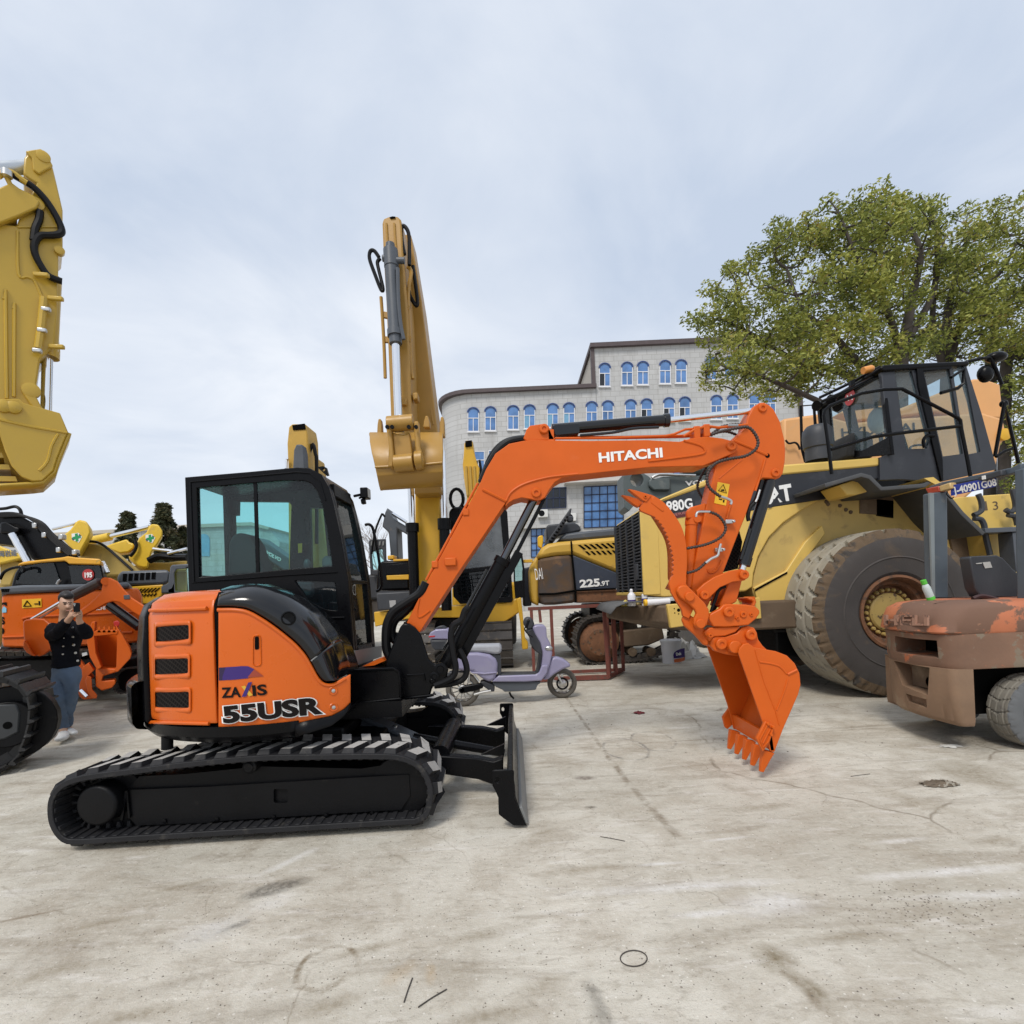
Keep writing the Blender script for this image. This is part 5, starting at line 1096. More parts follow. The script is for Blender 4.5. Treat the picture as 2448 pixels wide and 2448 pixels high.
# cab
LC = 6.86
co_ = B_((722, 275), (800, 268), (1435, 238), (1570, 660), (1700, 1130), (1240, 1232), (880, 1215), (715, 1222), (715, 1030), (800, 1000))
ho = [B_((840, 308), (982, 300), (1132, 880), (1115, 955), (935, 962)), B_((1088, 318), (1300, 292), (1415, 1000), (1245, 1022)), B_((1322, 268), (1418, 256), (1562, 985), (1440, 1008))]
m_ = M(); m_.prism(co_, LC, .06, ho); lcab = build(m_, 'cab_shell', mat('loader_cab_frame', (.026, .029, .037), .45, var=.2, scale=4, bump=.05, wear=(.05, .052, .06), amt=.58, wscale=4, soft=.2), WL, bevel=.01)
M_lgf = mat('loader_cab_frame', (.026, .029, .037), .45, var=.2, scale=4, bump=.05, wear=(.05, .052, .06), amt=.58, wscale=4, soft=.2)
M_lg = glass('loader_cab_glass', (.80, .90, .93), .95, dens=.16, dcol=(.22, .27, .30))  # reflections painted in as a bluish diffuse film over the glass
for h in ho: m_ = M(); m_.prism(h, LC + .025, .006); build(m_, 'cab_pane', M_lg, lcab)
m_ = M(); m_.prism(B_((1028, 280), (1075, 275), (1245, 1050), (1250, 1225), (1232, 1225), (1040, 420)), LC - .03, .03); m_.prism(B_((1075, 275), (1315, 262), (1318, 285), (1078, 305)), LC - .03, .03); build(m_, 'door_frame', M_bk2, lcab, bevel=.006)
m_ = M(); m_.tube(spline([P(*p, LC - .05) for p in B_((1090, 950), (1080, 890), (1110, 850), (1170, 850))], 4), .022, 8); build(m_, 'door_handle', M_bk2, lcab)
rx = P(2112, 900, LC).x
RP = PLN((rx, 0, 0), (1, 0, 0))
def rpx(x, y): return RP(*B_((x, y))[0])
ro = [rpx(725, 300), rpx(215, 575), rpx(240, 1060), rpx(810, 1010)]; rh = [rpx(705, 365), rpx(270, 600), rpx(300, 1000), rpx(770, 860)]
rh = [rpx(700, 362), rpx(285, 600), rpx(318, 960), rpx(560, 975), rpx(772, 865)]
m_ = M(); m_.prism3(ro, (.05, 0, 0), [rh]); rcab = build(m_, 'cab_rear', M_bk2, WL, bevel=.008)
m_ = M(); m_.prism3([p + V((.02, 0, 0)) for p in rh], (.006, 0, 0)); build(m_, 'cab_pane', M_lg, rcab)
yfar = ro[1].y
m_ = M(); xz = [P(*p, LC) for p in B_((700, 285), (735, 262), (1440, 228), (1452, 262), (722, 318))]; m_.prism3([p + V((0, -.04, 0)) for p in xz], (0, yfar - LC + .1, 0)); build(m_, 'cab_roof', M_bk2, WL, bevel=.02)
fo_ = [P(*p, LC) + V((0, yfar - LC, 0)) for p in co_]; fh_ = [[P(*p, LC) + V((0, yfar - LC, 0)) for p in h] for h in ho]
m_ = M(); m_.prism3(fo_, (0, .05, 0), fh_); build(m_, 'cab_far_side', M_bk2, WL)
m_ = M(); a0, a1 = P(*B_((1425, 250))[0], LC), P(*B_((1690, 1130))[0], LC)
for y in (LC + .06, yfar - .06): m_.bar(a0 + V((0, y - LC, 0)), a1 + V((0, y - LC, 0)), .06, .06)
build(m_, 'front_pillar', M_bk2, WL)
m_ = M(); q = rpx(466, 528); m_.lathe([(.115, 0), (.115, -.004), (0, -.004)], q - V((.006, 0, 0)), (1, 0, 0), 24, cap=False); dsk = build(m_, 'number_disc', M_red, rcab)
lm = M(); lettering(lm, '11', B_((446, 555))[0], B_((488, 545))[0], 13, PLN((rx - .012, 0, 0), (1, 0, 0)), .03, lift=.006); build(lm, 'disc_number', M_wht, dsk, fix=False, smooth=0)
m_ = M(); m_.lathe([(.05, -.02), (.05, .10), (.03, .13), (0, .13)], P(*B_((585, 300))[0], 7.1), (.95, 0, .2), 14); build(m_, 'beacon', mat('orange_beacon', (.75, .30, .06), .25, var=.2), WL)
m_ = M(); m_.tube([P(*p, 7.2) for p in B_((210, 528), (480, 400), (715, 270))], .02); m_.tube([P(*p, 7.0) for p in B_((230, 560), (500, 440), (700, 335))], .02); m_.prism(B_((470, 385), (505, 370), (508, 415), (472, 430)), 7.0, .05); build(m_, 'roof_rail', M_bk2, WL)
for q in ((395, 595), (340, 540), (220, 590)):
    m_ = M(); p = P(*B_(q)[0], 7.4); m_.lathe([(.03, 0), (.07, .06), (.075, .1), (0, .1)], p, (-.8, -.3, -.2), 14, cap=False); build(m_, 'rear_lamp', M_bk2, WL)
m_ = M(); m_.prism(B_((450, 1030), (455, 880), (500, 810), (560, 800), (640, 805), (670, 880), (675, 1030)), 7.5, .5); build(m_, 'driver_seat', M_seat, WL, bevel=.05, seg=3)
m_ = M(); m_.sphere(P(*B_((700, 720))[0], 7.7), (.14, .14, .2), 10, 7); build(m_, 'plastic_headrest_cover', M_wht, WL)
m_ = M(); m_.tube([P(2210, 1075, 7.5) + V((.2 * math.cos(k * pi / 8), .1 * math.sin(k * pi / 8), .2 * math.sin(k * pi / 8) * .5)) for k in range(16)], .016, 6, closed=True); build(m_, 'steering_wheel', M_bk2, WL)
c = P(*B_((200, 1060))[0], 7.25)
m_ = M(); m_.lathe([(.17, 0), (.17, .18), (.19, .19), (.20, .34), (.19, .44), (.14, .50), (0, .52)], c, (0, 0, 1), 28, cap=False); build(m_, 'air_cleaner', M_dgr, WL)
def tubes(name, parent, mt, r, *paths, sm=0):
    for Y_, pts in paths:
        m_ = M(); pp_ = [P(*p, Y_) for p in pts]; m_.tube(spline(pp_, sm) if sm else pp_, r, 8); build(m_, name, mt, parent)
tubes('handrail', WL, M_bk2, .022, (6.45, B_((310, 1170), (285, 960), (245, 680), (252, 640), (290, 600), (560, 492), (750, 460), (900, 455), (1370, 700), (1390, 720), (1400, 800), (1450, 1050), (1475, 1190))), (6.45, B_((300, 965), (660, 858), (870, 828), (1390, 768))),
      (8.0, B_((90, 1070), (60, 960), (50, 600), (160, 590), (175, 800), (190, 870))), (6.5, B_((1310, 360), (1420, 290), (1415, 410), (1370, 450), (1225, 490))), (6.9, B_((1440, 230), (1560, 200), (1640, 195), (1690, 290), (1740, 420))), (6.9, B_((1680, 1020), (1760, 580), (1790, 700), (1880, 1080))), (6.9, B_((1690, 1025), (1760, 980), (1830, 955))))
for q, r_ in (((1600, 330), (.10, .08, .12)), ((1690, 190), (.14, .1, .07)), ((1755, 580), (.05, .05, .05))):
    m_ = M(); m_.sphere(P(*B_(q)[0], 6.95), r_, 12, 8); build(m_, 'mirror', M_bk2, WL)
# front frame with access ladder
m_ = M(); m_.prism(B_((1280, 1380), (1380, 1365), (1880, 1330), (2200, 1320), (2250, 2300), (1680, 2300), (1640, 1900), (1600, 1660), (1300, 1430)), 6.62, .5); ff_ = build(m_, 'front_frame', M_wl, WL, bevel=.012)
m_ = M(); m_.prism(w_((1400, 240), (1550, 235), (1560, 640), (1480, 640)), 6.9, .1); build(m_, 'frame_recess', M_brn, WL)
for s_, a0, a1, b0 in (('1', (1598, 1478), (1622, 1474), 22), ('3', (1668, 1472), (1712, 1466), 20)):
    lm = M(); lettering(lm, s_, B_(a0)[0], B_(a1)[0], b0, YP(6.62), .0, lift=.005); build(lm, 'frame_number', M_brn, ff_, fix=False, smooth=0)
m_ = M(); m_.prism(B_((1600, 1625), (2200, 1600), (2200, 1640), (1600, 1665)), 6.3, .3); build(m_, 'ladder_step', M_slate, WL, bevel=.006)
m_ = M(); m_.prism(B_((1830, 1660), (1900, 1655), (1935, 1990), (1860, 1990)), 6.32, .2); build(m_, 'ladder_rail', M_slate, WL, bevel=.006)
tubes('grab_handle', WL, M_dgr, .032, (6.5, B_((1540, 1340), (1565, 1400), (1570, 1470), (1540, 1500), (1500, 1515))), (6.5, B_((1825, 1300), (1850, 1400), (1850, 1460), (1810, 1490), (1770, 1470))), (6.5, B_((1505, 1545), (1560, 1550), (1590, 1600), (1600, 1680), (1640, 1850))), (6.5, B_((1790, 1515), (1850, 1530), (1870, 1600))), sm=4)

# ================================================================= forklift
M_fk = mat('chipped_forklift_orange', (.19, .105, .066), .72, var=.3, scale=3, bump=.3, bscale=25, wear=(.47, .145, .06), amt=.56, wscale=2.3, soft=.03, wear2=(.20, .155, .11), amt2=.56)
M_fkt = mat('peeling_orange_paint', (.46, .15, .068), .6, var=.22, scale=3, bump=.2, bscale=25, wear=(.17, .092, .06), amt=.49, wscale=2.2, soft=.03, wear2=(.42, .22, .13), amt2=.66)
FK = thing('forklift', 'rusty orange forklift with a worn rounded counterweight and grey overhead guard posts', 'forklift', (4.6, 4.75, 0))
f_ = zz('f'); g_ = zz('g')
def plan(x0, bul, r, inset=0, xe=6.4, y0=4.2, y1=5.2, r2=.44):
    """plan outline of the counterweight, clockwise from the near front"""
    pts = [(xe, y0 + inset)]
    for k in range(9):
        a = -pi / 2 - (pi / 2) * k / 8; pts.append((x0 + r + r * math.cos(a) + inset, y0 + r + inset + r * math.sin(a)))
    ym = (y0 + y1) / 2
    for k in range(1, 8):
        t = k / 8; y = y0 + r + (y1 - y0 - r - r2) * t; pts.append((x0 + inset - bul * (1 - (2 * t - 1) ** 2), y))
    for k in range(9):
        a = pi - (pi / 2) * k / 8; pts.append((x0 + r2 + r2 * math.cos(a) + inset, y1 - r2 - inset + r2 * math.sin(a)))
    pts.append((xe, y1 - inset)); return pts
def ploft(levels, xe):
    m_ = M(); m_.loft([[V((x, y, z_)) for x, y in plan(x0, bl_, r, ins, xe)] for z_, x0, bl_, r, ins in levels], True, True); return m_
X0 = 3.63
fcut = lambda *a: a
m_ = ploft([(.695, X0 + .02, .03, .14, 0), (.75, X0 + .01, .04, .14, 0), (.95, X0, .04, .14, 0), (.985, X0 - .005, .04, .14, 0), (.995, X0 + .02, .04, .14, .0)], 6.4)
up = build(m_, 'counterweight', M_fk, FK, bevel=.012)
cb = M(); cb.box(X0 - .3, X0 + .32, 4.32, 4.80, .785, .935); cut(up, [cb])
d = up.modifiers.new('bevel', 'BEVEL'); d.width = .012; d.segments = 2; d.limit_method = 'ANGLE'; d.angle_limit = R(40)
m_ = M(); m_.box(X0 + .30, X0 + .34, 4.3, 4.85, .76, .95); build(m_, 'radiator_slot', M_hole, FK)
m_ = ploft([(.992, X0 - .012, .04, .15, 0), (1.01, X0 - .03, .04, .16, -.012), (1.12, X0 - .02, .04, .17, 0), (1.20, X0 + .02, .04, .18, .0), (1.245, X0 + .07, .04, .2, .03), (1.262, X0 + .14, .04, .2, .09)], 6.4)
top_ = build(m_, 'counterweight_cap', M_fkt, FK, smooth=50)
m_ = ploft([(.215, X0 + .08, .02, .04, .01), (.26, X0 + .05, .03, .05, .0), (.45, X0 + .03, .03, .06, .0), (.70, X0 + .02, .03, .06, 0)], 3.83)
lo_ = build(m_, 'lower_counterweight', mat('dusty_rust_brown', (.225, .14, .085), .8, var=.25, scale=3, bump=.3, bscale=30, wear=(.36, .275, .185), amt=.54, wscale=3, soft=.2), FK, bevel=.012)
cb = M(); cb.prism3([(X0 - .3, 4.40, .69), (X0 - .3, 4.86, .69), (X0 - .3, 4.76, .47), (X0 - .3, 4.44, .44)], (.47, 0, 0)); cb2 = M(); cb2.prism3([(X0 - .3, 4.46, .40), (X0 - .3, 4.72, .40), (X0 - .3, 4.70, .33), (X0 - .3, 4.47, .32)], (.37, 0, 0)); cut(lo_, [cb, cb2])
d = lo_.modifiers.new('bevel', 'BEVEL'); d.width = .014; d.segments = 2; d.limit_method = 'ANGLE'; d.angle_limit = R(40)
m_ = M(); m_.lathe([(.05, 0), (.05, .05), (.02, .05), (.02, .02), (0, .02)], (X0 + .17, 4.55, .53), (-1, 0, 0), 16, cap=False); m_.box(X0 + .12, X0 + .17, 4.46, 4.75, .47, .66); build(m_, 'tow_pin', M_brn, FK)
m_ = M(); m_.box(3.9, 6.4, 4.45, 5.1, .25, .70); build(m_, 'chassis', M_hole, FK)
m_ = M()
lm = M(); lettering(lm, 'HELI', f_((42, 500))[0], f_((510, 505))[0], 24, lambda x, y: (lambda p: p + V((max(0, p.y - 4.76) ** 2 * 1.15, 0, 0)))(PLN((X0 - .062, 0, 0), (1, 0, 0))(x, y)), .02, lift=.016)
lo2 = build(lm, 'cast_lettering', mat('cast_letter_paint', (.36, .20, .14), .6, var=.2, wear=(.12, .07, .05), amt=.52, wscale=9), FK, fix=False, smooth=0, solid=.02)
# rear wheel near side
grey_t = mat('grey_worn_tread', (.20, .185, .155), .9, var=.2, scale=6, bump=.3, wear=(.12, .11, .10), amt=.55, wscale=8, soft=.2); grey_w = mat('grey_sidewall', (.11, .115, .12), .8, var=.2, scale=5, bump=.1)
for y in (4.16, 4.98): wheel_tyre(4.385, .31, y, .31, .23, .16, [grey_t, grey_w, grey_w], FK, n=216, slots=18, style='block')
m_ = M(); m_.lathe([(.165, .02), (.165, .01), (.15, .0), (.14, .04), (.12, .10), (.0, .11)], (4.385, 4.16, .31), (0, 1, 0), 28, cap=False); build(m_, 'wheel_rim', M_rst, FK)
# guard posts, cross bar, number plate
M_post = mat('blue_grey_post', (.075, .095, .115), .5, var=.2, scale=4, wear=(.15, .15, .14), amt=.6, wscale=5, soft=.15)
pa, pb = P(2247, 1432, 5.15), P(2237, 1182, 5.15)
m_ = M(); m_.prism([(2229, 1430), (2268, 1430), (2265, 1175), (2224, 1178)], 5.15, .10); post = build(m_, 'guard_post', M_post, FK, bevel=.012)
m_ = M(); m_.prism([(2222, 1178), (2233, 1178), (2236, 1430), (2230, 1430)], 5.135, .02); build(m_, 'post_flange', mat('pale_grey_post', (.20, .23, .24), .5), post)
m_ = M(); m_.prism([(2455, 1440), (2520, 1440), (2512, 1110), (2449, 1118)], 4.35, .09); build(m_, 'guard_post', M_post, FK, bevel=.012)
BX = 4.49
bpn = PLN((BX, 0, 0), (1, 0, 0))
def gb(*pts): return [bpn(*p) for p in g_(*pts)]
m_ = M(); m_.prism3(gb((560, 360), (590, 300), (720, 255), (1540, 85), (1620, 40), (1650, 40), (1640, 130), (1480, 170), (700, 300), (640, 330)), (.10, 0, 0)); cbar = build(m_, 'guard_crossbar', M_post, FK, bevel=.008)
npn = gb((870, 290), (1385, 190), (1385, 305), (870, 410)); m_ = M(); m_.prism3([p - V((.03, 0, 0)) for p in npn], (.01, 0, 0)); pl_ = build(m_, 'number_plate', mat('blue_enamel_plate', (.02, .045, .32), .4, var=.1, wear=(.4, .42, .45), amt=.66, wscale=20), FK)
lm = M(); lettering(lm, 'J-40901G08', g_((872, 392))[0], g_((1368, 290))[0], 17, PLN((BX - .031, 0, 0), (1, 0, 0)), .03, lift=.004); build(lm, 'plate_number', M_wht, pl_, fix=False, smooth=0)
m_ = M(); m_.prism3([p - V((.06, 0, 0)) for p in gb((1215, 190), (1490, 105), (1500, 175), (1300, 235), (1215, 232))], (.05, 0, 0)); lbx = build(m_, 'lamp_bar', M_dgr, FK, bevel=.01)
m_ = M(); m_.prism3([p - V((.068, 0, 0)) for p in gb((1275, 180), (1312, 172), (1318, 215), (1280, 222))], (.01, 0, 0)); build(m_, 'lamp_bar_sticker', M_wht, lbx)
q = [p - V((.06, 0, 0)) for p in gb((600, 325), (760, 295), (775, 365), (640, 390))]; m_ = M(); m_.prism3(q, (.07, 0, 0)); build(m_, 'tail_lamp', mat('red_lamp_lens', (.42, .06, .03), .3, var=.2), FK, bevel=.01)
q = [p - V((.06, 0, 0)) for p in gb((763, 295), (890, 255), (908, 325), (778, 364))]; m_ = M(); m_.prism3(q, (.07, 0, 0)); build(m_, 'indicator_lamp', mat('amber_lamp_lens', (.55, .38, .16), .35, var=.2), FK, bevel=.01)
m_ = M(); m_.tube(spline([bpn(*p) - V((.02, 0, 0)) for p in g_((820, 360), (815, 400), (860, 440), (890, 430))], 4), .006, 6); build(m_, 'lamp_wire', M_hos2, FK)
m_ = M(); m_.prism(g_((1055, 1130), (1075, 1110), (1370, 1098), (1440, 1130), (1560, 1260), (1640, 1330), (1660, 1540), (1640, 1590), (1180, 1580), (1120, 1480)), 4.75, .12); sb_ = build(m_, 'seat_back', M_dgr, FK, bevel=.03, seg=3)
m_ = M(); m_.prism(g_((1205, 1180), (1290, 1172), (1315, 1240), (1235, 1250)), 4.742, .006); m_.prism(g_((1130, 1190), (1195, 1182), (1195, 1196), (1132, 1200)), 4.742, .006); build(m_, 'seat_label', mat('faded_label', (.45, .45, .43), .7), sb_)
m_ = M(); m_.prism(g_((1165, 1595), (1660, 1580), (1660, 1660), (1165, 1660)), 4.7, .5); build(m_, 'engine_cover', M_hole, FK)
m_ = M(); m_.tube(spline([P(*p, 4.55) for p in g_((1090, 1600), (1180, 1570), (1300, 1590), (1420, 1630))], 5), .02, 6); m_.tube(spline([P(*p, 4.6) for p in g_((1100, 1612), (1250, 1580), (1380, 1610))], 5), .018, 6); build(m_, 'cable_coil', mat('dark_red_cable', (.04, .015, .015), .6), FK)
wp_ = M(); wp_.loft([[V((4.02, 5.05, 1.266)), V((4.02, 4.45, 1.266))], [V((4.5, 5.15, 1.266)), V((4.5, 4.5, 1.266))]], False, False)
bo_ = M(); b0 = P(2226, 1424, 4.75); ax = V((-.35, .0, .94)).normalized()
bz = V((b0.x, 4.75, 1.268))
bo_.lathe([(0, 0), (.030, .002), (.033, .02), (.033, .12), (.026, .15), (.016, .165)], bz, ax, 18, cap=False)
BT = thing('plastic_bottle', 'small white drink bottle with a green cap tilted on the forklift', 'bottle', tuple(bz))
b1 = build(bo_, 'bottle_body', mat('pale_bottle_plastic', (.55, .62, .60), .3, var=.05), BT)
bo_ = M(); bo_.lathe([(.024, .160), (.024, .20), (0, .202)], bz, ax, 16, cap=False); bo_.lathe([(.0338, .0), (.0338, .03), (.033, .032)], bz, ax, 18, cap=False); build(bo_, 'bottle_cap', mat('green_plastic', (.10, .50, .05), .4), BT)
# ================================================================= yellow excavator facing the yard, arm raised (centre)
C_, q_, r_, L_, E_, y_ = zz('C'), zz('q'), zz('r'), zz('L'), zz('E'), zz('y')
DRX = [0]
def simple(parent, name, mt, pts, Y, th, bevel=.02, holes=(), label=None):
    m_ = M(); m_.prism(pts, Y, th, holes, dr=(DRX[0], 1, 0)); return build(m_, name, mt, parent, bevel=bevel, label=label)
def tubeo(parent, name, mt, pts, Y, r, sm=4, n=8):
    m_ = M(); pp_ = [P(*p, Y) if len(p) == 2 else P(*p) for p in pts]; m_.tube(spline(pp_, sm) if sm else pp_, r, n); return build(m_, name, mt, parent)
CE = thing('crawler_excavator', 'large ochre excavator facing the yard with its arm raised high and bucket hanging', 'excavator', tuple(P(1120, 1600, 10.5).xy) + (0,))
def beam(parent, name, mt, secs, bevel=.02):
    m_ = M(); rr = []
    for x, y, Y, w_h, d in secs:
        p = P(x, y, Y); rr.append([p + V((-w_h, 0, 0)), p + V((w_h, 0, 0)), p + V((w_h, d, 0)), p + V((-w_h, d, 0))])
    m_.loft(rr, True, True); return build(m_, name, mt, parent, bevel=bevel)
cbm = beam(CE, 'boom', M_catd, [(963, 560, 8.75, .14, .5), (985, 720, 8.85, .17, .55), (1003, 900, 8.95, .20, .62), (1016, 1030, 9.0, .22, .7), (1022, 1130, 9.2, .24, .85), (1022, 1180, 9.5, .25, .8)])
simple(CE, 'boom_foot', M_catb, [(992, 1172), (1052, 1172), (1050, 1250), (1053, 1440), (1000, 1440), (993, 1300)], 9.9, .6)
stk_ = simple(CE, 'arm', M_catd, q_((92, 90), (100, 60), (140, 45), (195, 45), (215, 65), (222, 110), (232, 300), (262, 700), (275, 1000), (285, 1390), (255, 1640), (190, 1650), (150, 1390), (135, 1000), (118, 600), (100, 300)), 8.15, .6, .03)
for x in (120, 172): tubeo(stk_, 'weld_rib', M_catd, q_((x, 95), (x + 6, 200), (x + 14, 285)), 8.14, .02)
simple(CE, 'arm_pin_cap', M_hole, q_((140, 52), (160, 46), (180, 48), (178, 56), (150, 60)), 8.13, .03, .004)
m_ = M(); b0, b1, b2 = P(*q_((148, 270))[0], 8.02), P(*q_((180, 840))[0], 7.98), P(*q_((202, 1430))[0], 7.9)
m_.cyl(b0, b1, .105, 24); m_.cyl(b0, b0.lerp(b1, .2), .115, 24); m_.cyl(b1.lerp(b0, .07), b1, .125, 24); d_ = (b1 - b0).normalized(); m_.cyl(b1, b1 + d_ * .12, .10, 20); m_.cyl(b0 - d_ * .1, b0, .07)
cyl_ = build(m_, 'bucket_ram', M_slate, CE)
m_ = M(); m_.cyl(b1, b2, .062, 20); build(m_, 'ram_rod', M_chr, cyl_)
m_ = M(); m_.cyl(b2 - V((.07, 0, 0)), b2 + V((.07, 0, 0)), .10, 20); m_.cyl(P(*q_((95, 325))[0], 8.0), P(*q_((150, 325))[0], 8.0), .05); m_.cyl(P(*q_((190, 340))[0], 8.0), P(*q_((240, 340))[0], 8.0), .05); build(m_, 'ram_eye', M_slate, cyl_)
tubeo(cyl_, 'ram_pipe', M_slate, q_((195, 390), (200, 600), (215, 760), (235, 860)), 7.92, .03)
tubeo(CE, 'hose', M_hos2, q_((72, 318), (40, 275), (14, 280), (10, 330), (45, 430), (85, 530), (98, 520), (70, 400), (62, 350), (80, 325)), 8.1, .03, 6); tubeo(CE, 'hose', M_hos2, q_((240, 300), (222, 200), (222, 120), (245, 118), (270, 180), (272, 370)), 8.2, .032, 6); tubeo(CE, 'hose', M_hos2, q_((295, 375), (310, 480), (325, 610), (315, 635), (280, 580), (270, 540)), 8.5, .032, 6)
tubeo(CE, 'steel_pipe', M_catd, q_((85, 580), (95, 720), (105, 900), (113, 1115)), 8.2, .028); tubeo(CE, 'steel_pipe', M_catd, q_((262, 380), (285, 420), (265, 560), (275, 900), (285, 1060), (295, 1120)), 8.25, .03); tubeo(CE, 'steel_pipe', M_catd, q_((318, 680), (350, 900), (380, 1160), (410, 1300), (430, 1420)), 9.0, .022)
tubeo(CE, 'steel_pipe', M_bk2, q_((330, 720), (362, 940), (395, 1180), (415, 1310), (435, 1420)), 9.05, .02)
for q in (((88, 695), (135, 705)), ((98, 860), (150, 865)), ((235, 640), (270, 660)), ((240, 850), (285, 860))):
    m_ = M(); a, b = q_(*q); m_.bar(P(*a, 8.22), P(*b, 8.22), .05, .10); build(m_, 'pipe_bracket', M_catd, CE, bevel=.01)
simple(CE, 'arm_lug', M_catd, q_((215, 1245), (252, 1245), (252, 1290), (215, 1290)), 8.08, .1, .01); simple(CE, 'arm_lug', M_catd, q_((290, 1210), (325, 1205), (328, 1250), (295, 1260)), 8.2, .2, .02)
# hanging bucket with linkage
rows = [(8.42, 1478, 6, 496), (8.10, 1472, 8, 492), (7.88, 1530, 10, 492), (7.74, 1610, 24, 494), (7.70, 1690, 46, 492), (7.74, 1760, 58, 492), (7.90, 1820, 70, 491), (8.20, 1858, 80, 490)]
m_ = M(); lay = []
for Y, y, xa, xb in rows: lay.append([P(*q_((xa + (xb - xa) * k / 6, y - 25 * (k / 6) * (1 if y > 1600 else 0)))[0], Y) for k in range(7)])
m_.loft(lay, False, False); cbk = build(m_, 'bucket', M_catd, CE, solid=.05, bevel=.012)
for s_i in (0, 6):
    m_ = M(); m_.prism3([l[s_i] + V((.0 if s_i == 0 else -.05, .01, 0)) for l in lay], (.05, 0, 0)); build(m_, 'bucket_side', M_catd, cbk, bevel=.01)
tubeo(cbk, 'wear_strip', M_catd, q_((46, 1702), (200, 1695), (350, 1686), (490, 1672)), 7.69, .018, 0)
for xa, xb, y0, y1 in ((58, 92, 1480, 1382), (362, 408, 1440, 1362), (470, 505, 1500, 1368)):
    m_ = M(); a = q_((xa, y0), (xb, y0), ((xa + xb) / 2 + 8, y1), ((xa + xb) / 2 - 8, y1)); m_.prism([a[0], a[1], ((a[1][0] * .7 + a[2][0] * .3), a[2][1] + 14), a[2], a[3], ((a[0][0] * .7 + a[3][0] * .3), a[3][1] + 14)], 8.15, .12); build(m_, 'bucket_tooth', M_catd, cbk, bevel=.015)
for poly in (((112, 1405), (140, 1390), (150, 1440), (170, 1640), (165, 1700), (130, 1700), (135, 1560)), ((298, 1400), (330, 1395), (335, 1470), (340, 1560), (365, 1640), (360, 1700), (325, 1690), (310, 1560))):
    simple(CE, 'tipping_link', M_catd, q_(*poly), 7.55, .14, .02)
simple(CE, 'link_plate', M_catd, q_((158, 1470), (190, 1480), (240, 1490), (272, 1470), (296, 1640), (290, 1695), (180, 1702), (172, 1650)), 7.62, .12, .02)
for q in (((128, 1420), (300, 1405), .12), ((175, 1680), (300, 1668), .13), ((312, 1660), (362, 1655), .14)):
    m_ = M(); m_.cyl(P(*q_(q[0])[0], 7.62), P(*q_(q[1])[0], 7.62), q[2], 20); build(m_, 'linkage_pin', M_catd, CE, bevel=.01)
for x in (128, 160, 270, 318):
    m_ = M(); m_.lathe([(.03, 0), (.03, -.03), (0, -.03)], P(*q_((x, 1440))[0], 7.5), (0, 1, 0), 12, cap=False); build(m_, 'pin_bolt', M_bk2, CE)
# boom rams
for xa, ya, yb_ in ((448, 255, 870), (722, 215, 1000)):
    m_ = M(); a, b = P(*C_((xa, ya))[0], 9.65), P(*C_((xa + 22, yb_))[0], 9.65); m_.cyl(a, b, .10, 20); m_.cyl(a, a.lerp(b, .12), .13, 20); ro_ = build(m_, 'boom_ram', M_bk2, CE)
    m_ = M(); m_.cyl(a, a + (a - b).normalized() * 1.3, .062, 20); build(m_, 'ram_rod', M_chr, ro_)
# upper structure: toolbox and steps left, cab right
simple(CE, 'tool_box', M_bk2, C_((150, 610), (190, 575), (420, 570), (425, 820), (140, 830)), 10.4, 1.6, .04); simple(CE, 'step_box', M_dgr, C_((140, 850), (430, 835), (435, 985), (150, 1000)), 10.1, 1.5, .03)
simple(CE, 'step_tread', M_bk2, C_((225, 610), (418, 590), (418, 690), (228, 690)), 10.37, .05, .01); simple(CE, 'yellow_ledge', M_catb, C_((228, 700), (418, 692), (418, 735), (232, 738)), 10.35, .08, .01); simple(CE, 'yellow_cap', M_catb, C_((235, 530), (290, 525), (295, 562), (238, 566)), 10.5, .3, .02); simple(CE, 'yellow_ledge', M_catb, C_((285, 562), (420, 556), (420, 574), (285, 580)), 10.39, .3, .01)
simple(CE, 'maker_badge', mat('grey_badge', (.35, .35, .35), .4), C_((252, 915), (308, 912), (310, 968), (258, 974)), 10.09, .01, .004)
simple(CE, 'deck_plate', M_catb, C_((120, 1012), (420, 1000), (600, 985), (800, 960), (1240, 935), (1330, 900), (1382, 885), (1385, 1000), (1240, 1100), (1030, 1145), (1000, 1060), (560, 1060), (350, 1080), (130, 1140)), 10.2, 1.2, .02)
simple(CE, 'track_guard', M_catb, C_((1340, 900), (1380, 885), (1415, 1240), (1440, 1270), (1440, 1330), (1390, 1335), (1375, 1110)), 9.9, .5, .02)
cabo = C_((770, 160), (800, 120), (1000, 80), (1240, 110), (1262, 160), (1310, 900), (1300, 930), (860, 945), (800, 880), (790, 640)); gl1 = C_((850, 200), (1010, 150), (1200, 160), (1240, 600), (900, 645), (830, 630)); gl2 = C_((830, 690), (1250, 640), (1285, 880), (890, 915), (840, 860))
ccab = simple(CE, 'cab', M_bk2, cabo, 10.15, .08, .01, [gl1, gl2]); simple(CE, 'cab_body', M_bk3, [(x * .97 + 1150 * .03, y * .985 + 20) for x, y in cabo], 10.9, .9, .03)
M_grg = glass('sky_grey_screen_glass', (.55, .60, .62), .9, dens=.42, dcol=(.30, .32, .34)); simple(ccab, 'windscreen', M_grg, gl1, 10.18, .01, 0); simple(ccab, 'lower_screen', M_cabd, gl2, 10.18, .01, 0)  # windscreen: grey film is sky reflection painted into the glass
m_ = M()
for k in range(7): m_.bar(P(*C_((835 + k * 4, 712 + k * 32))[0], 10.12), P(*C_((1255 + k * 5, 668 + k * 33))[0], 10.12), .012)
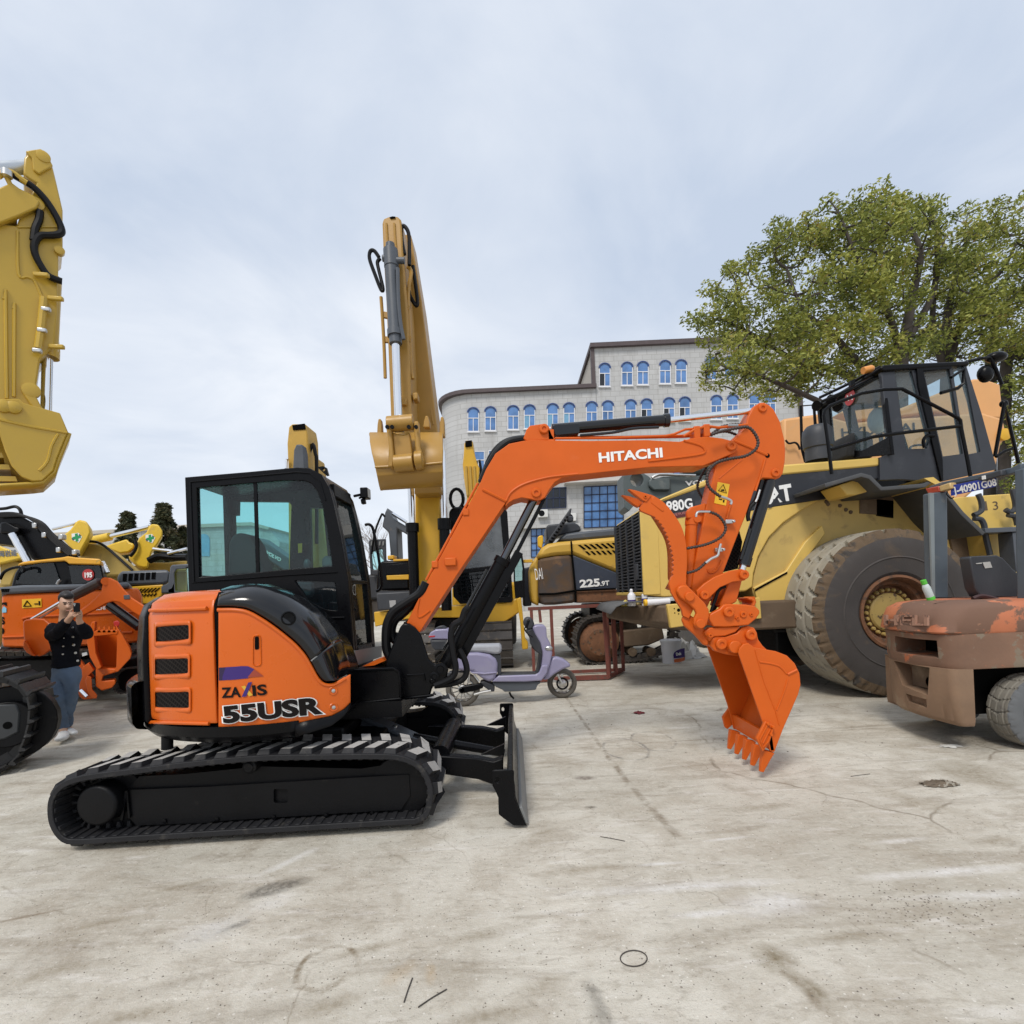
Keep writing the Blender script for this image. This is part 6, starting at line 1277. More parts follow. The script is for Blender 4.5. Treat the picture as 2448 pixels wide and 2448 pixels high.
for k in range(9): m_.bar(P(*C_((850 + k * 50, 700 - k * 5))[0], 10.12), P(*C_((880 + k * 50, 905 - k * 4))[0], 10.12), .012)
build(m_, 'window_guard', M_bk2, ccab)
simple(ccab, 'rolled_sunshade', M_bk2, C_((760, 150), (790, 115), (880, 105), (870, 200), (800, 330), (765, 300)), 9.95, .2, .05)
m_ = M(); c = P(*C_((830, 45))[0], 10.1)
m_.tube([c + V((.13 * math.cos(a), 0, .2 * math.sin(a))) for a in [k * pi / 8 for k in range(16)]], .035, 8, closed=True); build(m_, 'front_mirror', M_bk2, ccab)
mo_ = simple(CE, 'side_window', M_bk2, C_((1312, 525), (1390, 515), (1410, 640), (1408, 890), (1330, 895), (1318, 760)), 10.2, .06, .01, [C_((1325, 545), (1378, 540), (1392, 640), (1392, 740), (1330, 750))]); simple(mo_, 'window_pane', M_cab, C_((1325, 545), (1378, 540), (1392, 640), (1392, 740), (1330, 750)), 10.22, .01, 0)
simple(CE, 'engine_side', mat('navy_side_panel', (.02, .024, .04), .5), C_((1392, 640), (1455, 625), (1470, 960), (1400, 965)), 11.4, .8, .03); simple(CE, 'side_hand_rail', M_catb, C_((1395, 565), (1480, 560), (1480, 590), (1395, 592)), 10.3, .05, .01)
def front_track(parent, xa, xb, Y0, ztop, mt, name='track'):
    m_ = M(); Rr = ztop / 2; X0_, X1_ = P(xa, 1600, Y0).x, P(xb, 1600, Y0).x
    pts = [V((X0_, Y0 + Rr - Rr * math.sin(a), Rr + Rr * math.cos(a))) for a in [pi * k / 8 for k in range(9)]]
    pts = [V((X0_, Y0 + 3.4, ztop))] + [V((X0_, Y0 + 1.8, ztop))] + pts + [V((X0_, Y0 + 1.8, 0)), V((X0_, Y0 + 3.4, 0))] + [V((X0_, Y0 + 3.4 + Rr * math.sin(a), Rr - Rr * math.cos(a))) for a in (pi / 4, pi / 2, 3 * pi / 4)]
    return steel_track(parent, pts, X1_ - X0_, 46, mt, vec=(1, 0, 0), gh=.035, name=name)
front_track(CE, 1137, 1228, 9.95, 1.0, M_shoe); front_track(CE, 960, 1040, 9.95, 1.0, M_shoe)
simple(CE, 'track_frame', M_bk3, C_((560, 1060), (1000, 1060), (1000, 1330), (560, 1330)), 10.6, 1.5, .03)
lm = M(); lettering(lm, 'A', C_((945, 1240))[0], C_((972, 1238))[0], 10, YP(10.6), .0, lift=.01); build(lm, 'frame_letter', M_wht, CE, fix=False, smooth=0)

# ---- smaller raised arms of machines parked behind
M_catg = mat('worn_ochre_arm', (.50, .30, .045), .45, var=.1, wear=(.35, .22, .06), amt=.58, wscale=5, soft=.15)
SA = thing('excavator', 'small ochre excavator arm standing upright just behind the black cab roof', 'excavator', tuple(P(720, 1600, 15).xy) + (0,), 'upright arms of excavators parked behind')
simple(SA, 'arm', M_catg, [(688, 1115), (686, 1060), (690, 1020), (698, 1013), (730, 1013), (735, 1040), (738, 1115), (742, 1400), (690, 1400)], 14.0, .8, .04); simple(SA, 'arm_head', M_hole, [(698, 1016), (728, 1012), (730, 1026), (700, 1028)], 13.97, .05, .01)
simple(SA, 'arm_ram', M_slate, [(700, 1115), (702, 1076), (708, 1062), (722, 1062), (726, 1080), (728, 1115), (728, 1400), (700, 1400)], 13.6, .3, .03); tubeo(SA, 'arm_hose', M_hos2, [(740, 1080), (748, 1062), (754, 1085), (757, 1115), (757, 1300)], 14.2, .05); tubeo(SA, 'arm_pipe', M_chr, [(684, 1120), (685, 1100), (690, 1098)], 13.9, .04); simple(SA, 'boom', M_catg, [(742, 1090), (752, 1090), (775, 1260), (800, 1400), (760, 1400)], 14.6, .8, .04); simple(SA, 'machine_body', M_catg, [(640, 1400), (860, 1390), (860, 1470), (640, 1480)], 14.2, 2.4, .1)
simple(SA, 'crawler_base', M_shoe, [(650, 1480), (850, 1470), (850, 1545), (650, 1556)], 14.2, 2.0, .1)
SB = thing('excavator', 'small bright yellow excavator arm standing upright in front of the stone building', 'excavator', tuple(P(1130, 1600, 14.5).xy) + (0,), 'upright arms of excavators parked behind')
simple(SB, 'arm', M_catb, [(1106, 1110), (1108, 1090), (1110, 1060), (1114, 1052), (1130, 1054), (1132, 1075), (1140, 1105), (1146, 1118), (1142, 1190), (1150, 1420), (1110, 1420), (1116, 1190), (1110, 1150)], 13.5, .6, .03)
for x in (1114, 1124, 1134): tubeo(SB, 'arm_rib', M_catg, [(x, 1115), (x + 2, 1150), (x + 4, 1185)], 13.48, .035)
simple(SB, 'arm_head', M_hole, [(1112, 1054), (1128, 1052), (1128, 1066), (1112, 1068)], 13.45, .1, .01); tubeo(SB, 'arm_hose', M_hos2, [(1146, 1100), (1150, 1130), (1142, 1160), (1140, 1230)], 13.6, .035)
simple(SB, 'machine_body', M_catb, [(1080, 1400), (1240, 1390), (1240, 1470), (1080, 1480)], 13.6, 2.0, .1); simple(SB, 'crawler_base', M_shoe, [(1085, 1475), (1235, 1465), (1235, 1541), (1085, 1548)], 13.6, 2.0, .1)
# dark excavator left of the ochre one
DE = thing('excavator', 'slate black excavator with a peaked boom in front of the bare tree', 'excavator', tuple(P(915, 1560, 15).xy) + (0,))
simple(DE, 'boom', M_slate, C_((215, 160), (235, 118), (255, 150), (290, 215), (420, 290), (420, 360), (320, 300), (330, 555), (265, 555), (245, 330), (190, 280)), 15, .7, .04); tubeo(DE, 'boom_ram', M_chr, C_((280, 170), (400, 245)), 14.9, .05, 0)
dcab = simple(DE, 'cab', M_dgr, C_((75, 420), (80, 395), (220, 385), (225, 570), (230, 700), (90, 700)), 14.4, .1, .03, [rrect(C_((98, 500), (190, 470), (205, 560), (205, 650), (110, 650)), 5)]); simple(dcab, 'cab_window', M_cab, rrect(C_((98, 500), (190, 470), (205, 560), (205, 650), (110, 650)), 5), 14.45, .02, 0)
simple(DE, 'machine_body', M_dgr, C_((60, 690), (440, 680), (440, 900), (60, 910)), 14.6, 2.4, .08); simple(DE, 'crawler_base', M_shoe, C_((60, 900), (440, 890), (440, 1090), (60, 1100)), 14.7, 2.0, .08)
m_ = M()
for x0 in (95, 130, 165, 195): m_.prism(C_((x0, 410), (x0 + 14, 405), (x0 + 10, 440), (x0 - 2, 445)), 14.37, .03)
build(m_, 'cab_grille', M_gry, dcab); tubeo(DE, 'mirror_bracket', M_bk2, C_((100, 520), (130, 330), (185, 185), (200, 180), (215, 200)), 14.3, .03, 3)
# ================================================================= rusty yellow and navy excavator (rear view), right of centre
NE = thing('crawler_excavator', 'old yellow and navy excavator with a rust streaked counterweight beside the red steel rack', 'excavator', tuple(P(1420, 1590, 10.6).xy) + (0,))
M_ny = mat('faded_machine_yellow', (.58, .35, .05), .5, var=.1, scale=2, bump=.08, wear=(.28, .17, .07), amt=.60, wscale=3, soft=.12, wear2=(.12, .08, .05), amt2=.68)
M_nv = mat('navy_panel', (.035, .044, .066), .5, var=.25, scale=3, bump=.06, wear=(.09, .085, .085), amt=.60, wscale=4, soft=.15)
M_nr = mat('rust_streaked_panel', (.10, .058, .030), .8, var=.35, scale=2.5, bump=.2, wear=(.05, .05, .055), amt=.50, wscale=2, soft=.2, wear2=(.19, .10, .045), amt2=.56)
NY = 10.3
simple(NE, 'upper_body', M_ny, r_((172, 735), (178, 690), (205, 650), (250, 622), (330, 607), (420, 600), (760, 570), (900, 560), (900, 840), (760, 838), (430, 704), (300, 712)), NY, 2.4, .08)
simple(NE, 'counterweight_end', M_ny, r_((112, 820), (125, 770), (165, 715), (180, 745), (182, 1010), (180, 1090), (130, 1060), (118, 980)), NY + .15, 2.3, .06)
cwt = simple(NE, 'counterweight', M_nr, r_((176, 738), (300, 716), (424, 706), (452, 975), (455, 1062), (300, 1078), (205, 1080), (178, 1010)), NY - .02, 2.5, .06)
tubeo(cwt, 'body_seam', M_hole, r_((180, 998), (300, 996), (452, 972), (755, 958)), NY - .04, .02, 0); tubeo(cwt, 'body_seam', M_hole, r_((422, 604), (428, 704), (454, 975), (456, 1062)), NY - .035, .018, 0)
pnl = simple(NE, 'side_panel', M_nv, r_((430, 706), (760, 840), (900, 900), (900, 950), (755, 957), (454, 973)), NY - .01, 2.4, .02)
simple(NE, 'lower_skirt', M_rst, r_((456, 977), (900, 955), (900, 1050), (600, 1062), (458, 1064)), NY, 2.4, .03)
m_ = M()
for k in range(8):
    x = 472 + k * 42; m_.prism(r_((x, 632 - k * 2.5), (x + 18, 630 - k * 2.5), (x + 62, 662 - k * 2), (x + 44, 666 - k * 2)), NY - .012, .02)
for k in range(6):
    x = 525 + k * 40; m_.prism(r_((x, 680 - k * 1.5), (x + 16, 678 - k * 1.5), (x + 44, 703 - k), (x + 28, 706 - k)), NY - .012, .02)
build(m_, 'vent_slots', M_hole, NE)
lm = M(); lettering(lm, '225', r_((487, 948))[0], r_((638, 936))[0], 18, YP(NY - .01), .04, lift=.02); build(lm, 'model_lettering', M_wht, pnl, fix=False, smooth=0)
lm = M(); lettering(lm, '.9T', r_((640, 936))[0], r_((708, 930))[0], 11, YP(NY - .01), .03, lift=.02); build(lm, 'model_lettering', M_wht, pnl, fix=False, smooth=0)
lm = M(); lettering(lm, 'DAI', r_((160, 893))[0], r_((214, 885))[0], 27, YP(NY - .03), .0, lift=.02); build(lm, 'brand_lettering', M_wht, cwt, fix=False, smooth=0)
simple(NE, 'engine_hatch', M_slate, r_((330, 600), (345, 572), (385, 545), (560, 525), (760, 508), (900, 500), (900, 560), (760, 570), (420, 600)), NY + .2, 1.8, .06); hat = simple(NE, 'raised_hatch', M_dgr, r_((215, 642), (415, 358), (427, 358), (420, 400), (300, 600)), NY + .1, 1.2, .02)
m_ = M()
for k in range(9): m_.bar(P(*r_((258 + k * 16, 600 - k * 22))[0], NY + .07), P(*r_((285 + k * 14, 608 - k * 23))[0], NY + .07), .03)
build(m_, 'hatch_slots', M_hole, hat)
simple(NE, 'cab_rear', M_dgr, r_((235, 500), (250, 480), (440, 462), (480, 480), (500, 525), (340, 560), (240, 600)), NY + 1.4, .8, .06); simple(NE, 'rear_mirror', M_dgr, r_((385, 440), (400, 412), (440, 415), (440, 455), (400, 465)), NY + .9, .1, .03)
lmp = simple(NE, 'amber_lamp', M_ylw, r_((175, 640), (172, 575), (185, 562), (212, 560), (216, 600), (205, 660)), NY + .3, .2, .02)
for yo in (0, 2.1): 
    pts = [P(*p, 10.05) for p in r_((462, 1360), (480, 1260), (535, 1195), (600, 1175), (760, 1150), (1100, 1120), (1200, 1180), (1215, 1300), (1180, 1400), (1000, 1478), (800, 1500), (640, 1522), (560, 1505), (490, 1440))]
    for p in pts: p.z = max(p.z, .04); p.y += yo
    steel_track(NE, pts, .6, 44, M_shoe, gh=.05)
    m_ = M(); c = P(*r_((640, 1358))[0], 10.05) + V((0, yo, 0)); m_.lathe([(.40, .35), (.40, .12), (.34, .08), (.26, .0), (.0, -.02)], c, (0, 1, 0), 32, cap=False); spk = build(m_, 'sprocket', M_rst, NE)
    for k in range(12):
        a = k * pi / 6; m_ = M(); m_.lathe([(.022, 0), (.018, -.02), (0, -.02)], c + V((.22 * math.cos(a), .0, .22 * math.sin(a))), (0, 1, 0), 8, cap=False); build(m_, 'sprocket_bolt', M_brn, spk) if yo == 0 else None
    m_ = M(); m_.prism3([p + V((0, yo, 0)) for p in [P(*q, 10.2) for q in r_((800, 1270), (1100, 1240), (1120, 1330), (1000, 1380), (820, 1395), (770, 1350))]], (0, .4, 0)); build(m_, 'track_frame', M_brn, NE, bevel=.03)
simple(NE, 'car_body', M_bk3, r_((560, 1075), (1000, 1060), (1000, 1200), (560, 1220)), 10.9, 1.4, .03)
for x in (880, 1020): 
    m_ = M(); c = P(*r_((x, 1430))[0], 10.2); m_.cyl(c, c + V((0, .4, 0)), .09); build(m_, 'bottom_roller', M_brn, NE)
# peach excavator behind the loader, grey boom end
PE = thing('crawler_excavator', 'faded peach orange excavator with dark lettering, seen through and behind the loader cab', 'excavator', tuple(P(2150, 1560, 10.6).xy) + (0,))
M_pch = mat('faded_peach_paint', (.66, .34, .13), .5, var=.08, scale=1.5, bump=.05, wear=(.55, .36, .20), amt=.58, wscale=2, soft=.2)
pb = simple(PE, 'machine_body', M_pch, [(1872, 1000), (1960, 988), (2040, 1010), (2100, 1003), (2350, 985), (2400, 1000), (2410, 1045), (2395, 1062), (2380, 1130), (2300, 1200), (1872, 1200)], 10.2, 2.5, .06)
simple(PE, 'boom', M_pch, [(2010, 985), (2060, 962), (2110, 960), (2130, 985), (2330, 905), (2352, 905), (2392, 918), (2400, 1000), (2330, 1000), (2240, 985), (2100, 1003), (2040, 1006)], 10.6, .6, .04)
lm = M(); lettering(lm, 'HYUNDAI', (2012, 1044), (2188, 1030), 20, YP(10.2), .02, lift=.02); build(lm, 'brand_lettering', M_ink, pb, fix=False, smooth=0)
m_ = M(); m_.lathe([(.12, 0), (.12, -.06), (.05, -.08), (0, -.08)], P(2397, 1040, 10.2), (0, 1, 0), 18, cap=False); build(m_, 'body_pin', M_catb, PE); simple(PE, 'crawler_base', M_shoe, [(1900, 1200), (2380, 1190), (2380, 1560), (1900, 1580)], 10.4, 2.2, .06)
tubeo(PE, 'loose_wire', M_hos2, [(1878, 1052), (1886, 1060), (1900, 1058), (1908, 1064), (1912, 1075)], 10.1, .02)
T_ = zz('T')
GE = thing('excavator', 'grey green excavator boom with a round hole at its end, behind the loader hood', 'excavator', tuple(P(1600, 1560, 12).xy) + (0,))
M_gg = mat('grey_green_paint', (.085, .105, .105), .5, var=.15, scale=2, bump=.06, wear=(.16, .17, .16), amt=.6, wscale=4, soft=.15)
hole_ = T_(*[(198 + 72 * math.cos(k * pi / 9), 218 + 72 * math.sin(k * pi / 9)) for k in range(18)])
gb_ = simple(GE, 'boom', M_gg, T_((45, 160), (120, 128), (240, 125), (330, 180), (365, 215), (480, 180), (870, 172), (1000, 160), (1300, 150), (1300, 420), (380, 420), (330, 390), (250, 400), (110, 560), (60, 520)), 11.6, .7, .04, [hole_])
simple(gb_, 'link_bracket', M_gg, T_((325, 230), (345, 205), (560, 190), (570, 300), (560, 330), (380, 330), (330, 280)), 11.5, .1, .03)
lm = M(); lettering(lm, 'VOLVO', T_((725, 280))[0], T_((1150, 255))[0], 11, YP(11.6), .04, lift=.02); build(lm, 'brand_lettering', M_wht, gb_, fix=False, smooth=0)
tubeo(GE, 'boom_pipe', M_gal, T_((360, 195), (440, 158), (620, 165), (840, 170)), 11.5, .035, 2); tubeo(GE, 'arm_ram', M_gg, T_((690, 95), (780, 100), (910, 92), (1200, 80)), 11.8, .16, 2, 14); simple(GE, 'machine_body', M_gg, [(1700, 1180), (2000, 1170), (2000, 1480), (1700, 1490)], 12, 2, .08); simple(GE, 'crawler_base', M_shoe, [(1680, 1480), (2000, 1470), (2000, 1535), (1680, 1549)], 12, 2, .08)
VE = thing('excavator', 'dark grey excavator boom with white lettering, seen through the windows of the black cab', 'excavator', tuple(P(690, 1500, 16).xy) + (0,))
zc_ = zz('c')
vb = simple(VE, 'boom', M_slate, zc_((680, 705), (775, 770), (930, 880), (945, 985), (890, 975), (780, 900), (700, 760)), 16, .7, .04)
lm = M(); lettering(lm, 'VOLVO', zc_((738, 838))[0], zc_((862, 905))[0], 8, YP(16), .05, lift=.03); build(lm, 'brand_lettering', M_wht, vb, fix=False, smooth=0)
simple(VE, 'machine_body', M_slate, [(560, 1440), (760, 1425), (760, 1480), (560, 1490)], 16, 2, .1); simple(VE, 'boom_foot', M_slate, [(680, 1360), (700, 1355), (740, 1440), (700, 1445)], 16.1, .5, .05); simple(VE, 'crawler_base', M_shoe, [(560, 1480), (760, 1470), (760, 1530), (560, 1545)], 16, 2, .1)

DRX[0] = -.72
OE = thing('crawler_excavator', 'large orange excavator with a slate hood and yellow warning sticker behind the man', 'excavator', tuple(P(160, 1620, 9.2).xy) + (0,))
ob = simple(OE, 'machine_body', M_or, E_((8, 705), (12, 690), (60, 682), (480, 668), (640, 650), (760, 655), (940, 640), (960, 700), (950, 1010), (760, 1030), (170, 1050), (20, 1045), (8, 1000)), 8.6, 2.4, .06)
simple(OE, 'hood_top', M_slate, L_((-60, 945), (0, 940), (230, 918), (560, 915), (905, 905), (1300, 890), (1300, 950), (905, 962), (560, 985), (0, 1012), (-60, 1016)), 8.55, 2.3, .04)
m_ = M()
for k in range(5): m_.prism(L_((4 + k * 17, 990), (14 + k * 17, 955), (22 + k * 17, 955), (12 + k * 17, 990)), 8.54, .01)
build(m_, 'hood_vents', M_hole, OE)
st_ = simple(ob, 'warning_sticker', M_ylw, L_((220, 1062), (415, 1052), (418, 1140), (222, 1152)), 8.59, .01, 0)
m_ = M(); m_.tube([P(*p, 8.585) for p in L_((272, 1078), (238, 1132), (314, 1128))], .012, 6, closed=True); m_.prism(L_((385, 1080), (400, 1078), (402, 1122), (388, 1122)), 8.582, .006); m_.bar(P(*L_((345, 1108))[0], 8.585), P(*L_((382, 1106))[0], 8.585), .015); build(m_, 'sticker_symbol', M_ink, st_)
simple(ob, 'body_decal', M_ink, L_((15, 1095), (64, 1090), (66, 1130), (30, 1110), (18, 1125)), 8.59, .008, 0); simple(ob, 'body_decal', mat('pale_blue_vinyl', (.25, .55, .75), .4), L_((20, 1160), (40, 1130), (64, 1150), (64, 1192), (18, 1196)), 8.59, .008, 0)
lm = M(); lettering(lm, 'ZAXIS', L_((-190, 1318))[0], L_((48, 1308))[0], 17, YP(8.6), .05, lift=.01); build(lm, 'brand_lettering', M_ink, ob, fix=False, smooth=0)
lm = M(); lettering(lm, '200', E_((-95, 957))[0], E_((30, 952))[0], 15, YP(8.6), .05, lift=.01); build(lm, 'model_lettering', M_ink, ob, fix=False, smooth=0)
lm = M(); lettering(lm, 'HITACHI', L_((862, 1176))[0], L_((1058, 1164))[0], 8, YP(8.6), .03, lift=.01); build(lm, 'brand_lettering', M_wht, ob, fix=False, smooth=0)
tubeo(ob, 'panel_line', M_or2, E_((160, 860), (200, 838), (620, 820), (940, 800)), 8.59, .02, 2); tubeo(ob, 'panel_line', M_or2, E_((20, 975), (300, 965), (900, 940)), 8.59, .02, 2)
pts = [P(*p, 8.4) for p in E_((-120, 1080), (200, 1075), (500, 1070), (900, 1065), (990, 1130), (1000, 1220), (940, 1290), (500, 1310), (100, 1325), (-200, 1340), (-260, 1250), (-230, 1130))]
for p in pts: p.z = max(p.z, .03)
steel_track(OE, pts, .6, 48, M_shoe); simple(OE, 'track_frame', M_bk3, E_((-100, 1130), (900, 1110), (930, 1200), (880, 1260), (-150, 1290)), 8.6, .4, .03); simple(OE, 'car_body', M_bk3, E_((0, 1040), (900, 1010), (900, 1280), (0, 1300)), 9.2, 1.8, .03)
YE = thing('crawler_excavator', 'black boomed excavator with a yellow cab roof and a red number disc in its window', 'excavator', tuple(P(130, 1580, 11.5).xy) + (0,))
bmm = simple(YE, 'boom', M_bk2, L_((-60, 210), (0, 212), (130, 214), (220, 228), (330, 290), (430, 400), (610, 520), (800, 640), (700, 680), (320, 665), (280, 600), (200, 560), (110, 520), (0, 505), (-60, 505)), 11.2, .6, .04)
for k in range(5): tubeo(YE, 'boom_hose', M_hos2, L_((-20, 200 + k * 8), (110, 196 + k * 8), (215 + k * 8, 215 + k * 4), (330 + k * 22, 270 + k * 5), (430 + k * 25, 375 + k * 8), (600 + k * 22, 540), (700 + k * 24, 620)), 11.14, .03, 5)
tubeo(YE, 'boom_hose', M_hos2, L_((-20, 155), (60, 148), (150, 130), (200, 160), (215, 215)), 11.3, .035, 5)
for q in ((345, 320), (440, 415), (585, 565), (745, 590), (610, 435)):
    m_ = M(); p = P(*L_(q)[0], 11.1); m_.box(p.x - .05, p.x + .05, 11.08, 11.2, p.z - .06, p.z + .06); build(m_, 'hose_clamp', M_gal, YE, bevel=.02)
m_ = M(); m_.cyl(P(*L_((125, 405))[0], 11.05), P(*L_((285, 690))[0], 11.05), .075, 16); build(m_, 'boom_ram_rod', M_chr, YE); simple(YE, 'ram_head', M_bk2, L_((0, 290), (60, 280), (150, 330), (195, 340), (190, 380), (120, 410), (60, 390), (0, 400)), 11.05, .2, .03)
ycb = simple(YE, 'cab', M_bk2, L_((110, 940), (150, 800), (205, 715), (420, 685), (660, 675), (690, 705), (1015, 712), (1040, 830), (1045, 960), (900, 980), (560, 985)), 10.9, 1.2, .03)
simple(ycb, 'cab_window', M_cabd, L_((150, 905), (190, 790), (235, 730), (420, 700), (540, 695), (600, 870), (580, 915)), 10.88, .02, 0); simple(ycb, 'cab_window', M_cabd, L_((690, 730), (720, 722), (1000, 722), (1030, 850), (960, 890), (720, 905)), 10.88, .02, 0)
simple(YE, 'cab_roof', mat('roof_yellow', (.72, .36, .02), .4, var=.06, wear=(.5, .3, .06), amt=.62), L_((175, 725), (190, 700), (245, 682), (620, 640), (680, 628), (760, 640), (1005, 655), (1015, 685), (1010, 716), (690, 706), (665, 680), (640, 676), (420, 690), (230, 716)), 10.8, 1.4, .04)
m_ = M(); m_.lathe([(.125, 0), (.125, -.012), (0, -.012)], P(*L_((888, 815))[0], 10.87), (0, 1, 0), 28, cap=False); dd = build(m_, 'number_disc', M_red, ycb)
lm = M(); lettering(lm, '195', L_((850, 842))[0], L_((926, 838))[0], 12, YP(10.85), .05, lift=.01); build(lm, 'disc_number', M_wht, dd, fix=False, smooth=0)
tubeo(YE, 'hand_rail', M_bk2, L_((0, 860), (40, 790), (120, 750), (200, 738), (240, 755), (235, 790)), 10.7, .03, 4); simple(YE, 'machine_body', M_dgr, L_((0, 940), (1040, 930), (1040, 1500), (0, 1500)), 11.3, 2, .05)
tubeo(YE, 'wiper_blade', M_gal, L_((575, 910), (590, 880), (612, 865)), 10.8, .03, 2)
m_ = M(); m_.cyl(P(*L_((1015, 690))[0], 11.5), P(*L_((1070, 800))[0], 11.5), .07, 14); build(m_, 'boom_ram_rod', M_chr, YE)
simple(YE, 'crawler_base', M_shoe, L_((0, 1480), (1000, 1470), (1000, 1620), (0, 1650)), 11.6, 1.6, .05)
# green cross machines
def cross(parent, cx, cy, s_, Y, sh=0):
    m_ = M(); m_.prism(L_((cx - 1.7 * s_, cy - 1.3 * s_), (cx + .7 * s_, cy - 1.6 * s_), (cx + 1.9 * s_, cy - .2 * s_), (cx + .8 * s_, cy + 1.8 * s_), (cx - 1.6 * s_, cy + .8 * s_)), Y - .01, .006); b = build(m_, 'cross_decal', M_wht, parent)
    m_ = M(); m_.prism(L_((cx - 1.7 * s_, cy + .2 * s_), (cx - 1.0 * s_, cy - .1 * s_), (cx - .8 * s_, cy + .9 * s_), (cx - 1.5 * s_, cy + .9 * s_)), Y - .018, .004); m_.prism(L_((cx + .9 * s_, cy - 1.2 * s_), (cx + 1.6 * s_, cy - .6 * s_), (cx + 1.2 * s_, cy - .3 * s_), (cx + .7 * s_, cy - .6 * s_)), Y - .018, .004); build(m_, 'cross_corner', M_nav, b)
    m_ = M(); k = .45 * s_; a = 1.35 * s_; m_.prism(L_(*[(cx + u + .12 * v, cy + v - .22 * u) for u, v in ((-k, -a), (k, -a), (k, -k), (a, -k), (a, k), (k, k), (k, a), (-k, a), (-k, k), (-a, k), (-a, -k), (-k, -k))]), Y - .02, .006); build(m_, 'cross_shape', mat('safety_green', (.012, .28, .09), .4), b)
M_kom = mat('lemon_machine_yellow', (.70, .46, .035), .42, var=.08, wear=(.50, .34, .08), amt=.60, wscale=3, soft=.15)
M_komd = mat('dusty_lemon_yellow', (.40, .28, .07), .6, var=.12, wear=(.25, .18, .07), amt=.55, wscale=3, soft=.2)
KA = thing('excavator', 'yellow excavator arm with a green cross, leaning just behind the black boom', 'excavator', tuple(P(190, 1560, 15).xy) + (0,), 'yellow excavator arms with green cross decals')
ka = simple(KA, 'arm', M_kom, L_((600, 425), (650, 405), (705, 360), (752, 300), (775, 268), (800, 262), (865, 275), (898, 325), (908, 390), (885, 450), (840, 530), (795, 615), (740, 580)), 15, .9, .05); cross(KA, 768, 440, 29, 15)
tubeo(KA, 'arm_ram_rod', M_chr, L_((530, 356), (640, 330), (765, 300)), 15.1, .045, 0); simple(KA, 'boom', M_komd, L_((790, 640), (830, 540), (880, 500), (985, 505), (1100, 545), (1220, 620), (1400, 770), (1420, 820), (1040, 830), (820, 830)), 15.6, 1.0, .06)
tubeo(KA, 'boom_hose', M_hos2, L_((870, 480), (960, 485), (1040, 520), (1140, 600), (1240, 690), (1330, 770)), 15.5, .04, 5); simple(KA, 'machine_body', M_komd, L_((300, 800), (1400, 800), (1400, 1300), (300, 1300)), 16, 2.4, .06); simple(KA, 'crawler_base', M_shoe, L_((350, 1300), (1350, 1290), (1350, 1440), (350, 1460)), 16, 2.4, .06)
KB = thing('excavator', 'yellow excavator arm with a green cross and chrome ram, in front of the dark conifers', 'excavator', tuple(P(340, 1560, 17).xy) + (0,), 'yellow excavator arms with green cross decals')
kb = simple(KB, 'arm', M_kom, L_((1290, 630), (1335, 570), (1370, 500), (1400, 440), (1470, 390), (1505, 315), (1530, 302), (1590, 310), (1630, 370), (1632, 420), (1580, 510), (1520, 590), (1485, 740), (1440, 745), (1390, 730), (1300, 660)), 17, .9, .05); cross(KB, 1507, 450, 27, 17)
m_ = M(); m_.cyl(P(*L_((1105, 430))[0], 17.2), P(*L_((1500, 335))[0], 17.2), .075, 14); build(m_, 'arm_ram_rod', M_chr, KB); m_ = M(); m_.cyl(P(*L_((890, 478))[0], 17.2), P(*L_((1105, 432))[0], 17.2), .14, 16); build(m_, 'arm_ram', M_kom, KB)
simple(KB, 'boom', M_kom, L_((1050, 530), (1130, 500), (1275, 455), (1300, 490), (1345, 500), (1345, 545), (1290, 590), (1200, 600), (1130, 570)), 17.1, .8, .05); tubeo(KB, 'boom_hose', M_hos2, L_((1355, 460), (1370, 520), (1350, 580), (1310, 630)), 16.9, .05, 4)
simple(KB, 'machine_body', M_komd, L_((1280, 740), (1480, 690), (1700, 690), (1880, 660), (1880, 780), (1300, 800)), 17.6, 2.2, .06); simple(KB, 'lower_body', M_komd, L_((1000, 790), (1880, 770), (1880, 1300), (1000, 1300)), 18, 2, .06); simple(KB, 'crawler_base', M_shoe, L_((1050, 1290), (1850, 1280), (1850, 1400), (1050, 1415)), 18, 2, .06)
tubeo(KB, 'stacked_rods', M_chr, L_((1540, 556), (1730, 580)), 16.8, .06, 0); tubeo(KB, 'stacked_rods', M_chr, L_((1690, 604), (1880, 556)), 16.7, .06, 0); tubeo(KB, 'hose_bundle', M_bk2, L_((1500, 670), (1600, 630), (1750, 640), (1880, 640)), 16.8, .12, 4)
KC = thing('excavator', 'yellow excavator boom with dark Chinese lettering at the far left edge', 'excavator', tuple(P(30, 1560, 13).xy) + (0,))
kc = simple(KC, 'boom', M_kom, L_((-200, 480), (0, 525), (130, 575), (232, 622), (224, 652), (0, 706), (-200, 740)), 13, .8, .05)
lm = M(); lettering(lm, '闽岩建', L_((-15, 632))[0], L_((172, 618))[0], 14, YP(13), .02, lift=.02); build(lm, 'boom_lettering', mat('slate_vinyl', (.10, .12, .16), .5), kc, fix=False, smooth=0)
simple(KC, 'boom_plate', M_komd, L_((0, 700), (140, 660), (230, 700), (160, 800), (110, 930), (0, 930)), 13.2, .7, .05); simple(KC, 'machine_body', M_komd, L_((-200, 900), (200, 900), (200, 1300), (-200, 1300)), 13.4, 2, .05); simple(KC, 'crawler_base', M_shoe, L_((-200, 1300), (200, 1290), (200, 1500), (-200, 1530)), 13.4, 2, .05)
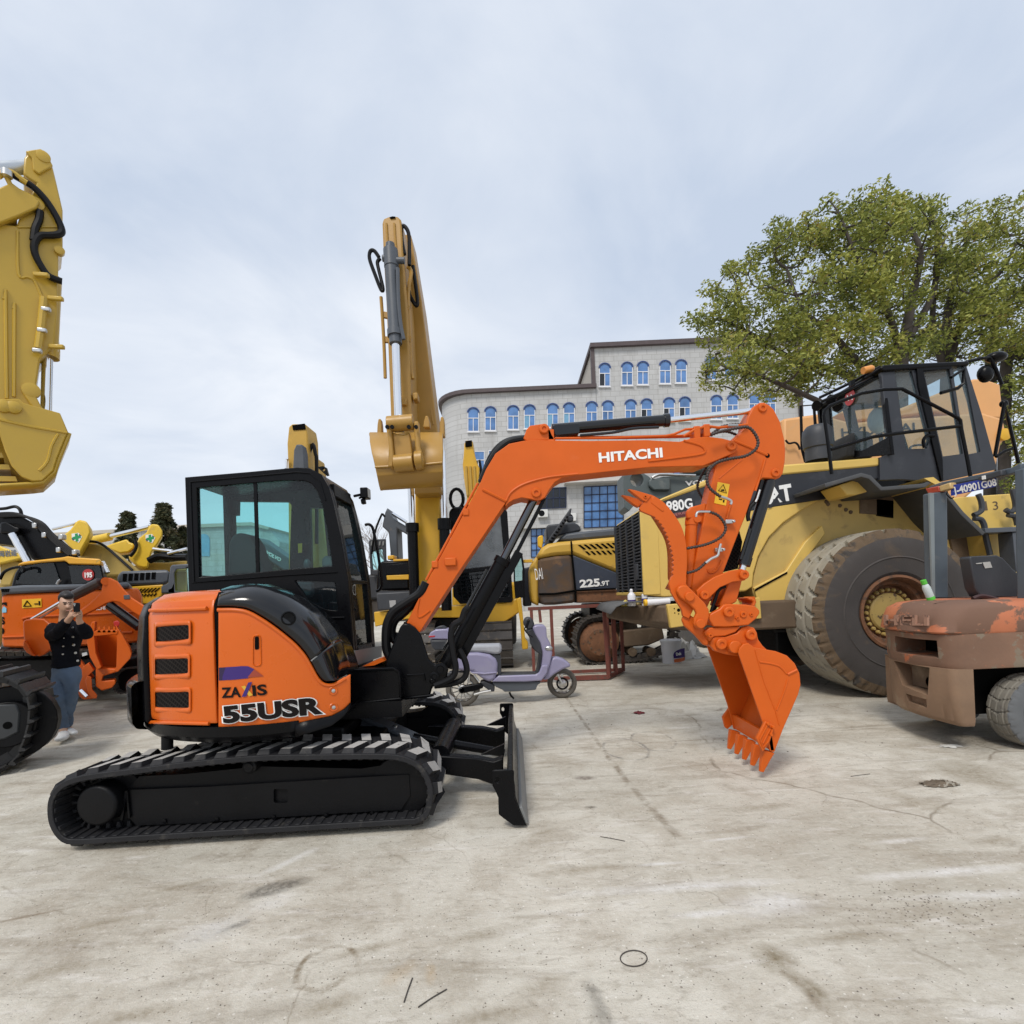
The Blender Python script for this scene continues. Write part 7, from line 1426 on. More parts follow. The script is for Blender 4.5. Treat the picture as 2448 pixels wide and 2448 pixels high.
# slotted grey hood machine
GH = thing('crawler_excavator', 'yellow excavator with a slotted grey hood, just left of the black cab', 'excavator', tuple(P(380, 1560, 12.6).xy) + (0,))
simple(GH, 'hood', M_slate, L_((1178, 840), (1200, 792), (1230, 778), (1690, 764), (1705, 800), (1700, 890), (1640, 912), (1230, 925), (1185, 900)), 12, 2, .06)
m_ = M()
for g0 in range(6):
    for k in range(3): x = 1235 + g0 * 58 + k * 14; m_.prism(L_((x, 805 - g0 * 3), (x + 8, 804 - g0 * 3), (x + 2, 878 - g0 * 4), (x - 6, 880 - g0 * 4)), 11.985, .02)
build(m_, 'hood_slots', M_hole, GH)
simple(GH, 'side_panel', M_catb, L_((1290, 935), (1640, 910), (1625, 1030), (1500, 1110), (1420, 1110)), 12.02, 1.9, .03)
m_ = M()
for k in range(7): x = 1330 + k * 36; m_.prism(L_((x, 1000 - k * 2), (x + 48, 955 - k * 2), (x + 58, 955 - k * 2), (x + 10, 1002 - k * 2)), 12.0, .02)
for k in range(5): x = 1400 + k * 34; m_.prism(L_((x, 1035 - k * 2), (x + 26, 1008 - k * 2), (x + 36, 1010 - k * 2), (x + 10, 1037 - k * 2)), 12.0, .02)
build(m_, 'panel_slots', M_hole, GH)
gcb = simple(GH, 'cab', M_slate, L_((1712, 735), (1730, 715), (1990, 700), (1990, 1000), (1620, 1000), (1620, 930), (1690, 900)), 11.8, .1, .03, [L_((1752, 800), (1775, 758), (1980, 742), (1980, 985), (1760, 985))]); simple(gcb, 'cab_window', M_cab, L_((1752, 800), (1775, 758), (1980, 742), (1980, 985), (1760, 985)), 11.85, .02, 0)
simple(GH, 'machine_body', M_komd, L_((1180, 920), (1980, 990), (1980, 1300), (1180, 1300)), 12.3, 2, .05); simple(GH, 'crawler_base', M_shoe, L_((1180, 1300), (1980, 1290), (1980, 1530), (1180, 1560)), 12.3, 2, .05)
# folded orange mini excavator in front of the large one
FM = thing('mini_excavator', 'small orange excavator with a folded arm and tucked bucket behind the man', 'excavator', tuple(P(230, 1660, 7.9).xy) + (0,))
FY = 7.7
fb = simple(FM, 'boom', M_or2, L_((1015, 985), (1030, 900), (1060, 845), (1110, 845), (1180, 880), (1235, 950), (1320, 1040), (1460, 1130), (1700, 1260), (1700, 1400), (1450, 1265), (1330, 1190), (1200, 1095), (1130, 1085), (1060, 1110), (960, 1165), (820, 1235), (600, 1320), (580, 1270), (790, 1180), (900, 1100)), FY, .2, .02)
m_ = M(); m_.cyl(P(*L_((690, 1050))[0], FY + .05), P(*L_((1010, 890))[0], FY + .05), .075, 18); rb = build(m_, 'arm_ram', mat('dark_bronze_barrel', (.05, .035, .03), .3, var=.2), FM); m_ = M(); m_.cyl(P(*L_((330, 1270))[0], FY + .05), P(*L_((690, 1055))[0], FY + .05), .04, 16); build(m_, 'ram_rod', M_chr, rb)
m_ = M(); m_.cyl(P(*L_((1060, 880))[0], FY - .02), P(*L_((1060, 880))[0], FY + .24), .06, 16); build(m_, 'ram_pin', M_or2, fb); simple(fb, 'lamp_recess', M_slate, L_((1240, 1020), (1300, 1015), (1305, 1060), (1245, 1062)), FY - .01, .02, .006)
m_ = M(); m_.cyl(P(*L_((1100, 1120))[0], FY + .05), P(*L_((1400, 1340))[0], FY + .05), .07, 18); build(m_, 'boom_ram', M_blk, FM)
simple(FM, 'arm_plate', M_or2, E_((155, 880), (165, 858), (225, 848), (300, 850), (335, 880), (420, 890), (470, 1020), (470, 1120), (345, 1060), (300, 1095), (270, 1107), (225, 1095), (200, 1075), (180, 1050), (160, 980)), FY - .12, .18, .02)
simple(FM, 'arm_edge', M_or2, E_((158, 1050), (160, 1000), (185, 1020), (215, 1080), (240, 1105), (215, 1100), (180, 1080)), FY - .2, .35, .01)
simple(FM, 'arm', M_or2, E_((335, 880), (560, 1150), (640, 1250), (560, 1300), (430, 1120), (320, 1060)), FY - .05, .18, .02)
fbk = M(); bo_ = E_((600, 975), (635, 940), (760, 915), (800, 930)); 
shell = [E_((640, 955), (795, 940), (800, 1190), (690, 1180), (625, 1100), (605, 1020))]
m_ = M(); m_.prism(E_((606, 1000), (640, 960), (800, 942), (795, 1185), (690, 1180), (640, 1110)), FY + .02, .03); bk0 = build(m_, 'bucket', M_or2, FM, bevel=.01)
for pts_ in (((625, 870), (645, 870), (640, 960), (650, 1080), (690, 1180), (660, 1200), (610, 1110), (590, 1010), (600, 940)), ((785, 890), (830, 960), (880, 1050), (892, 1090), (885, 1120), (800, 1212), (770, 1205), (790, 1180), (795, 1000))): simple(bk0, 'bucket_side', M_or2, E_(*pts_), FY - .35, .40, .01)
simple(bk0, 'bucket_lip', M_or2, E_((630, 945), (660, 925), (800, 925), (800, 955), (640, 970)), FY - .36, .1, .01)
for k in range(4):
    x = 660 + k * 34; simple(bk0, 'bucket_tooth', M_or2, E_((x, 945), (x + 8, 905), (x + 18, 905), (x + 26, 945)), FY - .36, .06, .004)
simple(FM, 'red_rag', M_red, E_((770, 870), (800, 862), (815, 880), (800, 915), (775, 900)), FY - .3, .05, .01)
simple(FM, 'coupler', M_or2, E_((650, 1180), (790, 1190), (800, 1210), (700, 1240), (690, 1275), (780, 1265), (785, 1290), (760, 1320), (690, 1340), (650, 1310)), FY - .25, .3, .015)
simple(FM, 'tipping_link', M_or2, E_((580, 1270), (590, 1240), (620, 1245), (625, 1330), (660, 1370), (655, 1395), (620, 1390), (590, 1340)), FY - .3, .06, .01); simple(FM, 'thumb_plate', M_or2, E_((545, 1270), (560, 1180), (600, 1150), (640, 1200), (600, 1240), (590, 1330), (640, 1380), (630, 1396), (565, 1400), (540, 1380), (530, 1350)), FY - .25, .2, .012)
tubeo(FM, 'bucket_ram_rod', M_chr, E_((548, 1335), (592, 1378)), FY - .3, .025, 0)
simple(FM, 'undercarriage', M_bk3, E_((800, 1180), (830, 1130), (990, 1080), (1100, 1080), (1100, 1330), (760, 1345)), FY + .2, 1.0, .04); simple(FM, 'machine_body', M_or, E_((1000, 800), (1150, 790), (1150, 1080), (1000, 1080)), FY + .1, 1.2, .05)
pts = [P(*p, FY + .1) for p in E_((770, 1270), (800, 1215), (900, 1190), (1200, 1180), (1250, 1260), (1200, 1330), (860, 1350), (790, 1340))]
for p in pts: p.z = max(p.z, .03)
steel_track(FM, pts, .4, 30, M_shoe)
# ================================================================= big yellow excavator at the left edge: raised arm with bucket, track end
LE = thing('crawler_excavator', 'big golden yellow excavator at the left edge, arm and bucket in the air, black track', 'excavator', tuple(P(20, 1800, 5.6).xy) + (0,))
DRX[0] = 0; th = R(44); dv = V((-math.sin(th), math.cos(th), 0)); YV = 7.0
M_gold = mat('golden_machine_yellow', (.50, .325, .035), .36, var=.06, scale=1.5, bump=.03, bscale=15, wear=(.42, .28, .05), amt=.6, wscale=2, soft=.2, coat=.15)
ap = PLN(P(60, 800, YV), V((math.sin(th), -math.cos(th), 0)))
def lp_(name, pts, o, t, bevel=.02, mt=None, par=None):
    m_ = M(); m_.prism3([ap(*p) + dv * o for p in pts], dv * t); return build(m_, name, mt or M_gold, par or LE, bevel=bevel)
arm_ = lp_('arm', y_((-10, 460), (85, 470), (95, 440), (150, 330), (190, 250), (150, 230), (120, 200), (125, 120), (150, 92), (210, 84), (245, 125), (272, 175), (290, 250), (322, 390), (322, 600), (300, 620), (300, 660), (296, 900), (280, 1080), (205, 1160), (185, 1300), (165, 1400), (100, 1395), (-200, 1390), (-200, 460)), 0, .55)
lp_('arm_top_lug', y_((130, 95), (210, 84), (245, 120), (272, 172), (200, 215), (170, 190), (165, 130)), -.04, .16, .015); lp_('boom_nose', y_((-10, 300), (60, 270), (100, 300), (170, 335), (205, 370), (190, 400), (90, 445), (0, 480), (-200, 520), (-200, 380)), -.10, .1, .02); lp_('boom', y_((-2600, 760), (-1200, 380), (-400, 330), (60, 300), (90, 440), (-400, 560), (-1200, 800), (-2600, 1500)), .02, .5, .03)
m_ = M(); a, b = ap(*y_((-60, 135))[0]) + dv * .2, ap(*y_((165, 122))[0]) + dv * .2; m_.cyl(a - (b - a) * 1.5, b, .085, 20); build(m_, 'arm_ram_rod', mat('pale_grey_rod', (.50, .54, .58), .3, metal=.6, var=.05), LE)
for pts_ in (((20, 850), (28, 800), (35, 1360)), ((70, 900), (74, 870), (72, 1350))): 
    m_ = M(); m_.tube([ap(*p) - dv * .01 for p in y_(*pts_)], .02, 6); build(m_, 'stiffener', M_gold, arm_)
m_ = M(); m_.tube([ap(*p) - dv * .005 for p in y_((90, 480), (320, 478))], .015, 6); build(m_, 'weld_seam', M_gold, arm_)
m_ = M(); m_.tube(spline([ap(*p) - dv * .005 for p in y_((90, 500), (95, 720), (140, 735), (180, 760), (222, 860))], 4), .018, 6); build(m_, 'weld_seam', M_gold, arm_)
for q, rr in (((185, 365), .09), ((222, 125), .08), ((305, 605), .06), ((160, 1320), .10)):
    m_ = M(); m_.lathe([(rr, .02), (rr, -.05), (rr * .6, -.06), (0, -.06)], ap(*y_(q)[0]), dv, 22, cap=False); build(m_, 'pivot_pin', M_gold, arm_)
def lhose(pts, r, o, mt, name): m_ = M(); m_.tube(spline([ap(*p) - dv * o for p in y_(*pts)], 6), r, 8); build(m_, name, mt, LE)
lhose(((50, 215), (120, 255), (180, 295), (240, 360), (290, 440), (315, 500), (305, 525), (260, 532), (205, 535), (178, 570), (178, 620), (205, 680), (250, 740), (318, 768)), .045, .06, M_hos2, 'hydraulic_hose'); lhose(((205, 405), (200, 450), (180, 500), (172, 560)), .045, .05, M_hos2, 'hydraulic_hose'); lhose(((-10, 235), (20, 215), (60, 215), (110, 250), (140, 270)), .04, .07, M_gold, 'hydraulic_pipe'); lhose(((35, 240), (55, 280), (80, 340)), .03, .07, M_gold, 'pipe_clip')
m_ = M(); m_.cyl(ap(*y_((36, 215))[0]) - dv * .11, ap(*y_((36, 245))[0]) - dv * .11, .06); build(m_, 'pipe_clamp', M_gal, LE)
m_ = M(); a, b = ap(*y_((268, 700))[0]) + dv * .2, ap(*y_((246, 1120))[0]) + dv * .2; m_.cyl(a, b, .115, 20); m_.cyl(b.lerp(a, .08), b, .135, 20); lr = build(m_, 'bucket_ram', M_gold, LE); m_ = M(); m_.cyl(b, ap(*y_((238, 1450))[0]) + dv * .2, .065, 18); build(m_, 'ram_rod', M_chr, lr)
lhose(((225, 850), (210, 1000), (195, 1110)), .045, .06, M_gold, 'hydraulic_pipe'); lhose(((296, 770), (292, 980), (300, 1080), (285, 1110)), .03, -.3, M_gold, 'hydraulic_pipe')
for q, mt in (((235, 915), M_gal), ((215, 1022), M_gal), ((190, 1125), M_gal), ((285, 860), M_gold), ((290, 1105), M_gold), ((212, 740), M_gold)):
    m_ = M(); p = ap(*y_(q)[0]) - dv * .09; hw = .05 if mt is M_gal else .09; m_.bar(p - V((hw, .02, 0)), p + V((hw, .02, 0)), .06, .06); build(m_, 'pipe_bracket', mt, LE, bevel=.015)
lp_('tipping_link', y_((115, 1330), (140, 1300), (175, 1305), (185, 1350), (210, 1400), (245, 1445), (205, 1450), (160, 1400)), -.05, .1, .02)
lbk = lp_('bucket', y_((-200, 1385), (100, 1385), (120, 1405), (305, 1455), (345, 1550), (330, 1580), (290, 1680), (270, 1745), (215, 1795), (165, 1798), (110, 1775), (60, 1720), (30, 1650), (0, 1560), (-200, 1500)), -.22, .04, .012)
m_ = M(); sh = y_((345, 1550), (330, 1582), (290, 1680), (270, 1745), (215, 1795), (165, 1800), (60, 1806), (-200, 1820)); l0 = [ap(*p) - dv * .2 for p in sh]; m_.loft([l0, [p + dv * .7 for p in l0]], False, False); build(m_, 'bucket_shell', M_gold, lbk, solid=.04)
m_ = M(); sh = y_((345, 1550), (305, 1458), (120, 1405), (-200, 1390)); l0 = [ap(*p) - dv * .2 for p in sh]; m_.loft([l0, [p + dv * .7 for p in l0]], False, False); build(m_, 'bucket_back', M_gold, lbk, solid=.04)
lp_('bucket_far_side', y_((-200, 1385), (100, 1385), (305, 1455), (345, 1550), (290, 1680), (215, 1795), (110, 1775), (0, 1700), (-200, 1700)), .5, .04, .01, par=lbk)
for pts_ in (((0, 1490), (160, 1525), (340, 1555)), ((295, 1560), (262, 1620), (240, 1700), (200, 1745))): m_ = M(); m_.tube(spline([ap(*p) - dv * .222 for p in y_(*pts_)], 3), .018, 6); build(m_, 'weld_seam', M_gold, lbk)
m_ = M()
for k, yy in enumerate((1640, 1700, 1760)): m_.prism3([ap(*p) - dv * .1 for p in y_((-200, yy), (10 + k * 35, yy + 5), (20 + k * 35, yy + 30), (-200, yy + 28))], dv * .6)
build(m_, 'bucket_ribs', M_gold, lbk)
for q in ((20, 1425), (72, 1430)):
    m_ = M(); m_.lathe([(.08, .0), (.08, -.04), (.04, -.06), (0, -.06)], ap(*y_(q)[0]) - dv * .22, dv, 16, cap=False); build(m_, 'pivot_pin', M_gold, lbk)
# its track end on the ground
tp = PLN(P(20, 1830, 4.75), V((math.sin(R(26)), -math.cos(R(26)), 0))); dv2 = V((-math.sin(R(26)), math.cos(R(26)), 0))
pts = [tp(*p) for p in E_((-300, 1255), (0, 1258), (90, 1285), (150, 1330), (180, 1400), (188, 1480), (180, 1570), (150, 1680), (90, 1800), (0, 1860), (-300, 1960))]
ax_ = V((math.cos(R(26)), math.sin(R(26)), 0))
far_ = [p - ax_ * 2.4 for p in pts[::-1]][2:-2]
for p in pts + far_: p.z = max(p.z, .035)
steel_track(LE, pts + far_, .62, 52, M_bshoe, vec=dv2, gh=.05)
m_ = M(); c = tp(*E_((120, 1545))[0]); cc = V((c.x, c.y, .46)) + dv2 * .25 - ax_ * .12; m_.lathe([(.36, -.06), (.36, .06), (.0, .06)], cc, dv2, 24); m_.lathe([(.22, -.14), (.22, .0)], cc, dv2, 24); build(m_, 'idler_wheel', M_bk3, LE, bevel=.01)
m_ = M(); m_.prism3([tp(*p) + dv2 * .1 for p in E_((-300, 1450), (80, 1440), (110, 1500), (100, 1640), (0, 1690), (-300, 1750))], dv2 * .4); lf = build(m_, 'track_frame', mat('dark_grey_frame', (.03, .033, .036), .45, var=.15), LE, bevel=.02)
m_ = M(); m_.lathe([(.035, 0), (.035, -.004), (0, -.004)], tp(*E_((18, 1590))[0]) + dv2 * .1, dv2, 14, cap=False); build(m_, 'frame_hole', M_hole, lf)
m_ = M(); m_.prism3([PLN(P(0, 1450, 5.2), (0, -1, 0))(*p) for p in E_((-2200, 620), (5, 625), (14, 700), (16, 1000), (5, 1065), (-300, 1130), (-2200, 1250))], (-2, 1.9, 0)); build(m_, 'machine_body', M_catd, LE, bevel=.05)
# ================================================================= scooter
SC = thing('motor_scooter', 'dusty lilac electric scooter with a rear top box, parked beside the red rack', 'scooter', tuple(P(1225, 1680, 7.0).xy) + (0,))
o_ = zz('o')
M_lil = mat('dusty_lilac_paint', (.275, .258, .385), .42, var=.1, scale=5, bump=.03, wear=(.30, .29, .36), amt=.52, wscale=5, soft=.25, coat=.15)
M_lgr = mat('pale_grey_seat', (.36, .37, .40), .8, var=.12, scale=12, bump=.2, bscale=120)
SY = 6.93
def sc(name, mt, pts, w, bev=.03, dy=0, par=SC, holes=()):
    m_ = M(); m_.prism(o_(*pts), SY - w / 2 + dy, w, [o_(*h) for h in holes]); return build(m_, name, mt, par, bevel=bev, seg=3)
def swheel(cx, cy, Rr, Y0, near):
    c = P(*o_((cx, cy))[0], Y0); R0 = c.z; c.z = R0
    m_ = M(); pro = [(R0 * .70, .025), (R0 * .72, .0), (R0 * .86, -.008), (R0 * .96, .006), (R0, .035), (R0, .065), (R0 * .96, .094), (R0 * .86, .108), (R0 * .72, .10), (R0 * .70, .075)]
    m_.lathe(pro + [pro[0]], c - V((0, .05, 0)), (0, 1, 0), 48, cap=False); build(m_, 'tyre', mat('dusty_scooter_tyre', (.11, .10, .085), .85, var=.2, scale=20, bump=.2), SC, smooth=50)
    m_ = M(); m_.lathe([(R0 * .71, .01), (R0 * .66, .0), (R0 * .63, .02), (R0 * .63, .08), (R0 * .71, .09)], c - V((0, .05, 0)), (0, 1, 0), 40, cap=False); m_.lathe([(R0 * .26, -.005), (R0 * .26, .1), (0, .1)], c - V((0, .05, 0)), (0, 1, 0), 24, cap=False); m_.lathe([(R0 * .26, -.005), (R0 * .12, -.02), (0, -.02)], c - V((0, .05, 0)), (0, 1, 0), 24, cap=False)
    for k in range(5 if near else 12):
        a = 2 * pi * k / (5 if near else 12) + .3; d_ = V((math.cos(a), 0, math.sin(a))); m_.bar(c + d_ * R0 * .2 - V((0, .03, 0)), c + d_ * R0 * .66 - V((0, .03, 0)), .03 if near else .012, .03, (0, 1, 0))
    rm = build(m_, 'wheel_rim', M_gal, SC)
    if near:
        m_ = M(); m_.lathe([(R0 * .42, 0), (R0 * .42, .006), (R0 * .30, .006), (R0 * .30, 0)], c - V((0, .062, 0)), (0, 1, 0), 32, cap=False); build(m_, 'brake_disc', M_bk2, rm)
swheel(1645, 775, 0, 7.12, True); swheel(440, 850, 0, 6.86, False)
sc('body_shell', M_lil, ((330, 560), (300, 500), (340, 440), (450, 410), (620, 405), (760, 430), (835, 480), (862, 540), (860, 640), (830, 740), (760, 770), (680, 730), (560, 640), (380, 625)), .30, .06)
sc('body_crease', M_lil, ((520, 640), (700, 655), (850, 640), (858, 660), (700, 678), (560, 665)), .33, .01)
sc('seat', M_lgr, ((330, 330), (480, 318), (700, 315), (880, 310), (910, 330), (912, 400), (880, 425), (830, 432), (700, 410), (500, 400), (350, 398)), .26, .035)
sc('seat_base', M_dgr, ((440, 400), (830, 430), (900, 440), (905, 660), (870, 700), (850, 560), (800, 450), (600, 410)), .20, .02)
sc('floorboard', M_lil, ((790, 765), (870, 690), (1330, 675), (1370, 640), (1400, 560), (1480, 560), (1470, 650), (1400, 752), (1200, 765)), .30, .02)
sc('floor_mat', M_dgr, ((905, 672), (1320, 668), (1345, 650), (1345, 676), (1310, 690), (890, 694)), .26, .006)
sc('front_shield', M_lil, ((1285, 120), (1300, 82), (1350, 70), (1430, 72), (1455, 110), (1462, 215), (1500, 290), (1530, 410), (1500, 560), (1460, 680), (1400, 740), (1370, 650), (1395, 520), (1405, 400), (1370, 280), (1310, 190)), .24, .04)
sc('leg_shield', M_dgr, ((1200, 145), (1280, 120), (1330, 200), (1380, 290), (1405, 410), (1390, 540), (1365, 650), (1335, 660), (1365, 520), (1372, 420), (1330, 400), (1260, 300), (1255, 240)), .28, .03)
sc('glove_box', M_bk2, ((1262, 258), (1330, 250), (1375, 320), (1378, 400), (1340, 410), (1280, 350)), .22, .03)
sc('front_fender', M_lil, ((1415, 745), (1480, 560), (1520, 470), (1580, 462), (1660, 485), (1720, 525), (1758, 560), (1740, 585), (1660, 610), (1560, 670), (1480, 735)), .17, .03)
sc('battery_case', M_slate, ((790, 768), (1385, 760), (1385, 780), (1350, 800), (1325, 862), (1100, 880), (945, 885), (920, 860), (840, 825)), .22, .02)
sc('top_box', M_dgr, ((35, 250), (270, 248), (268, 330), (240, 390), (90, 385), (55, 340)), .28, .03, par=SC); sc('top_box_lid', M_lil, ((20, 215), (40, 165), (110, 125), (250, 120), (285, 150), (285, 215), (270, 250), (35, 245)), .30, .04); sc('box_reflector', mat('red_reflector', (.45, .03, .04), .3), ((22, 205), (100, 200), (102, 218), (26, 226)), .31, .005); sc('box_handle', M_dgr, ((70, 130), (140, 90), (190, 80), (240, 115), (200, 120), (120, 125)), .16, .01)
sc('rear_fender', M_dgr, ((270, 640), (500, 640), (480, 690), (390, 740), (300, 790), (160, 770), (220, 700)), .14, .02); sc('swing_arm', M_bk2, ((385, 850), (420, 820), (600, 785), (680, 790), (690, 840), (600, 870), (420, 912), (390, 890)), .10, .02, -.09)
sc('motor_guard', M_dgr, ((640, 770), (700, 750), (820, 800), (825, 885), (780, 885), (700, 830)), .2, .02)
for name, mt, pts, Y0, r in (('shock_absorber', M_gal, ((515, 660), (512, 775)), 6.8, .02), ('shock_absorber', M_gal, ((575, 680), (635, 760)), 6.8, .014), ('foot_peg', M_gal, ((575, 918), (700, 882), (780, 870)), 6.76, .018), ('kick_stand', M_bk2, ((1005, 888), (1025, 930), (1060, 968)), 6.85, .014), ('front_fork', M_gal, ((1590, 670), (1620, 730), (1645, 772)), 7.02, .018)):
    tubeo(SC, name, mt, o_(*pts), Y0, r, 0)
sc('handlebar_cover', M_dgr, ((1170, 60), (1190, -10), (1240, -30), (1290, 0), (1310, 60), (1290, 130), (1230, 140)), .2, .03)
tubeo(SC, 'handlebar', M_bk2, ((*o_((1240, 20))[0], 6.75), (*o_((1235, 30))[0], 6.6), (*o_((1205, 110))[0], 6.56)), 0, .02, 3); tubeo(SC, 'handlebar', M_bk2, ((*o_((1250, 20))[0], 7.05), (*o_((1240, 0))[0], 7.28)), 0, .02, 0)
m_ = M(); c = P(*o_((1485, 355))[0], SY - .12); m_.sphere(c, (.055, .02, .032)); build(m_, 'indicator', M_gal, SC); tubeo(SC, 'brake_cable', M_hos2, o_((1230, 60), (1190, 120), (1230, 180), (1290, 220)), 6.75, .008, 4)

# ================================================================= person taking a photo
import bmesh
def skin(name, nodes, edges, mt, parent, sub=2, root=None, extra=None):
    me = bpy.data.meshes.new(name); bm = bmesh.new(); ly = bm.verts.layers.skin.verify(); idx = {}
    base = V(ROOTLOC[parent.name])
    for k, (p, r) in nodes.items():
        v = bm.verts.new(V(p) - base); r = r if isinstance(r, tuple) else (r, r); v[ly].radius = r; idx[k] = v
        if k == (root or next(iter(nodes))): v[ly].use_root = True
    for a, b in edges: bm.edges.new((idx[a], idx[b]))
    bm.to_mesh(me); bm.free(); me.materials.append(mt)
    o = bpy.data.objects.new(name, me); COL.objects.link(o); o.parent = parent; ROOTLOC[o.name] = tuple(base)
    d = o.modifiers.new('skin', 'SKIN'); d.use_smooth_shade = True; d.branch_smoothing = .3
    s_ = o.modifiers.new('sub', 'SUBSURF'); s_.levels = sub; s_.render_levels = sub
    return o
p_ = zz('p'); PY = 6.0
def J(x, y, dy=0): return P(*p_((x, y))[0], PY + dy)
PE_ = thing('person', 'person in a black buttoned jacket, blue jeans and white shoes photographing with a phone', 'person', tuple(P(150, 1765, PY).xy) + (0,))
M_skin = mat('skin', (.50, .30, .205), .5, var=.06, scale=12)
M_jkt = mat('black_wool', (.007, .0075, .011), .9, spec=.1, var=.25, scale=15, bump=.25, bscale=80)
M_jean = mat('blue_denim', (.085, .125, .19), .85, var=.3, scale=7, bump=.25, bscale=60, wear=(.12, .155, .21), amt=.55, wscale=6, soft=.2)
M_hair = mat('black_hair', (.012, .010, .011), .55, var=.2, scale=40, bump=.3, bscale=150)
M_shoew = mat('white_sneaker', (.68, .68, .67), .5, var=.06)
# body: torso, limbs, hands with fingers, one continuous skin
nd = {'pelvis': (J(385, 1000), (.10, .07)), 'belly': (J(388, 850), (.09, .06)), 'chest': (J(385, 620), (.12, .08)), 'neck0': (J(372, 430), (.065, .065)), 'neck1': (J(372, 350, -.01), (.054, .054)),
      'jaw': (J(384, 300, -.03), (.060, .068)), 'head': (J(392, 225, -.01), (.080, .096)), 'crown': (J(394, 150, 0), (.074, .088)), 'top': (J(396, 118, 0), (.045, .055))}
ed = [('pelvis', 'belly'), ('belly', 'chest'), ('chest', 'neck0'), ('neck0', 'neck1'), ('neck1', 'jaw'), ('jaw', 'head'), ('head', 'crown'), ('crown', 'top')]
nd['nose'] = (J(418, 262, -.105), .016); ed.append(('head', 'nose'))
def limb(pre, start, pts):
    last = start
    for i, (p, r) in enumerate(pts):
        k = f'{pre}{i}'; nd[k] = (p, r); ed.append((last, k)); last = k
    return last
wl = limb('a', 'chest', [(J(195, 470, .02), .062), (J(225, 610, -.10), .050), (J(330, 500, -.26), .042), (J(420, 400, -.33), .032), (J(455, 350, -.35), (.036, .022))])
wr = limb('b', 'chest', [(J(560, 460, .0), .062), (J(640, 590, -.13), .050), (J(590, 500, -.25), .042), (J(535, 410, -.32), .032), (J(545, 345, -.345), (.034, .022))])
for i, (x, y, x2, y2) in enumerate(((480, 310, 530, 262), (492, 325, 540, 285), (500, 345, 545, 310), (500, 365, 535, 335))):
    nd[f'fa{i}'] = (J(x, y, -.37), .0105); nd[f'ga{i}'] = (J(x2, y2, -.39), .009); ed += [(wl, f'fa{i}'), (f'fa{i}', f'ga{i}')]
nd['ta0'] = (J(440, 300, -.36), .012); nd['ta1'] = (J(468, 278, -.38), .010); ed += [(wl, 'ta0'), ('ta0', 'ta1')]
for i, (x, y, x2, y2) in enumerate(((560, 300, 540, 290), (570, 315, 545, 308), (568, 335, 540, 325), (560, 355, 530, 345))):
    nd[f'fb{i}'] = (J(x, y, -.36), .0105); nd[f'gb{i}'] = (J(x2, y2, -.39), .009); ed += [(wr, f'fb{i}'), (f'fb{i}', f'gb{i}')]
nd['tb0'] = (J(520, 330, -.35), .012); nd['tb1'] = (J(505, 300, -.37), .010); ed += [(wr, 'tb0'), ('tb0', 'tb1')]
limb('l', 'pelvis', [(J(300, 1040, .0), .07), (J(325, 1330, -.06), .055), (J(338, 1480, .0), .056), (J(352, 1690, .04), .040), (J(365, 1760, .0), .042), (J(370, 1800, -.12), .035)])
limb('r', 'pelvis', [(J(470, 1040, .0), .07), (J(430, 1330, .0), .055), (J(400, 1500, .06), .056), (J(385, 1660, .14), .040), (J(425, 1712, .14), .042), (J(470, 1735, .06), .034)])
body = skin('body', nd, ed, M_skin, PE_)
# clothes follow the body
jn = {'end': (J(385, 985), (.166, .122)), 'hem': (J(385, 925), (.168, .125)), 'belly': (J(388, 800), (.152, .115)), 'chest': (J(385, 600), (.158, .118)), 'yoke': (J(378, 455), (.115, .09)), 'collar': (J(373, 395), (.070, .070))}
je = [('end', 'hem'), ('hem', 'belly'), ('belly', 'chest'), ('chest', 'yoke'), ('yoke', 'collar')]
for pre, pts in (('a', [(J(205, 480, .02), .085), (J(228, 615, -.10), .074), (J(330, 505, -.25), .060), (J(408, 412, -.32), .048)]), ('b', [(J(555, 470, .0), .085), (J(640, 590, -.13), .074), (J(590, 505, -.245), .060), (J(542, 425, -.31), .047)])):
    last = 'chest'
    for i, (p, r) in enumerate(pts): jn[pre + str(i)] = (p, r); je.append((last, pre + str(i))); last = pre + str(i)
folds = bpy.data.textures.new('cloth_folds', 'CLOUDS'); folds.noise_scale = .11
def fold(o, k):
    o.modifiers['sub'].levels = 3; o.modifiers['sub'].render_levels = 3; d = o.modifiers.new('folds', 'DISPLACE'); d.texture = folds; d.strength = k; d.mid_level = .5
fold(skin('jacket', jn, je, M_jkt, PE_), .035)
tn = {'waist': (J(385, 880), (.140, .105)), 'hip': (J(385, 1020), (.165, .125))}; te = [('waist', 'hip')]
for pre, pts in (('l', [(J(300, 1090, -.01), .098), (J(322, 1320, -.06), .076), (J(336, 1480, .0), .068), (J(350, 1670, .04), .062), (J(352, 1700, .04), .060)]), ('r', [(J(468, 1090, .0), .098), (J(430, 1330, .0), .076), (J(400, 1490, .06), .068), (J(382, 1640, .13), .062), (J(382, 1665, .13), .060)])):
    last = 'hip'
    for i, (p, r) in enumerate(pts): tn[pre + str(i)] = (p, r); te.append((last, pre + str(i))); last = pre + str(i)
fold(skin('trousers', tn, te, M_jean, PE_), .045)
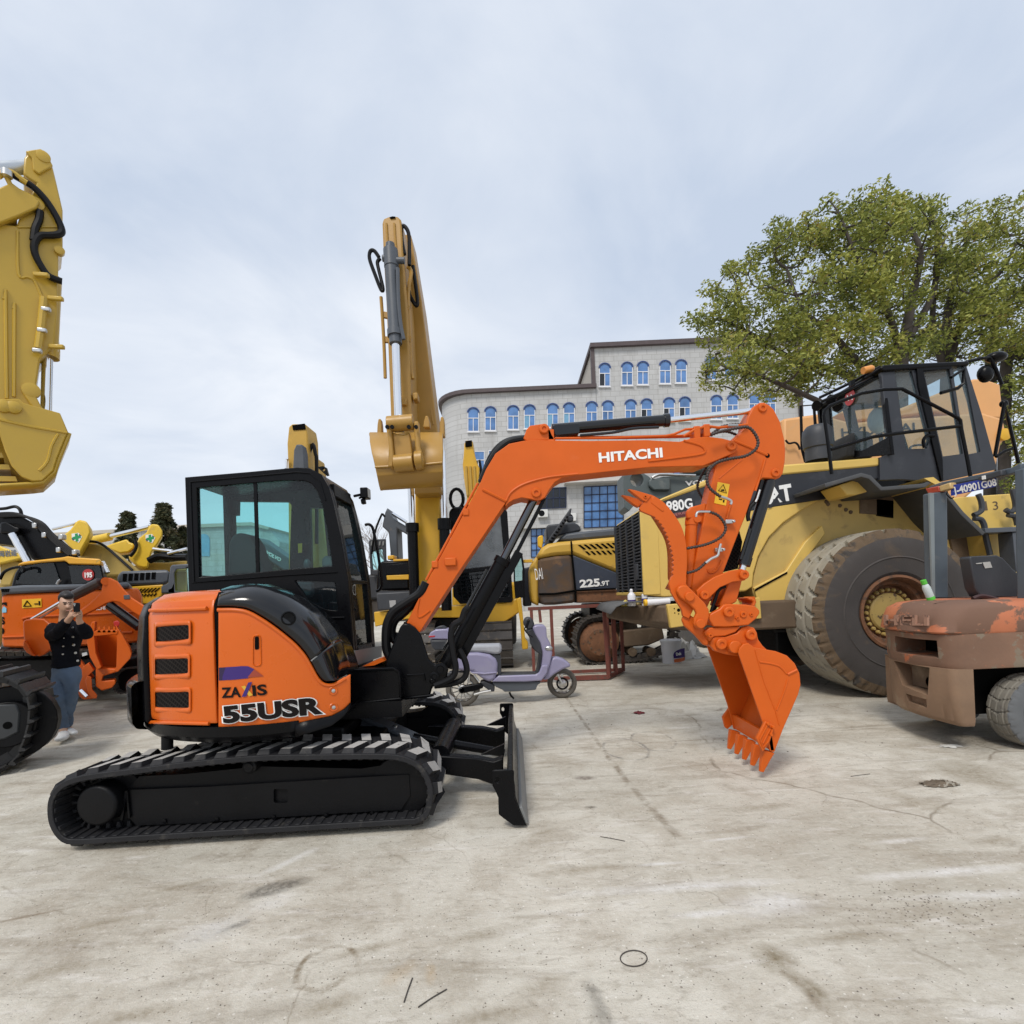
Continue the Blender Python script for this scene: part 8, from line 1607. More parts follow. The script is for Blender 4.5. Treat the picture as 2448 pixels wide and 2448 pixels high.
for nodes in ({'h': (J(345, 1755, .05), .050), 'm': (J(360, 1775, -.05), (.062, .056)), 't': (J(330, 1810, -.20), (.062, .040)), 'e': (J(290, 1822, -.28), (.050, .030))}, {'h': (J(400, 1715, .16), .048), 'm': (J(430, 1725, .09), (.052, .042)), 't': (J(478, 1742, -.0), (.046, .030)), 'e': (J(495, 1748, -.03), (.03, .02))}):
    for k in nodes:
        p, r = nodes[k]; p = V(p); p.z = max(p.z, (r if not isinstance(r, tuple) else r[1]) + .006); nodes[k] = (p, r)
    ks = list(nodes); skin('shoe', nodes, [(ks[i], ks[i + 1]) for i in range(3)], M_shoew, PE_)
hn = {'b': (J(372, 200, .045), (.072, .06)), 'c': (J(386, 140, .015), (.086, .094)), 't': (J(396, 112, -.005), (.062, .075)), 'f': (J(425, 128, -.075), (.055, .028))}
skin('hair', hn, [('b', 'c'), ('c', 't'), ('t', 'f')], M_hair, PE_)
for x, y, dy in ((340, 236, -.01),):
    m_ = M(); m_.sphere(J(308, 250, -.005), (.014, .02, .032)); build(m_, 'ear', M_skin, PE_)
for x in (372, 432):
    m_ = M(); m_.sphere(J(x, 218, -.098), (.016, .008, .006)); build(m_, 'eye', M_ink, PE_); m_ = M(); m_.bar(J(x - 22, 200, -.095), J(x + 20, 198, -.10), .008, .008); build(m_, 'eyebrow', M_hair, PE_)
m_ = M(); m_.sphere(J(408, 296, -.092), (.022, .008, .007)); build(m_, 'mouth', mat('lips', (.36, .15, .12), .5), PE_)
for x, y, s_ in ((468, 500, 1), (470, 606, 1), (480, 702, 1.2), (502, 796, 1.2), (528, 890, 1.1), (365, 620, .7), (356, 718, .8), (352, 812, .8), (318, 912, .9)):
    m_ = M(); m_.lathe([(.012 * s_, 0), (.012 * s_, -.008), (0, -.010)], J(x, y, -.128 + .25 * ((x - 390) / 500) ** 2 + (.02 if y > 850 else 0)), (0, 1, 0), 10, cap=False); build(m_, 'button', M_gal, PE_)
m_ = M(); m_.prism(p_((572, 800), (625, 788), (632, 822), (578, 838)), PY - .085, .01); build(m_, 'pocket_patch', M_wht, PE_); m_ = M(); m_.prism(p_((612, 462), (630, 465), (648, 495), (632, 500)), PY - .1, .01); build(m_, 'sleeve_patch', M_wht, PE_)
PH = thing('mobile_phone', 'black mobile phone held up in the hands of the person', 'phone', tuple(J(508, 260, -.40)))
q = p_((470, 200), (545, 205), (545, 310), (472, 315)); m_ = M(); m_.prism(rrect(q, 2, 3), PY - .405, .010); phb = build(m_, 'phone_case', M_bk2, PH, bevel=.002)
for x, y in ((482, 218), (496, 218), (489, 236)):
    m_ = M(); m_.lathe([(.007, 0), (.007, -.004), (0, -.004)], J(x, y, -.405), (0, 1, 0), 12, cap=False); build(m_, 'camera_lens', M_gal, phb)

# ================================================================= small things
RK = thing('steel_rack', 'oxide red welded steel frame standing behind the scooter wheel', 'rack', tuple(P(1400, 1600, 8.4).xy) + (0,))
def rbar(a, b, w=.055, par=RK, mt=M_rsr, name='tube_member'):
    m_ = M(); m_.bar(a, b, w, w); return build(m_, name, mt, par, bevel=.004)
ya, yb = 8.35, 9.05
def RP_(x, y, Y): return P(*r_((x, y))[0], Y)
t0, t1 = RP_(100, 1108, yb), RP_(690, 1080, yb); zt_ = t0.z
xa, xb = RP_(700, 1610, ya).x, 0
pL, pR = RP_(272, 1110, yb).x, RP_(790, 1100, yb).x
rbar(V((RP_(100, 1108, yb).x, yb, zt_)), V((pR, yb, zt_)), .06)
for x in (pL, pR, (pL * .12 + pR * .88)): rbar(V((x, yb, .03)), V((x, yb, zt_)))
rbar(V((xa, ya, .03)), V((RP_(668, 1170, ya).x, ya, zt_ - .0))); rbar(V((RP_(668, 1170, ya).x, ya, zt_)), V((pR, yb, zt_)))
rbar(V((xa, ya, .05)), V((pR, yb, .05))); rbar(V((xa, ya, .05)), V((pL - .35, ya + .05, .05)), .07); rbar(V((pL - .35, yb, .05)), V((pR, yb, .05)))
rbar(V((RP_(125, 1120, yb).x, yb, .03)), V((RP_(125, 1120, yb).x, yb, zt_))); rbar(RP_(185, 1115, yb), RP_(195, 1210, yb), .05)
for x in (690, 740): rbar(V((RP_(x, 1170, ya + .3).x, ya + .3, .05)), V((RP_(x, 1170, ya + .3).x, ya + .3, zt_)), .05)
m_ = M(); a, b = GND(*r_((470, 1632))[0]), GND(*r_((645, 1628))[0]); m_.box(a.x, b.x, a.y - .05, a.y + .12, .001, .045); tag(build(m_, 'timber_plank', mat('weathered_timber', (.28, .20, .12), .85, var=.3, scale=8, bump=.3), loc=(a.x, a.y, 0)), 'short weathered timber plank on the ground at the foot of the red rack', 'plank')
BK = thing('paint_bucket', 'white paint pail with a blue and orange label on the ground beside the plastic sheet', 'bucket', tuple(GND(*r_((1195, 1522))[0])))
c = GND(*r_((1195, 1520))[0]); Rb = .20; hb_ = .46
pm = mat('white_pail_plastic', (.66, .67, .70), .45, var=.06, wear=(.35, .34, .32), amt=.66, wscale=12)
m_ = M(); m_.lathe([(Rb * .86, 0), (Rb * .97, hb_ * .86), (Rb * 1.02, hb_ * .86), (Rb * 1.02, hb_ * .9), (Rb, hb_ * .9)], c + V((0, Rb, 0)), (0, 0, 1), 32); build(m_, 'pail_body', pm, BK); m_ = M(); m_.lathe([(Rb * 1.03, hb_ * .9), (Rb * 1.04, hb_ * .98), (Rb * .96, hb_), (Rb * .94, hb_ * .97), (0, hb_ * .97)], c + V((0, Rb, 0)), (0, 0, 1), 32); build(m_, 'pail_lid', pm, BK)
def pail(poly, mt, name, k):
    cc = c + V((0, Rb, 0)); f = CYL(cc.x, cc.y, Rb * .965 + k); m_ = M(); m_.loft([[f(*p) for p in r_(*poly[0])], [f(*p) for p in r_(*poly[1])]], False, False); return build(m_, name, mt, BK)
pail((((1183, 1450), (1190, 1432), (1215, 1415), (1240, 1405), (1268, 1400)), ((1186, 1478), (1192, 1476), (1215, 1474), (1240, 1472), (1268, 1466))), M_nav, 'label_band', .003); pail((((1188, 1485), (1215, 1480), (1240, 1475), (1268, 1468)), ((1190, 1508), (1215, 1506), (1240, 1502), (1268, 1492))), mat('orange_label', (.60, .14, .04), .5), 'label_band', .003)
cc = c + V((0, Rb, 0)); lm = M(); lettering(lm, 'Dulux', r_((1205, 1456))[0], r_((1262, 1446))[0], 7, CYL(cc.x, cc.y, Rb * .97 + .004), .05, lift=.006); build(lm, 'label_lettering', M_wht, BK, fix=False, smooth=0)
# crumpled plastic sheet around the pail
def crumple(name, label, cat, x, y, rx, ry, h, mt, seed, n=14):
    rd = random.Random(seed); c_ = GND(x, y); m_ = M(); vs = []
    for i in range(n + 1):
        for j in range(n + 1):
            u, v = i / n * 2 - 1, j / n * 2 - 1; d_ = max(0, 1 - (u * u + v * v) ** .5); vs.append(c_ + V((u * rx + rd.uniform(-.15, .15) * rx, v * ry + rd.uniform(-.15, .15) * ry, .004 + h * min(1, d_ * 1.6) * rd.uniform(.35, 1))))
    m_.add(vs, [(i * (n + 1) + j, i * (n + 1) + j + 1, (i + 1) * (n + 1) + j + 1, (i + 1) * (n + 1) + j) for i in range(n) for j in range(n) if ((i / n * 2 - 1) ** 2 + (j / n * 2 - 1) ** 2) < 1.15 + rd.uniform(-.25, .1)])
    return tag(build(m_, name, mt, smooth=20, loc=(c_.x, c_.y, 0), fix=False), label, cat)
plast = mat('cloudy_plastic_film', (.50, .50, .49), .3, var=.1, scale=10)
crumple('plastic_sheet', 'crumpled cloudy plastic sheet heaped around the white paint pail', 'plastic sheet', 1640, 1572, .40, .25, .42, plast, 5)
crumple('oily_rag', 'crumpled brown oily rag on the concrete in front of the forklift wheel', 'rag', 2243, 1876, .14, .055, .035, mat('oily_rag_cloth', (.13, .10, .07), .9, var=.3, wear=(.30, .27, .22), amt=.55, wscale=20), 9)
crumple('red_cloth', 'small dark red scrap on the concrete between scooter and digger bucket', 'rag', 1527, 1706, .075, .05, .035, mat('dark_red_cloth', (.14, .02, .025), .8, var=.2), 3, 8)
crumple('paper_scrap', 'white paper scrap on the dark oil stain beneath the forklift', 'paper', 2272, 1785, .09, .05, .012, mat('dirty_paper', (.55, .54, .5), .8), 12, 6)
# things standing on the loader bumper
def bottle(name, label, x, y, Y, h, r, mt, capm, prof=None):
    b = P(x, y, Y); t_ = thing(name, label, 'bottle', tuple(b)); m_ = M(); m_.lathe(prof or [(r * .95, 0), (r, .01), (r, h * .62), (r * .8, h * .70), (r * .4, h * .80), (r * .38, h * .86)], b, (0, 0, 1), 20); build(m_, 'bottle_body', mt, t_); m_ = M(); m_.lathe([(r * .42, h * .84), (r * .42, h * .93), (r * .2, h), (0, h)], b, (0, 0, 1), 16); build(m_, 'bottle_cap', capm, t_)
    m_ = M(); m_.lathe([(r * 1.01, h * .2), (r * 1.01, h * .42)], b, (0, 0, 1), 20, cap=False); build(m_, 'bottle_label', M_nav, t_); return t_
bz_ = 1.255
def onb(x, Y): u = (x - CX) / FL; return V((u * Y, Y, bz_))
def YonB(y): return (HC - bz_) * FL / (y - CY)
wp_m = mat('white_bottle_plastic', (.72, .72, .74), .4, var=.04)
bb = P(*r_((876, 1050))[0], 7.1); dz = bz_ + .002
def at_b(x, Y): p = P(x, 1430, Y); return V((p.x, Y, dz))
def bot2(name, label, x, Y, h, r, capm):
    b = at_b(x, Y); t_ = thing(name, label, 'bottle', tuple(b)); m_ = M(); m_.lathe([(r * .95, 0), (r, .01), (r, h * .62), (r * .8, h * .70), (r * .4, h * .80), (r * .38, h * .86)], b, (0, 0, 1), 20); build(m_, 'bottle_body', wp_m, t_); m_ = M(); m_.lathe([(r * .42, h * .84), (r * .42, h * .93), (r * .2, h), (0, h)], b, (0, 0, 1), 16); build(m_, 'bottle_cap', capm, t_)
    m_ = M(); m_.lathe([(r * 1.012, h * .2), (r * 1.012, h * .36)], b, (0, 0, 1), 20, cap=False); build(m_, 'bottle_label', M_nav, t_)
bot2('squeeze_bottle', 'tall white squeeze bottle with pointed cap on the loader bumper', 1510, 7.0, .24, .055, wp_m)
b = at_b(1541, 6.95); t_ = thing('spray_can', 'short white can with blue label standing on the loader bumper', 'can', tuple(b)); m_ = M(); m_.lathe([(.038, 0), (.04, .01), (.04, .15), (.025, .165), (.02, .18), (0, .18)], b, (0, 0, 1), 20); build(m_, 'can_body', wp_m, t_); m_ = M(); m_.lathe([(.0408, .03), (.0408, .10)], b, (0, 0, 1), 20, cap=False); build(m_, 'can_label', M_nav, t_)
a = at_b(1546, 6.8) + V((0, 0, .045)); b = at_b(1600, 6.8) + V((0, 0, .05)); m_ = M(); m_.cyl(a, b, .042, 20); t_ = tag(build(m_, 'caulk_tube', wp_m, loc=tuple(a - V((0, 0, .045)))), 'white tube lying on the loader bumper with a yellow end', 'tube'); m_ = M(); m_.cyl(a - V((.04, 0, 0)), a, .044, 16)
ROOTLOC[t_.name] = tuple(a - V((0, 0, .045))); build(m_, 'tube_end', M_ylw, t_)
m_ = M(); b = at_b(1495, 7.1); m_.lathe([(.07, 0), (.055, .03), (.03, .07), (.005, .09)], b, (0, 0, 1), 9); tag(build(m_, 'yellow_cloth', mat('yellow_cloth', (.55, .42, .06), .8, var=.2, wear=(.6, .58, .5), amt=.5, wscale=20), loc=tuple(b)), 'small heap of yellow cloth left of the squeeze bottle on the bumper', 'cloth')
m_ = M(); b = at_b(1530, 7.4); m_.box(b.x - .06, b.x + .06, 7.35, 7.45, dz, dz + .11); tag(build(m_, 'yellow_packet', mat('yellow_packet', (.62, .50, .22), .6, var=.15), loc=tuple(b), bevel=.01), 'pale yellow packet behind the white bottles on the bumper', 'packet')
# wires and twigs on the ground
def wire(name, label, cat, pts, r, mt, closed=False, sm=4, lift=0):
    gp = [GND(*p) + V((0, 0, r + .001)) for p in pts]; m_ = M(); m_.tube(spline(gp, sm, closed) if sm else gp, r, 6, closed=closed); return tag(build(m_, name, mt, loc=(gp[0].x, gp[0].y, 0)), label, cat)
M_wire = mat('rusty_wire', (.05, .042, .036), .7, var=.3, scale=20)
wire('wire_ring', 'round loop of dark wire lying on the concrete in the foreground', 'wire', [(1515 + 32 * math.cos(k * pi / 6), 2293 + 19 * math.sin(k * pi / 6)) for k in range(12)], .0024, M_wire, True)
wire('twig', 'thin dark twig pointing up the picture, left of its mate on the concrete', 'twig', [(966, 2398), (975, 2370), (986, 2340)], .0025, M_wire); wire('twig', 'thin dark twig lying slanted to the right on the foreground concrete', 'twig', [(1000, 2410), (1032, 2388), (1068, 2367)], .0025, M_wire)
wire('wire_offcut', 'straight dark wire offcut on the concrete right of the dozer blade', 'wire', [(1435, 2001), (1465, 2006), (1494, 2012)], .002, M_wire); wire('wire_offcut', 'short dark wire offcut on the concrete beneath the digger bucket teeth', 'wire', [(2034, 1857), (2055, 1854), (2080, 1851)], .002, M_wire)
rd = random.Random(4); peb = mat('grit_pebbles', (.20, .175, .145), .9, var=.4, scale=30); m_ = M()
def pebble(p, s_):
    n0 = len(m_.v); pts_ = [p + V((s_ * rd.uniform(.6, 1.2) * math.cos(a), s_ * rd.uniform(.6, 1.2) * math.sin(a), 0)) for a in [k * pi / 2.5 for k in range(5)]]; t = p + V((0, 0, s_ * rd.uniform(.5, 1))); m_.add(pts_ + [t], [(k, (k + 1) % 5, 5) for k in range(5)])
for k in range(520): pebble(GND(rd.uniform(-100, 2548), rd.uniform(1800, 2470)) + V((0, 0, .001)), rd.choice((.002, .0025, .003, .004)))
for k in range(260): pebble(GND(rd.gauss(2250, 160), rd.gauss(2165, 35)) + V((0, 0, .001)), rd.choice((.0025, .0035, .005)))
for k in range(120): pebble(GND(rd.gauss(600, 120), rd.gauss(2160, 60)) + V((0, 0, .001)), rd.choice((.002, .003)))
for k in range(120): pebble(GND(rd.uniform(1000, 2300), rd.uniform(1640, 1800)) + V((0, 0, .001)), rd.choice((.004, .006, .010)))
pe = build(m_, 'gravel', peb, fix=False, smooth=0); tag(pe, 'loose dark grit scattered over the concrete yard', 'gravel', kind='stuff')

# ================================================================= stone office building far behind
BY = 42.0
BD = thing('office_building', 'grey stone office block with arched blue windows and a rounded left corner', 'building', tuple(P(1450, 1500, BY).xy) + (0,))
def stone():
    m, n = nt('stone_cladding'); out = N(n, 'ShaderNodeOutputMaterial'); b = N(n, 'ShaderNodeBsdfPrincipled'); L(n, b.outputs[0], out.inputs[0])
    tc = N(n, 'ShaderNodeTexCoord').outputs['Object']; sx = N(n, 'ShaderNodeSeparateXYZ'); L(n, tc, sx.inputs[0]); cb_ = N(n, 'ShaderNodeCombineXYZ'); L(n, mth(n, 'ADD', sx.outputs[0], sx.outputs[1]), cb_.inputs[0]); L(n, sx.outputs[2], cb_.inputs[1])
    br = N(n, 'ShaderNodeTexBrick'); br.inputs['Scale'].default_value = 1; br.inputs['Brick Width'].default_value = .8; br.inputs['Row Height'].default_value = .42; br.inputs['Mortar Size'].default_value = .022
    br.inputs['Color1'].default_value = (.49, .49, .485, 1); br.inputs['Color2'].default_value = (.44, .44, .435, 1); br.inputs['Mortar'].default_value = (.35, .345, .335, 1); L(n, cb_.outputs[0], br.inputs[0])
    c_ = mix(n, mth(n, 'MULTIPLY', ramp(n, noise(n, tc, .35, 6, .6), .45, .7), .45), br.outputs[0], (.33, .325, .315)); mp_ = N(n, 'ShaderNodeMapping'); mp_.inputs['Scale'].default_value = (1.4, 1.4, .12); L(n, tc, mp_.inputs[0])
    c_ = mix(n, mth(n, 'MULTIPLY', ramp(n, noise(n, mp_.outputs[0], 1.0, 5, .6), .52, .72), .4), c_, (.25, .235, .215)); L(n, c_, b.inputs['Base Color']); b.inputs['Roughness'].default_value = .85; return m
M_stone = stone(); M_trim = mat('dark_red_coping', (.075, .055, .056), .6, var=.2); M_blue = mat('blue_window_glass', (.095, .20, .42), .12, var=.55, scale=.9, spec=.6); M_blue2 = mat('dark_open_window', (.012, .015, .02), .3); M_frame = mat('white_window_frame', (.70, .70, .72), .5, var=.04); M_pale = mat('pale_blue_glass', (.16, .34, .50), .12, var=.2)
zl, zr = P(1250, 936, BY).z, P(1660, 822, BY).z
xl, xu, xr = P(1056, 1200, BY).x, P(1422, 880, BY).x, P(1905, 900, BY).x
def wallplan(x0, x1, dep, r=3.0): 
    pts = [(x1, BY)]; 
    pts += [(x0 + r - r * math.sin(a), BY + r - r * math.cos(a)) for a in [k * pi / 16 for k in range(9)]]
    return pts + [(x0, BY + dep), (x1, BY + dep)]
m_ = M(); pl = wallplan(xl, xu + .02, 10); m_.loft([[V((x, y, z_)) for x, y in pl] for z_ in (0, zl)], True, True); m_.box(xu, xr, BY, BY + 10, 0, zr); wl_ = build(m_, 'wall', M_stone, BD)
m_ = M(); pl2 = [(x - .25 * (x < xl + 3), y - .35 if y < BY + 3 else y) for x, y in pl]; m_.loft([[V((x, y, z_)) for x, y in pl2] for z_ in (zl - .02, zl + .28)], True, True); build(m_, 'coping', M_trim, BD); m_ = M(); m_.box(xu - .35, xr + .3, BY - .35, BY + 10, zr - .02, zr + .32); m_.box(xu - .3, xu, BY - .12, BY + .3, zl + .28, zr); m_.box(xr, xr + .35, BY - .12, BY + .3, 0, zr); build(m_, 'coping', M_trim, BD)
m_ = M(); m_.prism3([V((xu, BY + .3, zl + .45)), V((xu, BY + 9.9, zl + .45)), V((xu, BY + 9.9, zr - .05)), V((xu, BY + .3, zr - .05))], (-.15, 0, 0)); build(m_, 'gable_side', mat('cream_render', (.46, .42, .36), .8, var=.06), BD)
def window(cx, yt, yb_, w=27, arch=True, sash=True, mode=0, y0=BY):
    x0, x1 = cx - w / 2, cx + w / 2; rr = w / 2 if arch else 0
    A = [(x0, yb_), (x1, yb_)] + ([(x1 - rr + rr * math.cos(a), yt + rr * .85 - rr * .85 * math.sin(a)) for a in [k * pi / 8 for k in range(9)]] if arch else [(x1, yt), (x0, yt)])
    bw = 1.6; I = [(min(max(x, x0 + bw), x1 - bw), min(y + (bw if y < yb_ - 1 else -bw), yb_ - bw)) for x, y in A]
    m_ = M(); m_.prism(A, y0 - .06, .05, [I]); tb = yt + (yb_ - yt) * .42
    m_.prism([(x0, tb), (x1, tb), (x1, tb + 1.7), (x0, tb + 1.7)], y0 - .065, .05); m_.prism([(cx - .8, tb), (cx + .8, tb), (cx + .8, yb_), (cx - .8, yb_)], y0 - .062, .05)
    m_.prism([(x0 - 1.5, yb_), (x1 + 1.5, yb_), (x1 + 1.5, yb_ + 2.2), (x0 - 1.5, yb_ + 2.2)], y0 - .15, .14)
    fr_ = build(m_, 'window', M_frame, BD); 
    m_ = M(); m_.prism([(x, y) for x, y in A], y0 - .02, .015); build(m_, 'window_pane', M_blue, fr_)
    m_ = M(); 
    if mode: m_.prism([(x0 + bw, tb + 2), (cx - .8, tb + 2), (cx - .8, yb_ - bw), (x0 + bw, yb_ - bw)], y0 - .03, .01); build(m_, 'open_sash', M_blue2 if mode == 1 else M_pale, fr_)
    m_ = M(); m_.tube([P(x, y, y0 - .05) for x, y in A[2:]], .07, 5); build(m_, 'window_hood', M_trim if not arch else mat('blue_glazing_bar', (.035, .07, .20), .5), fr_) if arch else None
aa = zz('a')
for i, x in enumerate((957, 1072, 1153, 1267, 1349)): yt = 190 - (x - 957) * .045; a, b = aa((x, yt)), aa((x, yt + 118)); window(a[0][0], a[0][1], b[0][1], mode=1 if i == 0 else 0)
for i, x in enumerate((1700, 1745, 1800)): window(x, 853 - i, 908 - i)
for i, x in enumerate((282, 370, 487, 571, 690, 774, 890, 973, 1090, 1172, 1287, 1368, 1530, 1614, 1726, 1806)):
    yt = 418 - (x - 282) * .0505; a, b = aa((x, yt)), aa((x, yt + 122)); window(a[0][0], a[0][1], b[0][1], mode={3: 2, 4: 2, 5: 2, 9: 1, 10: 1, 11: 1}.get(i, 0))
for i, x in enumerate((308, 392, 480, 570)): a, b = aa((x, 640 - i * 4)), aa((x, 745 - i * 4)); window(a[0][0], a[0][1], b[0][1], w=30, arch=False, mode=1 if i < 3 else 0)
# ground storeys: curved balcony, curtain wall, doors
m_ = M(); cb_x = P(1440, 1170, BY).x; zz0, zz1 = P(1400, 1158, BY).z, P(1400, 1128, BY).z; rr = 3.4
m_.loft([[V((cb_x - 3.2 + 6.4 * k / 12, BY - .1 - 1.5 * math.sin(pi * k / 12) * 0 - .9, z_)) for k in range(13)] + [V((cb_x + 3.2, BY + .05, z_)), V((cb_x - 3.2, BY + .05, z_))] for z_ in (zz0, zz1)], True, True); build(m_, 'balcony', mat('pale_stone_band', (.52, .50, .47), .8, var=.08), BD)
def curtain(x0, x1, y0, y1, nx, ny, mt=M_blue):
    m_ = M(); m_.prism([(x0, y0), (x1, y0 - .045 * (x1 - x0)), (x1, y1 - .045 * (x1 - x0)), (x0, y1)], BY - .05, .04); cwn = build(m_, 'curtain_wall', mt, BD); m_ = M()
    for i in range(nx + 1): x = x0 + (x1 - x0) * i / nx; m_.bar(P(x, y0 - .045 * (x - x0), BY - .08), P(x, y1 - .045 * (x - x0), BY - .08), .07)
    for j in range(ny + 1): y = y0 + (y1 - y0) * j / ny; m_.bar(P(x0, y, BY - .08), P(x1, y - .045 * (x1 - x0), BY - .08), .07)
    build(m_, 'mullions', mat('navy_mullion', (.012, .022, .06), .5), cwn)
curtain(1396, 1490, 1164, 1262, 5, 5); curtain(1270, 1308, 1265, 1332, 3, 4); curtain(1292, 1353, 1168, 1216, 4, 2, M_blue2); curtain(1610, 1680, 1120, 1140, 4, 1); curtain(1080, 1100, 1250, 1300, 2, 2)
for q in ((1297, 1229), (1364, 1238)):
    p = P(*q, BY); m_ = M(); m_.box(p.x - .42, p.x + .42, BY - .45, BY - .02, p.z - .32, p.z + .32); ac = build(m_, 'air_conditioner', mat('white_appliance', (.62, .62, .60), .5, var=.05), BD, bevel=.03); m_ = M(); m_.lathe([(.25, 0), (.25, -.01), (0, -.01)], V((p.x - .1, BY - .45, p.z)), (0, 1, 0), 20, cap=False); build(m_, 'fan_grille', M_bk2, ac)
m_ = M(); zc2 = P(1300, 1243, BY).z; m_.box(P(1230, 1245, BY).x, P(1385, 1240, BY).x, BY - .5, BY, zc2 - .7, zc2 - .45); build(m_, 'ledge', M_stone, BD)
# low pale building at the left
LB = thing('low_building', 'low pale stone hall with a stepped flat roof, far behind at the left', 'building', tuple(P(450, 1500, 38).xy) + (0,))
def lbx(pts, Y_, th, name, mt): m_ = M(); m_.prism(pts, Y_, th); return build(m_, name, mt, LB)
lbx([(-300, 1330), (-300, 1300), (230, 1272), (300, 1268), (445, 1258), (600, 1252), (640, 1262), (668, 1295), (668, 1480), (-300, 1530)], 38, 8, 'wall', M_stone); lbx([(-300, 1296), (230, 1268), (445, 1254), (600, 1248), (644, 1260), (640, 1266), (600, 1256), (445, 1262), (230, 1276), (-300, 1304)], 37.8, 8.4, 'roof_edge', mat('cream_render', (.46, .42, .36), .8))
for x in (487,): 
    q = [(x - 14, 1330)] + [(x - 14 * math.cos(a), 1290 - 14 * math.sin(a)) for a in [k * pi / 6 for k in range(7)]] + [(x + 14, 1330)]; lbx(q, 37.95, .03, 'window', M_pale)

# ================================================================= trees
import numpy as np
def leaf_mat(name, cols):
    m, n = nt(name); out = N(n, 'ShaderNodeOutputMaterial'); b = N(n, 'ShaderNodeBsdfPrincipled'); t = N(n, 'ShaderNodeBsdfTranslucent'); mx = N(n, 'ShaderNodeMixShader'); mx.inputs[0].default_value = .22
    tc = N(n, 'ShaderNodeTexCoord').outputs['Object']; at_ = N(n, 'ShaderNodeAttribute', attribute_name='leaf_tone')
    cr_ = N(n, 'ShaderNodeValToRGB'); e = cr_.color_ramp.elements; e[0].position = 0; e[0].color = rgb(cols[0]); e[1].position = 1; e[1].color = rgb(cols[-1])
    for i, c_ in enumerate(cols[1:-1]): k = e.new((i + 1) / (len(cols) - 1)); k.color = rgb(c_)
    L(n, at_.outputs['Fac'], cr_.inputs[0]); L(n, cr_.outputs[0], b.inputs['Base Color']); b.inputs['Roughness'].default_value = .55; b.inputs['Specular IOR Level'].default_value = .3
    L(n, cr_.outputs[0], t.inputs[0]); L(n, b.outputs[0], mx.inputs[1]); L(n, t.outputs[0], mx.inputs[2]); L(n, mx.outputs[0], out.inputs[0]); return m
M_leaf = leaf_mat('camphor_leaves', [(.075, .10, .024), (.165, .195, .042), (.28, .305, .06), (.41, .415, .10), (.26, .17, .055)])
M_con = leaf_mat('conifer_needles', [(.03, .04, .022), (.06, .07, .035), (.10, .095, .045), (.13, .09, .045)])
M_bark = mat('dark_bark', (.055, .045, .038), .9, var=.3, scale=6, bump=.5, bscale=30)
def leaves(name, centres, radii, per, size, mt, parent, seed, flat=.75, droop=.3):
    rs = np.random.RandomState(seed); C_l = []; T_l = []
    for c, r_0, k in zip(centres, radii, per):
        d = rs.normal(size=(k, 3)); d /= np.linalg.norm(d, axis=1)[:, None]; rad = r_0 * rs.uniform(.25, 1, size=(k, 1)) ** .5; o = d * rad; o[:, 2] *= flat
        C_l.append(np.array(c) + o); T_l.append(np.clip(rs.normal(.45 + rs.uniform(-.22, .22), .16, k) + .0 * o[:, 2], 0, 1))
    C_ = np.concatenate(C_l); T = np.concatenate(T_l); n = len(C_)
    a = rs.normal(size=(n, 3)); a[:, 2] *= .6; a /= np.linalg.norm(a, axis=1)[:, None]; b = np.cross(a, rs.normal(size=(n, 3))); b /= np.linalg.norm(b, axis=1)[:, None]
    s_ = size * rs.uniform(.6, 1.35, size=(n, 1)); vs = np.stack([C_ - a * s_, C_ + b * s_ * .42, C_ + a * s_, C_ - b * s_ * .42], 1).reshape(-1, 3)
    base = np.array(ROOTLOC[parent.name]); vs = vs - base
    me = bpy.data.meshes.new(name); me.vertices.add(n * 4); me.vertices.foreach_set('co', vs.ravel()); me.loops.add(n * 4); me.loops.foreach_set('vertex_index', np.arange(n * 4, dtype=np.int32)); me.polygons.add(n); me.polygons.foreach_set('loop_start', np.arange(0, n * 4, 4, dtype=np.int32)); me.polygons.foreach_set('loop_total', np.full(n, 4, dtype=np.int32))
    at_ = me.attributes.new('leaf_tone', 'FLOAT', 'FACE'); at_.data.foreach_set('value', T.astype(np.float32)); me.materials.append(mt); me.update(); me.validate()
    o = bpy.data.objects.new(name, me); COL.objects.link(o); o.parent = parent; ROOTLOC[o.name] = tuple(base); return o
def inside(p, poly):
    c = False; j = len(poly) - 1
    for i in range(len(poly)):
        if (poly[i][1] > p[1]) != (poly[j][1] > p[1]) and p[0] < (poly[j][0] - poly[i][0]) * (p[1] - poly[i][1]) / (poly[j][1] - poly[i][1]) + poly[i][0]: c = not c
        j = i
    return c
def edged(p, poly):
    m = 1e9
    for i in range(len(poly)):
        a, b = V((*poly[i - 1], 0)), V((*poly[i], 0)); q = V((*p, 0)); t = max(0, min(1, (q - a).dot(b - a) / max(1e-9, (b - a).length_squared))); m = min(m, (q - a.lerp(b, t)).length)
    return m
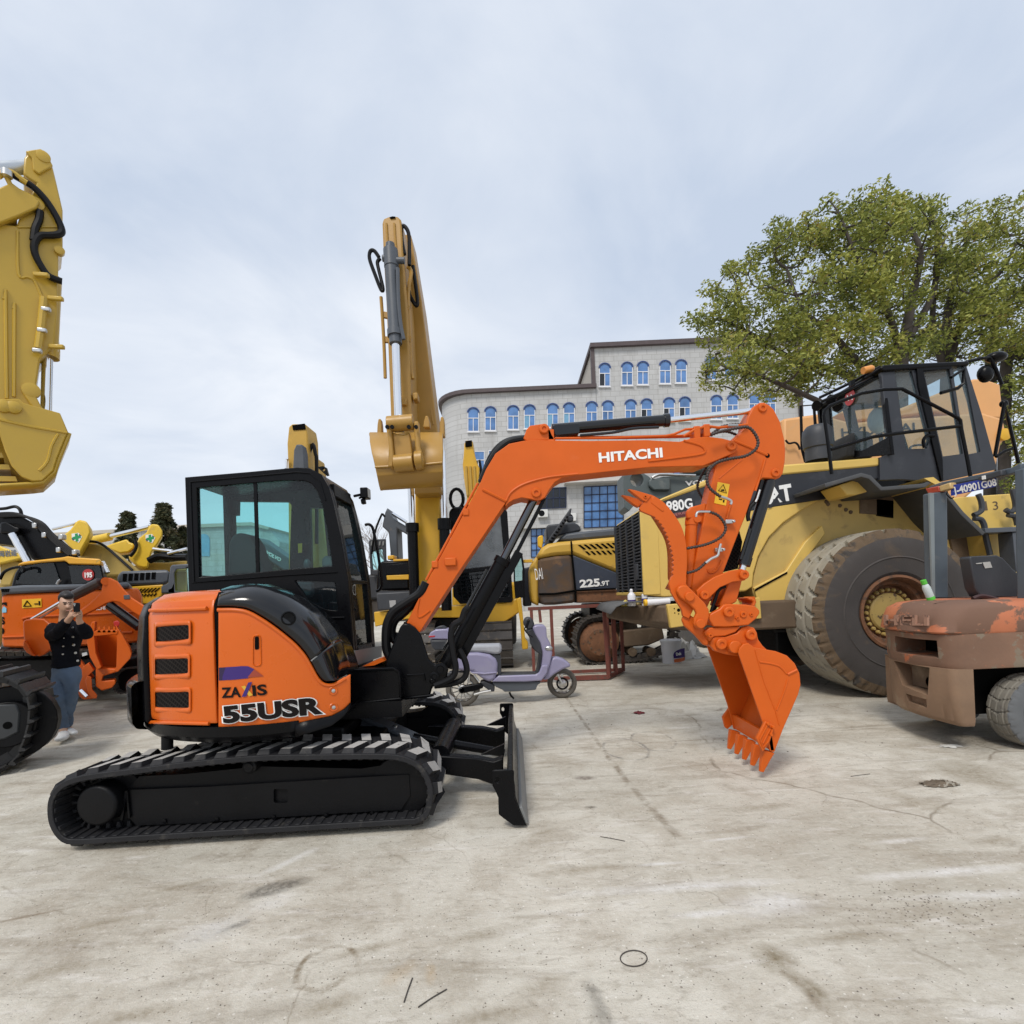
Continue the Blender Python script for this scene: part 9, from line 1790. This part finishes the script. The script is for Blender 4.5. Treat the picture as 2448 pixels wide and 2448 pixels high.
def limb_tree(T, poly, Y0, depth, trunk, forks, nclump, seed, per=190, crad=(.26, .52), leaf=.066):
    rd = random.Random(seed); cs = []; rs_ = []; pr = []; xs_ = [p[0] for p in poly]; ys_ = [p[1] for p in poly]; tries = 0
    while len(cs) < nclump and tries < nclump * 60:
        tries += 1; p = (rd.uniform(min(xs_), max(xs_)), rd.uniform(min(ys_), max(ys_)))
        if not inside(p, poly): continue
        e = edged(p, poly)
        if e < 12: continue
        half = depth * min(1, .25 + e / 130); Y = Y0 + rd.uniform(-half, half); r_0 = rd.uniform(*crad) * (1 if e > 40 else .7)
        if any((c - P(*p, Y)).length < .55 * min(r_0, q) for c, q in zip(cs[-400:], rs_[-400:])): continue
        cs.append(P(*p, Y)); rs_.append(r_0); pr.append(int(per * (r_0 / .5) ** 2))
    m_ = M()
    for pts, r0, r1 in trunk:
        sp = spline([P(x, y, Y) for x, y, Y in pts], 5); m_.tube(sp, [r0 + (r1 - r0) * i / (len(sp) - 1) for i in range(len(sp))], 9)
    jt = [p for pts, _a, _b in trunk for p in spline([P(x, y, Y) for x, y, Y in pts[1:]], 3)]; lv = [0] * len(jt)
    for c in sorted(cs, key=lambda c: min((q - c).length for q in jt)):
        k = min(range(len(jt)), key=lambda i: (jt[i] - c).length * (1 if jt[i].z < c.z + .2 else 1.5) + .12 * lv[i]); j = jt[k]; l = (j - c).length
        mid = j.lerp(c, .5) + V((rd.uniform(-.12, .12), rd.uniform(-.12, .12), rd.uniform(-.16, .04))) * l; sp = spline([j, mid, c], 3); r0 = max(.011, .04 - .008 * lv[k]); m_.tube(sp, [r0 - (r0 - .008) * i2 / len(sp) for i2 in range(len(sp))], 5, cap=False); jt.append(c); lv.append(lv[k] + 1)
    build(m_, 'trunk', M_bark, T, smooth=60)
    leaves('crown', cs, rs_, pr, leaf, M_leaf, T, seed)
z5 = lambda *pts: Z(1600, 380, .4389, pts)
poly1 = z5((80, 870), (100, 830), (180, 790), (180, 700), (230, 560), (330, 490), (420, 480), (510, 470), (515, 360), (590, 295), (640, 330), (780, 270), (800, 220), (850, 185), (940, 175), (985, 80), (1060, 75), (1180, 105), (1290, 155), (1400, 145), (1430, 190), (1500, 185), (1550, 230), (1560, 330), (1520, 430), (1500, 560), (1440, 760), (1440, 900), (1420, 1010), (1380, 1130), (1200, 1180), (1060, 1200), (800, 1330), (560, 1370), (300, 1340), (200, 1280), (130, 1190), (190, 1090), (150, 1000), (100, 930))
T1 = thing('tree', 'big broad green tree with its crown reaching over the stone building, behind the loader cab', 'tree', tuple(P(2150, 1500, 15.5).xy) + (0,), 'broadleaf trees behind the loader')
TY = 15.5
trk = [([(2150, 1560, TY), (2152, 1200, TY), (2155, 870, TY), (2168, 780, TY), (2185, 690, TY), (2200, 600, TY - .3), (2160, 520, TY)], .24, .05), ([(2152, 1000, TY), (2060, 880, TY), (1990, 800, TY - .6), (1920, 740, TY - .8), (1880, 640, TY - .5)], .14, .03), ([(2150, 1000, TY + .3), (2030, 900, TY + .6), (1900, 860, TY + .8), (1800, 800, TY + .6), (1720, 760, TY + .4)], .13, .03), ([(2155, 860, TY), (2120, 740, TY - .4), (2050, 620, TY - .5), (2010, 520, TY - .4)], .12, .03), ([(2160, 830, TY), (2230, 700, TY + .6), (2240, 560, TY + .5), (2200, 470, TY + .4)], .12, .03), ([(2155, 1050, TY), (1960, 960, TY - 1), (1820, 900, TY - 1.2), (1740, 880, TY - 1.0)], .1, .03)]
fk = [p for t in trk for p in t[0][2:]]
limb_tree(T1, poly1, TY, 2.0, trk, fk, 420, 21, per=185)
T2 = thing('tree', 'tall green tree at the right edge with dark forking limbs showing, behind the loader cab', 'tree', tuple(P(2270, 1500, 17).xy) + (0,), 'broadleaf trees behind the loader')
TY = 17
poly2 = z5((1400, 330), (1480, 250), (1660, 215), (1790, 215), (1850, 150), (1932, 150), (2150, 190), (2350, 350), (2400, 700), (2400, 1500), (2250, 2250), (1800, 2250), (1790, 1700), (1835, 1360), (1780, 1250), (1850, 1130), (1650, 1130), (1420, 1120), (1280, 1090), (1280, 960), (1400, 800), (1370, 620), (1390, 470))
trk = [([(2263, 1560, TY), (2263, 1000, TY), (2264, 860, TY), (2264, 760, TY), (2285, 660, TY), (2320, 560, TY)], .24, .05), ([(2264, 870, TY), (2300, 770, TY), (2345, 700, TY + .4), (2400, 640, TY + .6), (2440, 560, TY + .5)], .15, .03), ([(2262, 900, TY), (2230, 780, TY - .4), (2240, 660, TY - .3), (2260, 560, TY)], .12, .03), ([(2365, 1560, TY + 1), (2368, 900, TY + 1), (2372, 810, TY + 1), (2395, 740, TY + 1), (2450, 690, TY + .8), (2500, 640, TY)], .2, .05), ([(2400, 1560, TY), (2405, 880, TY), (2440, 855, TY), (2500, 820, TY), (2560, 780, TY)], .2, .05), ([(2264, 800, TY), (2340, 760, TY + .6), (2420, 740, TY + .8)], .08, .03)]
fk = [p for t in trk for p in t[0][2:]]
limb_tree(T2, poly2, TY, 2.0, trk, fk, 500, 33, per=180)
def conifer(label, x, yt, yb_, w, Y, seed):
    t_ = thing('conifer', label, 'tree', tuple(P(x, 1480, Y).xy) + (0,), 'conifers behind the left machines'); rd = random.Random(seed); cs = []; rs_ = []; pr = []
    top, bot = P(x, yt, Y), P(x, yb_, Y); hw = w / FL * Y / 2
    for k in range(90):
        t = rd.random(); rr = hw * min(1, .25 + t * 1.3) * (1 if t < .8 else .8); a = rd.uniform(0, 2 * pi); q = top.lerp(bot, t) + V((rr * rd.random() ** .5 * math.cos(a), rr * rd.random() ** .5 * math.sin(a), 0)); cs.append(q); rs_.append(hw * rd.uniform(.22, .4)); pr.append(70)
    m_ = M(); m_.tube([V((top.x, Y, 0)), top], [.18, .03], 8); build(m_, 'trunk', M_bark, t_); leaves('crown', cs, rs_, pr, .13, M_con, t_, seed, .9)
conifer('dark rounded conifer left of its taller twin, above the yellow green-cross arm', 305, 1228, 1330, 48, 30, 1); conifer('tall dark conifer behind the yellow green-cross arm with the chrome ram', 392, 1210, 1345, 62, 30, 2); conifer('low brownish conifer close against the left post of the black cab', 438, 1262, 1350, 34, 31, 3)
conifer('small dark bush seen through the black cab window under the dark grey boom', 660, 1340, 1400, 60, 26, 4)
# bare winter tree
BT2 = thing('bare_tree', 'pale leafless tree behind the slate black excavator boom', 'tree', tuple(P(945, 1500, 32).xy) + (0,)); m_ = M(); rd = random.Random(8)
def twig(p, d, l, r, g):
    q = p + d * l; m_.tube([p, p.lerp(q, .5) + V((rd.uniform(-.06, .06) * l, 0, 0)), q], [r, r * .8, r * .6], 4, cap=False)
    if g:
        for k in range(3): twig(p.lerp(q, rd.uniform(.45, 1)), (d + V((rd.uniform(-.8, .8), rd.uniform(-.6, .6), rd.uniform(-.2, .5)))).normalized(), l * rd.uniform(.55, .8), r * .55, g - 1)
bp0 = P(945, 1480, 32); bp0.z = 0; twig(bp0, V((0, 0, 1)), 3.2, .13, 5); build(m_, 'trunk', mat('pale_twigs', (.30, .27, .26), .9), BT2, smooth=60)
